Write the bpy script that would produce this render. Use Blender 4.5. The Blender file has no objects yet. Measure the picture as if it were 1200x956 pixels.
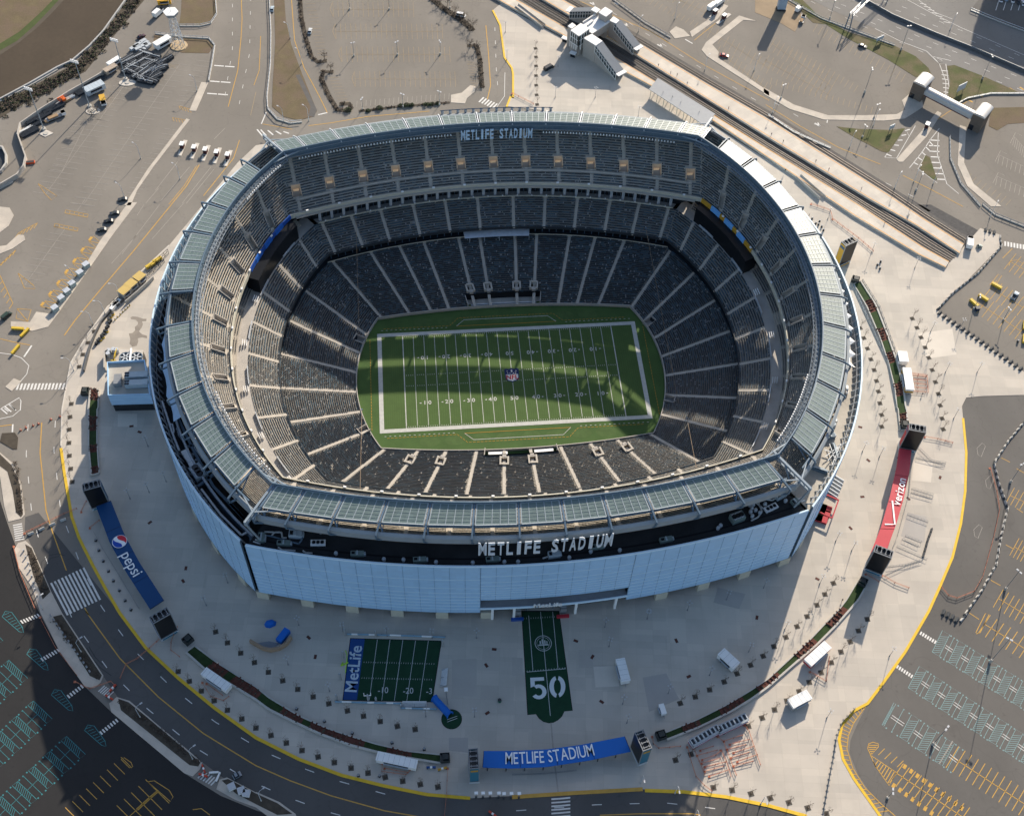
import bpy,math,random
import numpy as np
from mathutils import Vector,Matrix
random.seed(7)
rng=np.random.default_rng(7)
SC=bpy.context.scene
COL=SC.collection
PI=math.pi
F,CX,CY,CZ,RX,RY,RZ=1420.0,-37.7441859,-308.592774,412.920273,0.618192562,-0.0272210331,-0.0855764067
def _rot(rx,ry,rz):
 cx,sx,cy,sy,cz,sz=math.cos(rx),math.sin(rx),math.cos(ry),math.sin(ry),math.cos(rz),math.sin(rz)
 X=np.array([[1,0,0],[0,cx,-sx],[0,sx,cx]]);Y=np.array([[cy,0,sy],[0,1,0],[-sy,0,cy]]);Z=np.array([[cz,-sz,0],[sz,cz,0],[0,0,1]])
 return Z@Y@X
ROT=_rot(RX,RY,RZ)
def G(px,py,z=0.0):
 """survey helper: photo pixel -> point of the real place at height z"""
 d=ROT@np.array([(px-600)/F,-(py-478)/F,-1.0])
 t=(z-CZ)/d[2]
 return(CX+d[0]*t,CY+d[1]*t,z)
K=3.9833
def T(ox,oy,pts,z=0.0,k=K):
 """points read from an enlarged survey tile with its origin at (ox, oy)"""
 return[G(ox+x/k,oy+y/k,z)for x,y in pts]
cam=bpy.data.cameras.new('camera');co=bpy.data.objects.new('camera',cam);COL.objects.link(co)
cam.sensor_width=36;cam.sensor_fit='HORIZONTAL';cam.lens=F/1200*36
cam.clip_start=5;cam.clip_end=6000
m4=Matrix([list(map(float,r))for r in ROT]).to_4x4();m4.translation=(CX,CY,CZ);co.matrix_world=m4
SC.camera=co
SUN_AZ,SUN_EL=math.radians(62),math.radians(26.0)
w=bpy.data.worlds.new('World');SC.world=w;w.use_nodes=True
nt=w.node_tree;bg=nt.nodes['Background']
sky=nt.nodes.new('ShaderNodeTexSky');sky.sky_type='NISHITA';sky.sun_disc=False
sky.sun_elevation=SUN_EL;sky.sun_rotation=math.radians(90)-SUN_AZ
sky.air_density=1.0;sky.dust_density=1.4;sky.ozone_density=1.2
nt.links.new(sky.outputs[0],bg.inputs[0]);bg.inputs[1].default_value=0.105
sl=bpy.data.lights.new('sun','SUN');sl.energy=4.6;sl.angle=math.radians(0.5);sl.color=(1,.885,.735)
so=bpy.data.objects.new('sun',sl);COL.objects.link(so)
sv=Vector((math.cos(SUN_AZ)*math.cos(SUN_EL),math.sin(SUN_AZ)*math.cos(SUN_EL),math.sin(SUN_EL)))
so.rotation_euler=sv.to_track_quat('Z','Y').to_euler();so.location=(200,300,300)
SC.view_settings.view_transform='Standard';SC.view_settings.look='None';SC.view_settings.gamma=1
SC.view_settings.exposure=0.82
SC.cycles.max_bounces=5;SC.cycles.diffuse_bounces=3;SC.cycles.glossy_bounces=2
SC.cycles.use_adaptive_sampling=True;SC.cycles.adaptive_threshold=0.02
MATS={}
def mat(name,col,rough=.8,var=0.0,scale=.2,metal=0.0,spec=.3,kind=None,col2=None,**kw):
 """procedural material: base colour broken up by noise in object metres"""
 if name in MATS:return MATS[name]
 m=bpy.data.materials.new(name);m.use_nodes=True;n=m.node_tree.nodes;l=m.node_tree.links
 b=n['Principled BSDF'];b.inputs['Roughness'].default_value=rough;b.inputs['Metallic'].default_value=metal
 b.inputs['Specular IOR Level'].default_value=spec
 tc=n.new('ShaderNodeTexCoord')
 src=None
 def noise(sc,det=4,vec=None):
  t=n.new('ShaderNodeTexNoise');t.inputs['Scale'].default_value=sc;t.inputs['Detail'].default_value=det
  l.new(vec or tc.outputs['Object'],t.inputs['Vector']);return t.outputs['Fac']
 def mix(fac,a,bb,typ='MIX'):
  x=n.new('ShaderNodeMix');x.data_type='RGBA';x.blend_type=typ
  if isinstance(fac,float):x.inputs[0].default_value=fac
  else:l.new(fac,x.inputs[0])
  for i,v in((6,a),(7,bb)):
   if isinstance(v,tuple):x.inputs[i].default_value=(*v,1)
   else:l.new(v,x.inputs[i])
  return x.outputs[2]
 def ramp(fac,lo,hi):
  r=n.new('ShaderNodeMapRange');r.inputs[1].default_value=lo;r.inputs[2].default_value=hi;l.new(fac,r.inputs[0]);return r.outputs[0]
 def mapping(scale=(1,1,1),rot=(0,0,0)):
  mp=n.new('ShaderNodeMapping');mp.inputs['Scale'].default_value=scale;mp.inputs['Rotation'].default_value=rot
  l.new(tc.outputs['Object'],mp.inputs[0]);return mp.outputs[0]
 dark=tuple(c*(1-var)for c in col);lite=tuple(min(1,c*(1+var))for c in col)
 if var>0:
  f1=ramp(noise(scale),.3,.7);out=mix(f1,dark,lite)
  f2=ramp(noise(scale*9,3),.25,.75);out=mix(f2,out,mix(.5,out,lite if not col2 else col2))
 else:
  out=None
 if kind=='asphalt':
  st=ramp(noise(.035,6,mapping((1,.25,1),(0,0,kw.get('rot',.9)))),.35,.68)
  out=mix(st,out,mix(.6,out,tuple(c*.72 for c in col)))
  blot=ramp(noise(.5,2),.63,.76);out=mix(blot,out,mix(.35,out,tuple(c*.5 for c in col)))
  v=n.new('ShaderNodeTexVoronoi');v.feature='DISTANCE_TO_EDGE';v.inputs['Scale'].default_value=.045
  wv=n.new('ShaderNodeVectorMath');wv.operation='ADD'
  nz=n.new('ShaderNodeTexNoise');nz.inputs['Scale'].default_value=.08;l.new(tc.outputs['Object'],nz.inputs['Vector'])
  sc_=n.new('ShaderNodeVectorMath');sc_.operation='SCALE';sc_.inputs['Scale'].default_value=16;l.new(nz.outputs['Color'],sc_.inputs[0])
  l.new(tc.outputs['Object'],wv.inputs[0]);l.new(sc_.outputs[0],wv.inputs[1]);l.new(wv.outputs[0],v.inputs['Vector'])
  crack=ramp(v.outputs['Distance'],.012,.004);out=mix(crack,out,mix(.16,out,tuple(c*.5 for c in col)))
 if kind=='slab':
  br=n.new('ShaderNodeTexBrick');br.offset=0;br.inputs['Scale'].default_value=kw.get('bs',.1)
  br.inputs['Mortar Size'].default_value=.004;br.inputs['Brick Width'].default_value=1.0;br.inputs['Row Height'].default_value=.8
  br.inputs['Color1'].default_value=(.93,.93,.93,1);br.inputs['Color2'].default_value=(1.03,1.03,1.02,1);br.inputs['Mortar'].default_value=(.8,.78,.76,1)
  l.new(mapping(rot=(0,0,kw.get('rot',.12))),br.inputs['Vector'])
  out=mix(1.0,out,br.outputs['Color'],'MULTIPLY')
  br2=n.new('ShaderNodeTexBrick');br2.offset=.5;br2.inputs['Scale'].default_value=kw.get('bs',.1)*.28
  br2.inputs['Mortar Size'].default_value=0;br2.inputs['Color1'].default_value=(.89,.895,.90,1);br2.inputs['Color2'].default_value=(1.04,1.03,1.02,1)
  l.new(mapping(rot=(0,0,kw.get('rot',.12))),br2.inputs['Vector'])
  out=mix(.8,out,mix(1.0,out,br2.outputs['Color'],'MULTIPLY'))
  st=ramp(noise(.06,6),.48,.74);out=mix(st,out,mix(.5,out,tuple(c*.72 for c in col)))
  st=ramp(noise(.25,5,mapping((1,.15,1),(0,0,.5))),.6,.8);out=mix(st,out,mix(.3,out,tuple(c*.65 for c in col)))
 if kind=='turf':
  wv=n.new('ShaderNodeTexWave');wv.inputs['Scale'].default_value=kw.get('ws',1/(4.572*2)*6.2832/20*10);wv.inputs['Distortion'].default_value=0
  l.new(tc.outputs['Object'],wv.inputs['Vector'])
  out=mix(ramp(wv.outputs['Fac'],.35,.65),mix(.5,out,dark),out)
 if kind=='grass':
  f=ramp(noise(.12,6),.42,.62);out=mix(f,out,kw['c3'])
  f=ramp(noise(1.5,3),.4,.7);out=mix(f,out,mix(.5,out,dark))
 if kind=='dirt':
  f=ramp(noise(.5,4,mapping((1,1,1))),.3,.7);out=mix(f,out,mix(.5,out,dark))
 if kind=='cells':
  f=n.new('ShaderNodeTexVoronoi');f.inputs['Scale'].default_value=.4;l.new(tc.outputs['Object'],f.inputs['Vector'])
  s=n.new('ShaderNodeSeparateColor');l.new(f.outputs['Color'],s.inputs[0]);out=mix(s.outputs[0],dark,lite)
 if kind=='panel':
  br=n.new('ShaderNodeTexBrick');br.offset=0;br.inputs['Scale'].default_value=.2;br.inputs['Mortar Size'].default_value=.0
  br.inputs['Color1'].default_value=(.955,.955,.955,1);br.inputs['Color2'].default_value=(1.03,1.03,1.03,1)
  l.new(mapping(rot=(PI/2,0,0)),br.inputs['Vector']);out=mix(1.0,out,br.outputs['Color'],'MULTIPLY')
 if kind=='glow':
  b.inputs['Emission Color'].default_value=(*col,1);b.inputs['Emission Strength'].default_value=kw['e']
 if out is None:b.inputs['Base Color'].default_value=(*col,1)
 else:l.new(out,b.inputs['Base Color'])
 if kw.get('bump'):
  bp=n.new('ShaderNodeBump');bp.inputs['Strength'].default_value=kw['bump'];bp.inputs['Distance'].default_value=.05
  l.new(noise(3,4),bp.inputs['Height']);l.new(bp.outputs[0],b.inputs['Normal'])
 MATS[name]=m
 return m
class MB:
 def __init__(s):s.v=[];s.f=[];s.mi=[];s.mats=[]
 def m(s,material):
  if material not in s.mats:s.mats.append(material)
  s.cur=s.mats.index(material);return s
 def face(s,pts):
  i=len(s.v);s.v.extend(tuple(map(float,p))for p in pts);s.f.append(tuple(range(i,i+len(pts))));s.mi.append(s.cur);return s
 def poly(s,pts,z=None):
  return s.face([(p[0],p[1],p[2]if z is None else z)for p in pts])
 def prism(s,pts,z0,z1,bottom=False,cap=True):
  n=len(pts)
  a=sum(pts[i][0]*pts[(i+1)%n][1]-pts[(i+1)%n][0]*pts[i][1]for i in range(n))
  if a<0:pts=pts[::-1]
  i=len(s.v);s.v+=[(float(p[0]),float(p[1]),float(z0))for p in pts]+[(float(p[0]),float(p[1]),float(z1))for p in pts]
  for j in range(n):
   k=(j+1)%n;s.f.append((i+j,i+k,i+n+k,i+n+j));s.mi.append(s.cur)
  if cap:s.f.append(tuple(i+n+j for j in range(n)));s.mi.append(s.cur)
  if bottom:s.f.append(tuple(i+n-1-j for j in range(n)));s.mi.append(s.cur)
  return s
 def box(s,c,size,rz=0.0,tilt=None):
  cx,cy,cz=c;hx,hy,hz=(q/2 for q in size);ca,sa=math.cos(rz),math.sin(rz)
  i=len(s.v)
  for dz in(-hz,hz):
   for dx,dy in((-hx,-hy),(hx,-hy),(hx,hy),(-hx,hy)):
    s.v.append((cx+dx*ca-dy*sa,cy+dx*sa+dy*ca,cz+dz))
  for q in((3,2,1,0),(4,5,6,7),(0,1,5,4),(1,2,6,5),(2,3,7,6),(3,0,4,7)):
   s.f.append(tuple(i+x for x in q));s.mi.append(s.cur)
  return s
 def beam(s,p,q,w,h=None,up=(0,0,1)):
  h=h or w;p,q=Vector(p),Vector(q);d=(q-p)
  if d.length<1e-6:return s
  d.normalize();u=Vector(up)
  if abs(d.dot(u))>.98:u=Vector((1,0,0))
  a=d.cross(u).normalized();b=a.cross(d).normalized();i=len(s.v)
  for e in(p,q):
   for x,y in((-1,-1),(1,-1),(1,1),(-1,1)):
    s.v.append(tuple(e+a*(x*w/2)+b*(y*h/2)))
  for f in((0,1,2,3),(7,6,5,4),(0,4,5,1),(1,5,6,2),(2,6,7,3),(3,7,4,0)):
   s.f.append(tuple(i+x for x in f));s.mi.append(s.cur)
  return s
 def tube(s,p,q,r0,r1=None,n=8,cap=True):
  r1=r0 if r1 is None else r1;p,q=Vector(p),Vector(q);d=(q-p).normalized()
  u=Vector((0,0,1))if abs(d.z)<.95 else Vector((1,0,0));a=d.cross(u).normalized();b=d.cross(a).normalized();i=len(s.v)
  for e,r in((p,r0),(q,r1)):
   for k in range(n):
    t=2*PI*k/n;s.v.append(tuple(e+a*(r*math.cos(t))+b*(r*math.sin(t))))
  for k in range(n):
   j=(k+1)%n;s.f.append((i+k,i+j,i+n+j,i+n+k));s.mi.append(s.cur)
  if cap:
   s.f.append(tuple(i+n+k for k in range(n)));s.mi.append(s.cur);s.f.append(tuple(i+n-1-k for k in range(n)));s.mi.append(s.cur)
  return s
 def path(s,pts,r,n=5):
  for a,b in zip(pts[:-1],pts[1:]):s.tube(a,b,r,n=n,cap=False)
  return s
 def strip(s,pts,width,z=None):
  """flat ribbon along a polyline"""
  L=[];n=len(pts)
  for i,p in enumerate(pts):
   a=pts[max(0,i-1)];b=pts[min(n-1,i+1)]
   dx,dy=b[0]-a[0],b[1]-a[1];q=math.hypot(dx,dy)or 1;nx,ny=-dy/q*width/2,dx/q*width/2
   zz=p[2]if z is None else z
   L.append(((p[0]+nx,p[1]+ny,zz),(p[0]-nx,p[1]-ny,zz)))
  for(a,b),(c,d)in zip(L[:-1],L[1:]):s.face([a,b,d,c][::-1])
  return s
 def wall(s,pts,width,z0,z1,closed=False):
  """upright ribbon with thickness along a polyline"""
  P=list(pts);n=len(P);L=[]
  for i,p in enumerate(P):
   a=P[(i-1)%n]if closed else P[max(0,i-1)];b=P[(i+1)%n]if closed else P[min(n-1,i+1)]
   dx,dy=b[0]-a[0],b[1]-a[1];q=math.hypot(dx,dy)or 1;nx,ny=-dy/q*width/2,dx/q*width/2
   L.append((p[0]+nx,p[1]+ny,p[0]-nx,p[1]-ny))
  if closed:L.append(L[0])
  for a,b in zip(L[:-1],L[1:]):
   s.face([(a[0],a[1],z0),(b[0],b[1],z0),(b[0],b[1],z1),(a[0],a[1],z1)][::-1])
   s.face([(a[2],a[3],z0),(b[2],b[3],z0),(b[2],b[3],z1),(a[2],a[3],z1)])
   s.face([(a[0],a[1],z1),(b[0],b[1],z1),(b[2],b[3],z1),(a[2],a[3],z1)][::-1])
  for a in(()if closed else(L[0],L[-1])):
   s.face([(a[0],a[1],z0),(a[2],a[3],z0),(a[2],a[3],z1),(a[0],a[1],z1)])
  return s
 def build(s,name,parent=None,smooth=False):
  me=bpy.data.meshes.new(name);me.from_pydata(s.v,[],s.f)
  for q in s.mats:me.materials.append(q)
  if s.mi:me.polygons.foreach_set('material_index',s.mi)
  if smooth:me.polygons.foreach_set('use_smooth',[True]*len(s.f))
  me.update()
  o=bpy.data.objects.new(name,me);COL.objects.link(o)
  if parent is not None:o.parent=parent
  return o
def tag(o,label=None,cat=None,group=None,kind=None):
 if label:o['label']=label
 if cat:o['category']=cat
 if group:o['group']=group
 if kind:o['kind']=kind
 return o
def thing(name,loc,label,cat,group=None,rz=0.0):
 o=bpy.data.objects.new(name,None);COL.objects.link(o);o.empty_display_size=.5
 o.location=loc;o.rotation_euler=(0,0,rz)
 return tag(o,label,cat,group)
CHILD={}
def reg(o):
 CHILD.setdefault(o.parent.name,[]).append(o);return o
def part(mb,name,parent,label=None,smooth=False):
 o=mb.build(name,parent,smooth);reg(o)
 if label:o['label']=label
 return o
def dup(root,loc,rz=0.0,label=None,group=None,scale=None,z=None):
 r=root.copy();COL.objects.link(r);r.location=loc;r.rotation_euler=(0,0,rz)
 if label:r['label']=label
 if group:r['group']=group
 if scale:r.scale=(scale,)*3
 for ch in CHILD.get(root.name,[]):
  c=ch.copy();COL.objects.link(c);c.parent=r;reg(c)
  for g in CHILD.get(ch.name,[]):
   d=g.copy();COL.objects.link(d);d.parent=c;reg(d)
 return r
ORD='first second third fourth fifth sixth seventh eighth ninth tenth eleventh twelfth thirteenth fourteenth fifteenth sixteenth seventeenth eighteenth nineteenth twentieth'.split()
def ordw(i):
 if i<20:return ORD[i]
 n=i+1
 return '%d%s'%(n,'th' if n%100 in(11,12,13)else{1:'st',2:'nd',3:'rd'}.get(n%10,'th'))
def heading(a,b):return math.atan2(b[1]-a[1],b[0]-a[0])
def text_mesh(txt,mb_mat,size,depth=0.0,bold=0.0,sx=1.0,name='lettering',parent=None,M=None,spacing=1.0,align='CENTER'):
 cu=bpy.data.curves.new(name,'FONT');cu.body=txt;cu.size=size;cu.extrude=depth;cu.offset=bold;cu.align_x=align;cu.align_y='CENTER'
 cu.space_character=spacing;cu.resolution_u=3
 o=bpy.data.objects.new('t',cu);COL.objects.link(o)
 bpy.context.view_layer.update()
 me=bpy.data.meshes.new_from_object(o.evaluated_get(bpy.context.evaluated_depsgraph_get()))
 bpy.data.objects.remove(o);bpy.data.curves.remove(cu)
 me.name=name
 me.transform(Matrix.Diagonal((sx,1,1,1)))
 if M is not None:me.transform(M)
 me.materials.clear();me.materials.append(mb_mat)
 ob=bpy.data.objects.new(name,me);COL.objects.link(ob)
 if parent is not None:ob.parent=parent;reg(ob)
 return ob
def big_mesh(name,V,Fq,mi,mats,parent):
 """fast mesh of quads from arrays"""
 me=bpy.data.meshes.new(name);nv,nf=len(V),len(Fq)
 me.vertices.add(nv);me.vertices.foreach_set('co',np.ascontiguousarray(V,dtype=np.float32).ravel())
 me.loops.add(nf*4);me.loops.foreach_set('vertex_index',np.ascontiguousarray(Fq,dtype=np.int32).ravel())
 me.polygons.add(nf);me.polygons.foreach_set('loop_start',np.arange(0,nf*4,4,dtype=np.int32));me.polygons.foreach_set('loop_total',np.full(nf,4,dtype=np.int32))
 for q in mats:me.materials.append(q)
 me.polygons.foreach_set('material_index',np.ascontiguousarray(mi,dtype=np.int32))
 me.update(calc_edges=True);me.validate()
 o=bpy.data.objects.new(name,me);COL.objects.link(o)
 if parent is not None:o.parent=parent;reg(o)
 return o
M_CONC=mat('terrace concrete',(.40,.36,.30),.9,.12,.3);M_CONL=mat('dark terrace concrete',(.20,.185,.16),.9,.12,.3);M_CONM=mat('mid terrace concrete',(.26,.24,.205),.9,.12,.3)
M_STAIR=mat('stair concrete',(.46,.42,.36),.85,.1,.6)
M_WALLC=mat('wall concrete',(.40,.37,.33),.85,.1,.3)
M_SEATA=mat('seat plastic charcoal',(.025,.036,.047),.5,.15,.5)
M_SEATB=mat('seat plastic grey',(.050,.090,.120),.5,.15,.5)
M_SEATC=mat('seat plastic pale',(.30,.31,.32),.5)
M_SEATD=mat('seat plastic slate',(.13,.16,.20),.45,.1,.5)
M_STEEL=mat('blue grey painted steel',(.10,.15,.20),.5,.1,.5)
M_STEELL=mat('pale galvanised steel',(.50,.53,.56),.45,.12,.6,metal=.2)
M_WHITE=mat('white paint',(.8,.8,.79),.5,.04,.5)
M_PYD=mat('dark fascia metal',(.03,.036,.042),.6,.1,.5)
M_DARK=mat('dark glazing',(.012,.016,.022),.15,0,spec=.5)
M_BLACK=mat('black screen',(.008,.009,.011),.35,0,spec=.3)
M_ROOF=mat('dark roof membrane',(.026,.028,.031),.9,.35,.12)
M_ROOFC=mat('pale roof deck',(.42,.39,.34),.9,.18,.12)
M_FAC=mat('blue grey metal cladding',(.37,.58,.80),.42,.04,.05,metal=.0,spec=.5,kind='panel')
M_FACT=mat('pale cladding trim',(.60,.76,.88),.45,.0)
M_PANEL=mat('glazed canopy cells',(.135,.180,.172),.38,.08,.3,spec=.35,kind='cells')
M_PFRAME=mat('canopy frame',(.30,.345,.36),.42,.06,.5,spec=.35);M_PBAR=mat('canopy glazing bar',(.185,.235,.225),.4,.06,.5,spec=.35)
M_TAN=mat('concourse wall warm light tint',(.80,.56,.36),.8,.06,.5)  # tan of the far vomitories: warm light put into the wall colour
M_DOORGLOW=mat('concourse doorway added glow',(1.0,.70,.42),.8,kind='glow',e=.08)  # not a lamp: faint emission added to brighten the far doorway panels
M_CREAM=mat('cream parapet',(.50,.47,.38),.7,.08,.5)
M_MEMB=mat('pale tensile membrane',(.42,.55,.70),.55,.05,.1)
M_MEMW=mat('white tensile membrane',(.80,.80,.78),.55,.03,.1)
M_LETTER=mat('pale sign letters',(.62,.66,.70),.5)
M_LETTERB=mat('blue white sign letters',(.55,.70,.85),.5)
M_UNITG=mat('grey green machine casing',(.16,.21,.20),.5,.1,.6)
M_UNITP=mat('pale machine casing',(.36,.42,.46),.5,.1,.6)
M_PIPE=mat('silver insulated pipe',(.55,.56,.55),.4,.1,.8,metal=.3)
M_RIBB=mat('blue ribbon board',(.015,.07,.30),.4)
M_RIBY=mat('amber ribbon board',(.50,.27,.03),.4)
M_RIBC=mat('pale blue ribbon logo',(.15,.40,.75),.4)
class Ring:
 def __init__(s,xo,re,b,k,z):
  s.xo,s.re,s.b,s.k,s.z=xo,re,b,k,z
  xs=np.linspace(20,re,8000);d=xs**2+(b-k*xs**2)**2-re**2
  s.xc=float(xs[np.argmin(np.abs(d))]);s.yc=b-k*s.xc**2;s.tc=math.atan2(s.yc,s.xc)
 def p(s,u):
  """u in 0..4: far side, left end, near side, right end, anticlockwise from the far right corner"""
  u=np.asarray(u,float)%4;seg=np.floor(u).astype(int);t=u-seg
  x=np.zeros_like(u);y=np.zeros_like(u)
  a=seg==0;x[a]=s.xc*(1-2*t[a]);y[a]=s.b-s.k*x[a]**2
  a=seg==2;x[a]=-s.xc*(1-2*t[a]);y[a]=-(s.b-s.k*x[a]**2)
  a=seg==1;th=PI-s.tc+2*s.tc*t;x[a]=s.re*np.cos(th[a]);y[a]=s.re*np.sin(th[a])
  a=seg==3;th=-s.tc+2*s.tc*t;x[a]=s.re*np.cos(th[a]);y[a]=s.re*np.sin(th[a])
  return np.stack([x+s.xo,y],-1)
 def P(s,u,z=None):
  q=s.p(np.array([u]))[0];return(float(q[0]),float(q[1]),s.z if z is None else z)
def grow(r,d,z,db=None):
 return Ring(r.xo,r.re+d,r.b+(d if db is None else db),r.k,z)
def usamp(n=56,u0=0,u1=4):
 per=[np.linspace(s,s+1,n,endpoint=False)for s in range(4)]
 a=np.concatenate(per);a=a[(a>=u0)&(a<u1)]
 return np.append(a,u1)
WALL=Ring(-.3,65.6,38.2,.00125,1.2)
LOWT=Ring(-1.0,95.6,70.2,.0021,11.8)
MEZF=Ring(-1.2,94.6,69.5,.00208,17.5)
MEZB=Ring(-1.2,106.2,81.8,.0019,24.3)
UDF=Ring(-1.3,111.3,80.4,.00177,33.0)
UDB=Ring(-2.4,131.6,106.8,.0016,51.0)
PANI=Ring(-2.5,121.6,95.9,.00166,55.3)
PANO=Ring(-2.6,130.4,103.6,.0015,54.2)
FAC=Ring(-2.5,140.3,112.3,.00148,40.0)
STAD=thing('stadium',(0,0,0),'huge oval open air football stadium with grey stands and blue metal outer walls','stadium')
def loft(mb,rings,us,flip=False):
 """rings: list of (ring, z)"""
 rows=[(r.p(us),z)for r,z in rings]
 for(a,za),(b,zb)in zip(rows[:-1],rows[1:]):
  for i in range(len(us)-1):
   q=[(a[i][0],a[i][1],za),(a[i+1][0],a[i+1][1],za),(b[i+1][0],b[i+1][1],zb),(b[i][0],b[i][1],zb)]
   mb.face(q if not flip else q[::-1])
def seg_s(tc,phi):
 return.5+math.radians(phi)/(2*tc)
def aisle_u(side_s,end_phi,ring):
 A=[]
 for s in side_s['far']:A.append((1-s)/2)
 for s in side_s['near']:A.append(2+(1+s)/2)
 for ph in end_phi:
  A.append(1+seg_s(ring.tc,ph));A.append(3+seg_s(ring.tc,ph))
 return sorted(A)
def tier(name,Ri,Ro,n,aisles,cuts=(),cross=(),parent=STAD,pitch=.54,ahw=.75,conc=None,pd=.30,pb=.42):
 """stepped terrace, seat rows and aisle stairs between two rings; cuts = (u0, u1, row0, row1) openings"""
 root=bpy.data.objects.new(name,None);COL.objects.link(root);root.parent=parent;reg(root)
 us=np.unique(np.concatenate([usamp(64)]+[np.array([c[0],c[1]])for c in cuts]))
 A,B=Ri.p(us),Ro.p(us);nu=len(us);umid=(us[:-1]+us[1:])/2
 z=Ri.z+(Ro.z-Ri.z)*np.arange(n+1)/n
 V,Q=[],[];base=0
 for i in range(n):
  keep=np.ones(nu-1,bool)
  for c in cuts:
   if c[2]<=i<c[3]:keep&=~((umid>c[0])&(umid<c[1]))
  p0=A+(B-A)*(i/n);p1=A+(B-A)*((i+1)/n)
  R=[np.c_[p0,np.full(nu,z[i])],np.c_[p1,np.full(nu,z[i])],np.c_[p1,np.full(nu,z[i+1])]]
  V+=R;ix=np.arange(nu-1)[keep]
  for k in range(2):
   a=base+k*nu+ix;b=base+(k+1)*nu+ix
   Q.append(np.c_[a,a+1,b+1,b])
  base+=3*nu
 V=np.concatenate(V);Q=np.concatenate(Q)[:,::-1]
 big_mesh('terrace',V,Q,np.zeros(len(Q),int),[conc or M_CONC],root)
 fine=np.linspace(0,4,4001);fa,fb=Ri.p(fine),Ro.p(fine)
 SV,SM=[],[]
 aw=np.array([a[0]if isinstance(a,tuple)else a for a in aisles])
 for i in range(n):
  if i in cross:continue
  v=(i+.62)/n;c=fa+(fb-fa)*v;d=np.r_[0,np.cumsum(np.hypot(*np.diff(c,axis=0).T))]
  s=np.arange(.3,d[-1]-.3,pitch);u=np.interp(s,d,fine);px=np.interp(s,d,c[:,0]);py=np.interp(s,d,c[:,1])
  da=np.interp(aw,fine,d);ok=np.ones(len(s),bool)
  for a in da:ok&=np.abs(s-a)>ahw+.1
  for q in cuts:
   if q[2]-1<=i<q[3]+(1 if q[2]>0 else 0):ok&=~((u>q[0]-.002)&(u<q[1]+.002))
  ok&=rng.random(len(s))>.012
  nx=np.interp(u,fine,(fb-fa)[:,0]);ny=np.interp(u,fine,(fb-fa)[:,1]);L=np.hypot(nx,ny);nx/=L;ny/=L
  tx,ty=-ny,nx
  px,py,nx,ny,tx,ty=(q[ok]for q in(px,py,nx,ny,tx,ty));m=len(px);zz=z[i]
  hw=.235;j=rng.normal(0,.03,m)
  def corner(a,b,h):return np.stack([px+tx*a+nx*(b+j),py+ty*a+ny*(b+j),np.full(m,zz+h)],-1)
  back=[corner(-hw,.10,.42),corner(hw,.10,.42),corner(hw,.22,.92),corner(-hw,.22,.92)]
  pan=[corner(-hw,.10-pd,.47),corner(hw,.10-pd,.47),corner(hw,.10,.42),corner(-hw,.10,.42)]
  SV.append(np.stack(back,1).reshape(-1,3));SV.append(np.stack(pan,1).reshape(-1,3))
  g=rng.random(m//3+2)<pb;tone=np.repeat(g,3)[:m].astype(int)
  r=rng.random(m);tone[r<.035]=2
  SM+=[tone,tone]
 SV=np.concatenate(SV);nf=len(SV)//4
 o=big_mesh('seat_rows',SV,np.arange(nf*4).reshape(-1,4),np.concatenate(SM),[M_SEATA,M_SEATB,M_SEATC],root);o['kind']='stuff'
 st=0
 for a in aisles:
  u,r0,r1=a if isinstance(a,tuple)else(a,0,n)
  pa,pb=Ri.p(np.array([u]))[0],Ro.p(np.array([u]))[0];dd=(pb-pa);L=np.hypot(*dd);dd/=L;t=np.array([-dd[1],dd[0]])
  mb=MB().m(M_STAIR)
  for i in range(r0,r1):
   for h in(0,1):
    c=pa+dd*(L*(i+.25+.5*h)/n);zt=z[i]+(z[1]-z[0])*(.5*h)+.04
    mb.box((c[0],c[1],zt-.2),(L/n*.5+.02,ahw*1.7,.5),math.atan2(dd[1],dd[0]))
  o=mb.build('aisle_stair',root);reg(o);st+=1
 return root,z
def radial_box(mb,ring,u,along,out,zc,hz,off=0):
 p=ring.P(u);q=ring.p(np.array([u-.004,u+.004]));th=math.atan2(q[1][1]-q[0][1],q[1][0]-q[0][0])
 n=(math.sin(th),-math.cos(th));mb.box((p[0]+n[0]*off,p[1]+n[1]*off,zc),(along,out,hz),th)
LA=aisle_u({'far':[-.75,-.58,-.436,-.23,-.105,.105,.235,.43,.58,.75],'near':[-.73,-.53,-.31,-.11,.08,.30,.52,.72]},[-26.6,-16,-5.3,5.3,16,26.6],LOWT)
LA+=[.985,3.985,1.985+.03,3-.015]
LCUT=[((1-.285)/2,(1+.285)/2,0,6),(2+(1-.25)/2,2+(1+.27)/2,0,4)]
for ph in(-27.5+5,25.6):LCUT.append((1+seg_s(LOWT.tc,ph)-.022,1+seg_s(LOWT.tc,ph)+.022,0,5))
for ph in(-18,24.5):LCUT.append((3+seg_s(LOWT.tc,ph)-.022,3+seg_s(LOWT.tc,ph)+.022,0,5))
VOM_LOW=[2+(1+s)/2 for s in(-.73,-.53,-.11,.08,.52,.72)]+[(1+s)/2 for s in(-.23,-.105,.105,.235)]
for u in VOM_LOW:LCUT.append((u-.0105,u+.0105,8 if u<2 else 7,11 if u<2 else 10))
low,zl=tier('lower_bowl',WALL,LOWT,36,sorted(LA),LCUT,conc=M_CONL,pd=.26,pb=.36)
MA=aisle_u({'far':[-.8,-.64,-.46,-.28,-.1,.1,.28,.46,.64,.8,.96,-.96],'near':[-.8,-.64,-.46,-.28,-.1,.1,.28,.46,.64,.8]},[-32.4,-24.3,-16.2,-8.1,0,8.1,16.2,24.3,32.4],MEZF)
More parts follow.
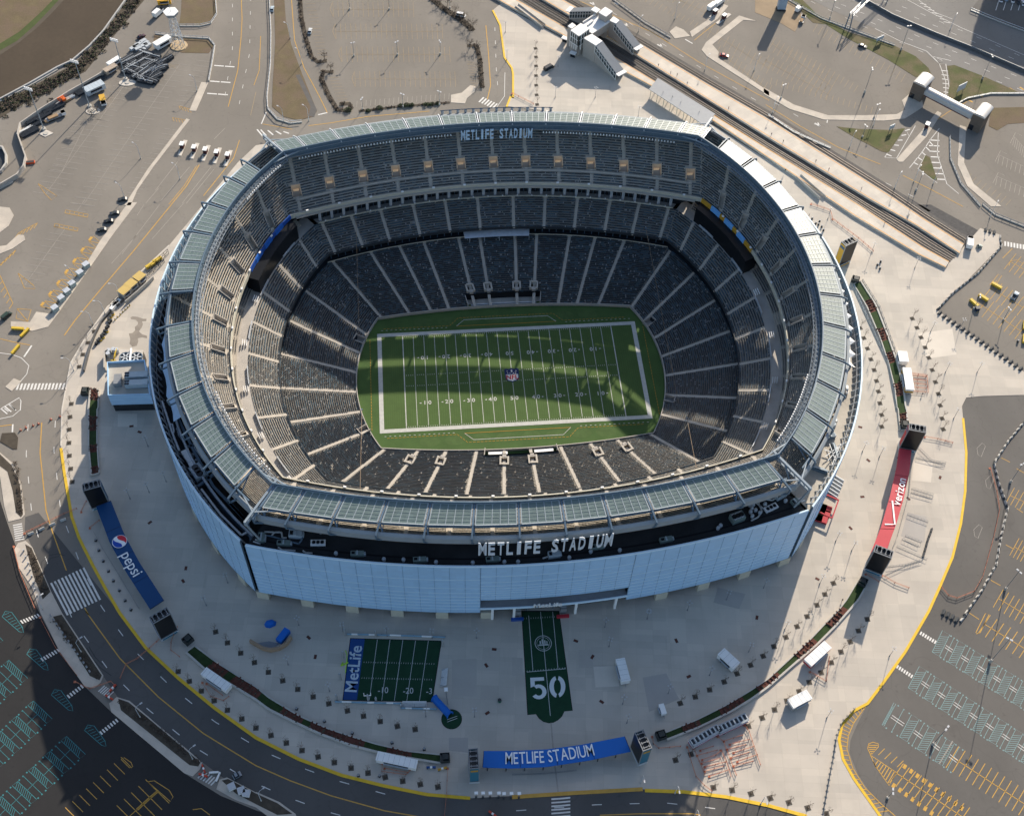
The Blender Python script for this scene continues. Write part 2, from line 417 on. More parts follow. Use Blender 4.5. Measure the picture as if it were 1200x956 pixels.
mez,zm=tier('mezzanine',MEZF,MEZB,13,MA,conc=M_CONM,pd=.26,pb=.4)
UA=aisle_u({'far':[k*.1585 for k in range(-6,7)],'near':[k*.1585 for k in range(-6,7)]},[-30.4,-23.6,-16.9,-10.1,-3.4,3.4,10.1,16.9,23.6,30.4],UDF)
UCUT=[]
for u in UA:
 w_=.0098 if int(u)in(0,2)else.0075
 UCUT.append((u-w_,u+w_,*((7,11)if int(u)in(0,2)else(3,9))))
UDn=28
UAS=[]
for u in UA:
 r=11 if int(u)in(0,2)else 9
 UAS+=[(u,r,UDn)]+([(u,0,7)]if r==11 else[])
upd,zu=tier('upper_deck',UDF,UDB,UDn,UAS,UCUT,pd=.2,pb=.45)
mb=MB().m(M_STAIR)
for u0,u1 in((.02,.98),(2.02,2.98)):
 us=np.linspace(u0,u1,70);A=UDF.p(us);B=UDB.p(us);f0,f1=5.1/UDn,5.75/UDn
 p0,p1=A+(B-A)*f0,A+(B-A)*f1;zz=zu[5]+.62
 for i in range(len(us)-1):mb.face([(*p0[i],zz),(*p1[i],zz),(*p1[i+1],zz),(*p0[i+1],zz)])
 mb.wall([tuple(q)for q in p1],.2,zz-.6,zz+.35)
part(mb,'cross_aisle',upd)
def vomitory(Ri,Ro,n,z,u,r0,r1,hw,root,tan=False,deep=2.4):
 pa,pb=Ri.p(np.array([u]))[0],Ro.p(np.array([u]))[0];dd=pb-pa;L=np.hypot(*dd);dd/=L;t=np.array([-dd[1],dd[0]]);th=math.atan2(dd[1],dd[0])
 q0,q1=pa+dd*L*r0/n,pa+dd*L*r1/n;c=(q0+q1)/2;ln=L*(r1-r0)/n;zb=z[r0]-deep+1.2;zt=z[r1]
 mb=MB().m(M_TAN if tan else M_STAIR)
 mb.box((*c,zb-.1),(ln,hw*2,.2),th)
 wq=M_TAN if tan else M_WALLC
 mb.m(wq)
 for sgn in(-1,1):
  for o_ in(-.12,.12):
   e0,e1=q0+t*sgn*(hw+o_),q1+t*sgn*(hw+o_);mb.face([(*e0,zb),(*e1,zb),(*e1,zt+.9),(*e0,z[r0]+.9)])
  e=[q+t*sgn*(hw+o_)for q in(q0,q1)for o_ in(-.12,.12)];mb.face([(*e[0],z[r0]+.9),(*e[2],zt+.9),(*e[3],zt+.9),(*e[1],z[r0]+.9)])
 a=q1;mb.box((*a,(zb+zt)/2+.2),(.25,hw*2+.25,zt-zb+.9),th)
 mb.m(M_STAIR);a=q1+dd*.9
 mb.box((*a,zt+.12),(1.3,hw*2+2.0,.5),th)
 mb.m(M_DOORGLOW if tan else M_DARK);a=q1-dd*.35;mb.box((*a,zb+1.1),(.3,hw*(1.3 if tan else 1.6),2.0),th)
 o=mb.build('vomitory',root);reg(o)
for(u0,u1,r0,r1)in UCUT:
 u=(u0+u1)/2;fn=int(u)in(0,2)
 p=UDF.p(np.array([u0,u1]));wdt=np.hypot(*(p[1]-p[0]))/2
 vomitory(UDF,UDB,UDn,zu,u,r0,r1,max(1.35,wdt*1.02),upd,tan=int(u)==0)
for u in VOM_LOW:
 r0,r1=(8,11)if u<2 else(7,10);pa,pb=WALL.p(np.array([u]))[0],LOWT.p(np.array([u]))[0];dd=pb-pa;L=np.hypot(*dd);dd/=L;th=math.atan2(dd[1],dd[0]);t=np.array([-dd[1],dd[0]]);c=pa+dd*L*(r0+r1)/72;ln=L*(r1-r0)/36;z0=zl[r0]+1.0
 mb=MB().m(M_STAIR)
 for sg in(-1,1):mb.box((*(c+t*sg*1.55),z0-.6),(ln+1.4,.7,2.4),th);mb.box((*(c+dd*sg*(ln/2+.35)),z0-.6+.3*sg),(.7,2.5,2.4),th)
 mb.m(M_BLACK).box((*c,z0-1.2),(ln,2.4,.6),th);mb.m(M_WALLC).box((*(c-dd*(ln/2+1.0)),z0-.2),(1.0,1.6,1.2),th);o=mb.build('vomitory',low);reg(o)
for c in LCUT[2:6]:
 u=(c[0]+c[1])/2;pa,pb=WALL.p(np.array([u]))[0],LOWT.p(np.array([u]))[0];dd=pb-pa;L=np.hypot(*dd);dd/=L;th=math.atan2(dd[1],dd[0]);t=np.array([-dd[1],dd[0]])
 ww=np.hypot(*(WALL.p(np.array([c[1]]))[0]-WALL.p(np.array([c[0]]))[0]));ln=L*5/36
 mb=MB().m(M_WALLC);ctr=pa+dd*ln/2
 mb.box((*ctr,.1),(ln,ww*1.05,.2),th)
 for sgn in(-1,1):mb.box((*(ctr+t*sgn*ww/2),1.3),(ln+.2,.3,2.6),th)
 mb.box((*(pa+dd*(ln+.1)),1.8),(.3,ww*1.15,2.9),th)
 mb.m(M_DARK).box((*(pa+dd*(ln-.15)),1.3),(.3,ww*.8,2.2),th)
 part(mb,'player_tunnel',low)
mb=MB()
for sgn,c,dep in((1,LCUT[0],6),(-1,LCUT[1],4)):
 us=np.linspace(c[0],c[1],20);A,B=WALL.p(us),LOWT.p(us);f=dep/36
 back=A+(B-A)*f
 mb.m(M_BLACK)
 for i in range(19):mb.face([(*back[i],0.05),(*back[i+1],0.05),(*back[i+1],zl[dep]+.9),(*back[i],zl[dep]+.9)])
 for e in(0,-1):mb.m(M_WALLC).wall([tuple(A[e]),tuple(back[e])],.3,0,zl[dep]+.7)
 mb.m(mat('dark suite turf',(.012,.05,.035),.9))
 for i in range(19):mb.face([(*A[i],.08),(*A[i+1],.08),(*back[i+1],.08),(*back[i],.08)][::sgn])
 mb.m(M_STEELL if sgn>0 else M_WHITE)
 if sgn>0:
  mid=A+(B-A)*(f*.3);mb.wall([tuple(q)for q in mid[1:-1]],.35,.1,1.1)
 else:
  mid=A+(B-A)*(f*.55)
  mb.wall([tuple(q)for q in mid[1:7]],2.0,.1,1.3);mb.wall([tuple(q)for q in mid[13:19]],2.0,.1,1.3)
part(mb,'field_suite',low)
mb=MB();us=usamp(60)
pts=[tuple(p)for p,u in zip(WALL.p(us),us)]
mb.m(M_WALLC);mb.wall(pts[:-1],.35,0,1.75,closed=True)
part(mb,'field_wall',low)
mb=MB().m(M_STEELL)
us=np.linspace((1-.19)/2,(1+.2)/2,14)
i0,i1=grow(LOWT,-2.6,0),grow(LOWT,1.2,0)
for a,b in zip(us[:-1],us[1:]):
 mb.face([i0.P(a,14.2),i1.P(a,15.0),i1.P(b,15.0),i0.P(b,14.2)][::-1])
for a in us[::3]:mb.beam(i0.P(a,11.4),i0.P(a,14.2),.25)
part(mb,'club_canopy',low)
def band(name,r0,z0,r1,z1,m,parent=STAD,us=None,flip=False):
 mb=MB().m(m);loft(mb,[(r0,z0),(r1,z1)],usamp(50)if us is None else us,flip);return part(mb,name,parent)
band('lower_rail',LOWT,11.8,LOWT,12.9,M_CREAM,low,us=usamp(50,0,1))
band('rear_wall',grow(LOWT,3,0),11.8,grow(LOWT,3,0),16.8,M_BLACK,low)
band('rear_walk',LOWT,11.8,grow(LOWT,3,0),11.8,M_PYD,low,flip=True)
mb=MB().m(M_STEEL);us=np.linspace(.02,.98,48)
for u in us:mb.beam(grow(LOWT,2.5,0).P(u,11.8),grow(LOWT,2.5,0).P(u,16.5),.35)
part(mb,'suite_mullion',low)
mb=MB().m(M_PYD);loft(mb,[(grow(LOWT,3,0),16.6),(MEZF,16.6),(MEZF,17.9)],usamp(50));loft(mb,[(MEZF,17.9),(grow(MEZF,.3,0),17.9)],usamp(50),True)
part(mb,'front_fascia',mez)
band('rear_walk',MEZB,24.3,grow(MEZB,7.5,0),24.3,M_WALLC,mez,us=np.linspace(1,2,40),flip=True)
band('rear_walk',MEZB,24.3,grow(MEZB,7.5,0),24.3,M_WALLC,mez,us=np.linspace(3,4,40),flip=True)
mb=MB()
for s0 in(1,3):
 us=np.linspace(s0+.03,s0+.97,40)
 for i in range(4):
  r0,r1=grow(MEZB,4.6+i*.9,0),grow(MEZB,5.5+i*.9,0)
  mb.m(M_CONC);loft(mb,[(r0,24.4+i*.4),(r0,24.8+i*.4),(r1,24.8+i*.4)],us,True)
  mb.m(M_SEATA)
  rr=grow(r0,.4,0)
  for u in np.arange(s0+.035,s0+.965,.0034):
   if(u*100)%9<1 or(u*100)%25<4:continue
   mb.face([rr.P(u,25.1+i*.4),rr.P(u+.003,25.1+i*.4),grow(rr,.15,0).P(u+.003,25.6+i*.4),grow(rr,.15,0).P(u,25.6+i*.4)])
part(mb,'rear_rows',mez)
mb=MB()
for s0 in(1,3):
 for c in np.linspace(s0+.12,s0+.88,6):
  us=np.linspace(c-.03,c+.03,5);mb.m(M_STEELL).wall([grow(MEZB,.4,0).P(u)[:2]for u in us],.25,24.3,25.4)
  us=np.linspace(c+.035,c+.055,4)
  for k in range(3):mb.m(M_WHITE).wall([grow(MEZB,1+k*.8,0).P(u)[:2]for u in us],.18,24.6+.3*k,25.2+.3*k)
part(mb,'walkway_rail',mez)
for s0 in(0,2):
 us=np.linspace(s0+.01,s0+.99,50)
 mb=MB().m(M_DARK);loft(mb,[(grow(MEZB,3.6,0),24.3),(grow(UDF,2.4,0),31.8)],us)
 part(mb,'suite_glazing',mez)
 mb=MB().m(M_CREAM);loft(mb,[(MEZB,24.3),(MEZB,25.4)],us);loft(mb,[(grow(MEZB,.25,0),25.4),(grow(MEZB,-.25,0),25.4)],us)
 part(mb,'suite_rail',mez)
 mb=MB().m(M_WALLC);loft(mb,[(MEZB,24.4),(grow(MEZB,3.6,0),24.4)],us,True)
 part(mb,'suite_terrace',mez)
 mb=MB().m(M_STEELL)
 for u in np.linspace(s0+.02,s0+.98,31):
  mb.beam(grow(MEZB,1.4,0).P(u,24.3),grow(MEZB,1.0,0).P(u,31.6),.55,1.2)
 mb.m(M_STEEL)
 for u in np.linspace(s0+.03,s0+.97,90):mb.beam(grow(MEZB,2.8,0).P(u,24.3),grow(MEZB,1.7,0).P(u,31.6),.15)
 part(mb,'suite_column',mez)
 for u in np.linspace(s0+.03,s0+.97,24):mb=MB().m(M_WHITE);radial_box(mb,MEZB,u,.5,.5,25.6,.5);part(mb,'camera_box',mez)
for s0 in(1,3):
 us=np.linspace(s0,s0+1,40)
 band('concourse_wall',grow(MEZB,8.4,0),24.3,grow(UDF,4,0),32,M_BLACK,mez,us=us)
us=usamp(60)
mb=MB().m(M_CREAM);loft(mb,[(UDF,32.0),(UDF,34.3)],us);loft(mb,[(UDF,34.3),(grow(UDF,.45,0),34.3)],us,True)
loft(mb,[(grow(UDF,.45,0),34.3),(grow(UDF,.45,0),33)],us)
part(mb,'front_parapet',upd)
mb=MB().m(M_WALLC);loft(mb,[(grow(UDF,-.9,0),32.7),(UDF,32.7)],np.linspace(0.01,.99,50),True);loft(mb,[(grow(UDF,-.9,0),32.0),(grow(UDF,-.9,0),32.9)],np.linspace(.01,.99,50))
part(mb,'front_ledge',upd)
band('underside',UDF,32.0,UDB,46.5,M_CONC,upd,flip=True)
mb=MB().m(mat('rear fascia grey',(.26,.29,.31),.7,.06,.3));loft(mb,[(grow(UDB,.1,0),52.0),(grow(UDB,.9,0),51.4),(grow(UDB,1.0,0),48.6)],us,True)
loft(mb,[(grow(UDB,-.3,0),52.0),(grow(UDB,.1,0),52.0)],us,True);loft(mb,[(grow(UDB,-.3,0),52.0),(grow(UDB,-.3,0),51)],us)
part(mb,'rear_fascia',upd)
for u in np.r_[np.linspace(.04,.96,13),np.linspace(1.1,1.9,12),np.linspace(2.05,2.95,13),np.linspace(3.1,3.9,12)]:
 mb=MB().m(M_WHITE);radial_box(mb,UDF,u,1.1,.6,34.65,.6);part(mb,'camera_box',upd)
def ribbon(name,ua,ub,m,logos=None):
 us=np.linspace(ua,ub,16);mb=MB().m(m);r=grow(UDF,-.35,0)
 loft(mb,[(r,32.6),(grow(UDF,-.05,0),34.5)],us);loft(mb,[(grow(UDF,-.05,0),34.5),(grow(UDF,.45,0),34.5)],us,True)
 if logos:
  mb.m(logos)
  for c in np.linspace(ua,ub,5)[1:-1]:
   w2=np.linspace(c-.02,c+.02,3);loft(mb,[(grow(UDF,-.5,0),31.9),(grow(UDF,-.1,0),34.6)],w2)
   loft(mb,[(grow(UDF,-.1,0),34.6),(grow(UDF,.6,0),34.6)],w2,True)
 part(mb,name,upd)
def s3(th):return 3+seg_s(UDF.tc,th)
def s1(ph):return 1+seg_s(UDF.tc,ph)
ribbon('ribbon_board',s3(18),s3(36.2),M_RIBY,M_RIBC);ribbon('ribbon_board',s1(-36.5),s1(-19),M_RIBB,mat('ribbon mid blue',(.02,.12,.45),.4))
for a,b in((s3(16.5),3.995),(1.005,s1(-17.5))):
 us=np.linspace(a,b,14);r0,r1=grow(UDF,-4.4,0),grow(UDF,1.6,0);mb=MB().m(M_BLACK)
 loft(mb,[(r0,24.2),(r0,32.4)],us);loft(mb,[(r0,32.4),(r1,32.4)],us,True)
 for u in(a,b):mb.face([r0.P(u,24.2),r1.P(u,24.2),r1.P(u,32.4),r0.P(u,32.4)])
 part(mb,'video_board',STAD)
def th_u(seg,deg):return seg+seg_s(PANI.tc,deg)
fx=[-91.5,-82,-67.5,-53,-38,-23.3,-7.7,6.9,21.5,36,50.2,64,78.4,89]
JT={0:[(1-x/PANI.xc)/2 for x in[q+2.5 for q in fx][::-1]],2:[2+(1+x/PANI.xc)/2 for x in[-88,-78,-64.5,-49.8,-35,-20,-5,9.8,24.3,38.8,53,68,84]]}
JT[1]=[1+seg_s(PANI.tc,ph)for ph in(-36.3,-31.5,-24.5,-17.5,-10.4,-3.6,3.6,10.7,17.8,24.8,31.8,38.2)]
JT[3]=[3+seg_s(PANI.tc,th)for th in(-38.5,-31.6,-24.7,-18.4,-11.4,-4.3,2.8,10.3,17.2,24.2,31,37.8)]
CAN=bpy.data.objects.new('canopy',None);COL.objects.link(CAN);CAN.parent=STAD;reg(CAN)
def lerp3(a,b,t):return tuple(a[i]+(b[i]-a[i])*t for i in range(3))
GAPS={(1,5)}
for seg,J in JT.items():
 J=sorted(J)
 for k in range(len(J)-1):
  if(seg,k)in GAPS:continue
  a,b=J[k],J[k+1];L=math.dist(PANI.P(a),PANI.P(b));e=(1.15 if seg in(1,3)else.8)/L
  a,b=a+(b-a)*e,b-(b-a)*e
  A,B,C_,D=PANI.P(a),PANI.P(b),PANO.P(b),PANO.P(a);mb=MB()
  n1=max(3,round(L/2.9));n2=6 if seg in(0,2)else 8
  if seg in(1,3):n1,n2=6,6
  mb.m(M_PANEL).face([A,B,C_,D][::-1])
  mb.face([(q[0],q[1],q[2]-.3)for q in(A,B,C_,D)])
  mb.m(M_PFRAME);up=(0,0,.02)
  def add(p,q,w):mb.beam(tuple(np.add(p,up)),tuple(np.add(q,up)),w,.12)
  for p,q in((A,B),(B,C_),(C_,D),(D,A)):add(p,q,.42)
  for i in range(1,n1):add(lerp3(A,B,i/n1),lerp3(D,C_,i/n1),.26)
  mb.m(M_PBAR)
  for i in range(1,n2):add(lerp3(A,D,i/n2),lerp3(B,C_,i/n2),.1)
  o=mb.build('solar_panel',CAN);reg(o)
 for j in J:
  mb=MB().m(M_STEELL if seg==0 else M_STEEL)
  slim=.6 if seg in(0,3)else 1
  i0,o0=grow(PANI,-.8,0).P(j,55.0),grow(PANO,4.6*slim,0).P(j,52.6)
  mb.beam(i0,PANO.P(j,53.9),.7*slim,.8);mb.beam(PANO.P(j,53.9),o0,.6*slim,.7)
  lo=grow(PANO,4.2*slim,0).P(j,49.6);mb.beam(o0,lo,.5,.6);mb.beam(lo,UDB.P(j,51.2)if seg in(1,3)else grow(UDB,.8,0).P(j,48.8),.5,.5)
  mb.beam(grow(UDB,-.4,0).P(j,51.4),PANO.P(j,53.8),.5,.5)
  mb.beam(grow(PANI,2,0).P(j,54.8),UDB.P(j,51.4),.35,.35)
  o=mb.build('canopy_rib',CAN);reg(o)
us=usamp(56)
mb=MB().m(M_STEEL);r=grow(PANI,-.55,0)
loft(mb,[(r,56.2),(r,52.0)],us,True);loft(mb,[(grow(PANI,-.1,0),52.0),(grow(PANI,-.1,0),56.2)],us)
loft(mb,[(grow(PANI,-.1,0),56.2),(r,56.2)],us,True)
part(mb,'inner_fascia',CAN)
M_CAT=mat('catwalk grey',(.20,.23,.26),.6,.1,.5)
mb=MB().m(M_CAT)
for seg in(1,3):
 us_=np.linspace(seg,seg+1,60)
 for d,z in((-3.3,53.2),(-2.2,53.6),(-1.2,53.9)):
  rr=grow(PANI,d,z);mb.path([rr.P(u,z)for u in us_],.16,4)
 mb.m(M_STEEL)
 loft(mb,[(grow(PANI,-2.1,0),53.45),(grow(PANI,-1.3,0),53.65)],us_,True)
 mb.m(M_CAT)
 uu=np.linspace(seg,seg+1,80)
 for a,b in zip(uu[:-1],uu[1:]):
  mb.beam(grow(PANI,-3.3,0).P(a,53.2),grow(PANI,-.7,0).P(a,54.2),.16)
  mb.beam(grow(PANI,-3.3,0).P(a,53.2),grow(PANI,-1.2,0).P(b,53.9),.1)
  mb.beam(grow(PANI,-3.3,0).P(b,53.2),grow(PANI,-1.2,0).P(a,53.9),.1)
for seg in(0,2):
 us_=np.linspace(seg,seg+1,60)
 for d,z in((-1.4,52.6),(-.9,54.6)):
  rr=grow(PANI,d,z);mb.path([rr.P(u,z)for u in us_],.16,4)
part(mb,'catwalk',CAN)
for seg in range(4):
 us_=np.linspace(seg+.02,seg+.98,50);rr=grow(PANO,.2,53.5);mb=MB().m(M_STEEL)
 for a,b in zip(us_[:-1],us_[1:]):mb.beam(rr.P(a,53.5),rr.P(b,53.5),.5,.7)
 part(mb,'ring_beam',CAN)
for seg,a,b,n,d in((0,.05,.37,44,-1.8),(0,.6,.97,50,-1.8),(1,.03,.16,18,-3.8),(1,.74,.97,28,-3.8),(2,.03,.3,42,-1.3),(2,.6,.97,54,-1.3),(3,.03,.22,28,-3.8),(2,.32,.58,16,-1.3)):
 mb=MB();z=52.0 if seg==0 else 54.2
 for u in np.linspace(seg+a,seg+b,n):
  mb.m(M_WHITE);radial_box(mb,grow(PANI,d,0),u,.5,.4,z+(0 if seg else-.6),.75)
  mb.m(M_STEEL);mb.beam(grow(PANI,d,0).P(u,z),grow(PANI,-.6,0).P(u,54),.12)
 part(mb,'floodlight_row',CAN)
for u in(.0,1.0,2.0,3.0):
 mb=MB().m(mat('corner truss grey',(.24,.29,.33),.5,.1,.5));a,b=grow(PANI,-2.5,0),grow(PANO,7,0)
 p,q=a.P(u,54.8),b.P(u,53.4)
 mb.beam(p,q,.8,.7);mb.beam(a.P(u,52.6),b.P(u,51.4),.6,.6)
 for t in np.linspace(0,1,9)[:-1]:mb.beam(lerp3(p,q,t),lerp3(a.P(u,52.6),b.P(u,51.4),min(1,t+.125)),.25)
 mb.beam(q,grow(UDB,3,0).P(u,40),.6,.6)
 mb.beam(lerp3(p,q,.3),UDB.P(u,47),.6,.6)
 for du in(-.035,.035):
  mb.beam(p,grow(PANI,-.6,0).P(u+du,54.5),.5,.4);mb.beam(grow(PANO,.3,0).P(u+du,53.6),lerp3(p,q,.75),.4,.4)
 part(mb,'corner_truss',CAN)
def curved_sign(txt,ring,u0,u1,z0,z1,outward,m,name,off=0.0,wfac=.62):
 """each letter a mesh set on the ring; returns one joined part"""
 n=len(txt);mb_all=[]
 mats_=None
 V,Fc=[],[]
 for i,ch in enumerate(txt):
  if ch==' ':continue
  t=(i+.5)/n;u=u0+(u1-u0)*t
  p=ring.P(u,0);q=ring.p(np.array([u0+(u1-u0)*(t-.01),u0+(u1-u0)*(t+.01)]));th=math.atan2(q[1][1]-q[0][1],q[1][0]-q[0][0])
  pitch=math.dist(ring.P(u0),ring.P(u1))/n;h=z1-z0
  ob=text_mesh(ch,m,1.0,.05,.02,1.0,'tmp')
  me=ob.data;xs=[v.co.x for v in me.vertices];ys=[v.co.y for v in me.vertices]
  w0,h0=max(xs)-min(xs),max(ys)-min(ys);ww=pitch*(.9 if ch in 'MW' else.42 if ch=='I' else.74);fy=h/h0;fx_=ww/w0
  cx_,cy_=(max(xs)+min(xs))/2,(max(ys)+min(ys))/2
  base=len(V);ca,sa=math.cos(th),math.sin(th)
  for v in me.vertices:
   lx,ly,lz=(v.co.x-cx_)*fx_,(v.co.y-cy_)*fy,v.co.z*3.2
   V.append((p[0]+lx*ca+lz*sa,p[1]+lx*sa-lz*ca,(z0+z1)/2+ly))
  for f in me.polygons:Fc.append(tuple(base+i2 for i2 in f.vertices))
  bpy.data.objects.remove(ob);bpy.data.meshes.remove(me)
 me=bpy.data.meshes.new(name);me.from_pydata(V,[],Fc);me.materials.append(m);o=bpy.data.objects.new(name,me);COL.objects.link(o);o.parent=STAD;reg(o)
 return o
fs=grow(PANI,-2.4,0)
xu=lambda x,r:(1-(x-r.xo)/r.xc)/2
curved_sign('METLIFE STADIUM',fs,xu(-15.8,fs),xu(15.6,fs),48.6,54.0,False,M_LETTERB,'sign_lettering')
ns=grow(UDB,2.6,0)
xn=lambda x,r:2+(1+(x-r.xo)/r.xc)/2
curved_sign('METLIFE STADIUM',ns,xn(-22.3,ns),xn(24.4,ns),43.6,52.2,True,M_LETTER,'sign_lettering')
mb=MB().m(M_STEEL);rr=grow(PANO,4.5,0)
for z in(50.5,53.2):mb.path([rr.P(xu(x,rr),z)for x in np.linspace(-24,26,14)],.22,4)
mb.m(M_STEELL)
for x in np.linspace(-23,25,15):radial_box(mb,rr,xu(x,rr),1.2,.4,51.9,2.2)
part(mb,'sign_frame',STAD)
FT={0:40.0,2:40.0,1:43.5,3:42.0}
def facade(seg,ua,ub,z0,z1,name='facade'):
 us=np.linspace(ua,ub,44);o_,i_=FAC,grow(FAC,-.7,0)
 mb=MB().m(M_FAC);loft(mb,[(o_,z0),(o_,z1)],us)
 loft(mb,[(i_,z1),(i_,z0)],us);mb.m(M_FACT);loft(mb,[(o_,z1),(grow(FAC,-.15,0),z1+.5),(i_,z1+.5),(i_,z1)],us)
 mb.m(M_STEEL);loft(mb,[(i_,z0),(o_,z0)],us)
 for u in(ua,ub):mb.face([o_.P(u,z0),i_.P(u,z0),i_.P(u,z1),o_.P(u,z1)])
 o=mb.build(name,STAD);reg(o)
 L=sum(math.dist(FAC.P(a),FAC.P(b))for a,b in zip(us[:-1],us[1:]));n=round(L/5.6)
 jb=MB().m(mat('cladding joint shadow',(.20,.32,.46),.6))
 for u in np.linspace(ua,ub,n+1):jb.beam(grow(FAC,.03,0).P(u,z0),grow(FAC,.03,0).P(u,z1),.14,.1)
 reg_=jb.build('panel_joint',o);reg(reg_)
 for fr in(.74,.56,.45,.37,.30,.23,.16,.09):
  z=z0+(z1-z0)*fr;rb=MB().m(M_FACT);ra,rc=grow(FAC,.12,0),grow(FAC,.02,0)
  loft(rb,[(ra,z-.16),(ra,z+.16),(rc,z+.16)],us);reg_=rb.build('cladding_rail',o);reg(reg_)
 return o
def fxn(x):return 2+(1+(x-FAC.xo)/FAC.xc)/2
facade(2,2.006,fxn(-21.5),5.0,40);facade(2,fxn(-21.5),fxn(33),15.0,40);facade(2,fxn(33),2.994,5.0,40)
facade(0,.004,.996,5.0,40)
facade(1,1.0,2.0-.002,4.5,42.0);facade(3,3.002,4.0,3.5,41.0)
us=usamp(50);mb=MB().m(M_DARK);loft(mb,[(grow(FAC,-7,0),0.1),(grow(FAC,-7,0),6)],us);part(mb,'concourse_glazing',STAD)
mb=MB().m(mat('dim soffit',(.10,.10,.10),.9));loft(mb,[(grow(FAC,-7,0),5.2),(grow(FAC,-.7,0),5.2)],us,True);loft(mb,[(grow(FAC,-.7,0),5.2),(grow(FAC,-7,0),5.2)],us)
part(mb,'soffit',STAD)
for u in list(2+np.linspace(.01,.99,13))+list(np.linspace(.03,.97,11))+list(1+np.linspace(.04,.96,12))+list(3+np.linspace(.04,.96,12)):
 if fxn(-19)<u<fxn(31):continue
 mb=MB().m(M_CREAM);radial_box(mb,grow(FAC,-.6,0),u,4.6,1.6,2.5,5.0);o=mb.build('pier',STAD);reg(o)
mb=MB().m(mat('grey porch wall',(.17,.18,.19),.7,.1,.4));us=np.linspace(fxn(-21.5),fxn(33),16)
loft(mb,[(grow(FAC,-4.5,0),0.1),(grow(FAC,-4.5,0),15.5)],us);loft(mb,[(grow(FAC,-4.5,0),14.9),(grow(FAC,-.7,0),14.9)],us,True)
mb.m(mat('porch ledge',(.30,.32,.34),.7,.1,.4));loft(mb,[(grow(FAC,-4.5,0),9.3),(grow(FAC,.6,0),9.3)],us,True);mb.m(M_FACT);loft(mb,[(grow(FAC,.6,0),8.3),(grow(FAC,.6,0),9.6)],us);loft(mb,[(grow(FAC,.6,0),9.6),(grow(FAC,.2,0),9.6)],us,True)
loft(mb,[(grow(FAC,-4.5,0),8.3),(grow(FAC,.6,0),8.3)],us)
mb.m(M_BLACK);loft(mb,[(grow(FAC,-3.9,0),.1),(grow(FAC,-3.9,0),8.2)],us)
mb.m(M_DARK)
for u in us[1:-1]:radial_box(mb,grow(FAC,-4.3,0),u,1.6,.3,12.2,3.4)
part(mb,'gate_porch',STAD)
mb=MB().m(M_WHITE)
for x in(-17,-9,14,29):radial_box(mb,grow(FAC,.2,0),fxn(x),.9,.9,4.2,8.2)
part(mb,'porch_column',STAD)
txt=text_mesh('MetLife',M_WHITE,3.4,.25,.06,1.05,'gate_lettering',STAD,Matrix.Translation((FAC.P(fxn(1.5))[0]+1.6,FAC.P(fxn(1.5))[1]-1.2,11.0))@Matrix.Rotation(PI/2,4,'X'))
for s0 in(0,2):
 mb=MB().m(M_ROOF);us=np.linspace(s0+.004,s0+.996,44);loft(mb,[(Ring(-2,120,93.5,.0017,0),38.4),(grow(FAC,-.7,0),38.4)],us,True)
 part(mb,'low_roof',STAD)
mb=MB().m(mat('roof seam',(.010,.011,.013),.9))
us=np.linspace(2.02,2.98,44);loft(mb,[(grow(FAC,-4.6,0),38.44),(grow(FAC,-3.9,0),38.44)],us,True);part(mb,'roof_walkway',STAD)
us=np.linspace(1.0,1.998,44);mb=MB().m(M_ROOF);loft(mb,[(Ring(-2,116,90,.0017,0),33.5),(grow(FAC,-.7,0),33.5)],us,True);part(mb,'end_roof',STAD)
us=np.linspace(3.002,4.0,44);mb=MB().m(M_ROOFC);loft(mb,[(Ring(-2,122,95,.0017,0),37.6),(grow(FAC,-.7,0),37.6)],us,True);part(mb,'end_roof',STAD)
mb=MB().m(M_STEEL)
us=np.linspace(1,2,40);loft(mb,[(grow(FAC,-5.5,0),33.5),(grow(FAC,-5.5,0),37.0),(grow(FAC,-6.2,0),37.0),(grow(FAC,-6.2,0),33.5)],us)
mb.m(M_STEELL);mb.path([grow(FAC,-5.8,0).P(u,37.6)for u in us],.5,6);part(mb,'roof_pipe',STAD)
for s0,z0,z1 in((1,33,41.6),(3,37.5,40.8)):
 mb=MB().m(M_STEELL)
 for u in np.linspace(s0+.01,s0+.99,62):mb.beam(grow(FAC,-1.0,0).P(u,z1),grow(FAC,-3.2,0).P(u,z0),.35,.5)
 us=np.linspace(s0+.01,s0+.99,50);mb.path([grow(FAC,-2.0,0).P(u,(z0+z1)/2+.5)for u in us],.15,4)
 part(mb,'wall_fin',STAD)
for seg,a,b,m,z in((1,.25,.70,M_MEMB,41.5),(3,.33,.56,M_MEMW,44.5)):
 n=9;uu=np.linspace(seg+a,seg+b,n);mb=MB().m(m)
 r0=Ring(-2.4,127,104,.0015,0)
 for i in range(n-1):
  u,v=uu[i],uu[i+1];k=3
  for t in range(k):
   a0,a1=u+(v-u)*t/k,u+(v-u)*(t+1)/k
   def outer(q):
    s=(q-u)/(v-u);return(8.6-.9*4*s*(1-s))if seg==1 else 9.5-2.4*4*s*(1-s)
   mb.face([r0.P(a0,z+3),grow(r0,outer(a0),0).P(a0,z),grow(r0,outer(a1),0).P(a1,z),r0.P(a1,z+3)])
 part(mb,'tensile_roof',STAD)
def rp(px,py,z=38.4):return G(px,py,z)
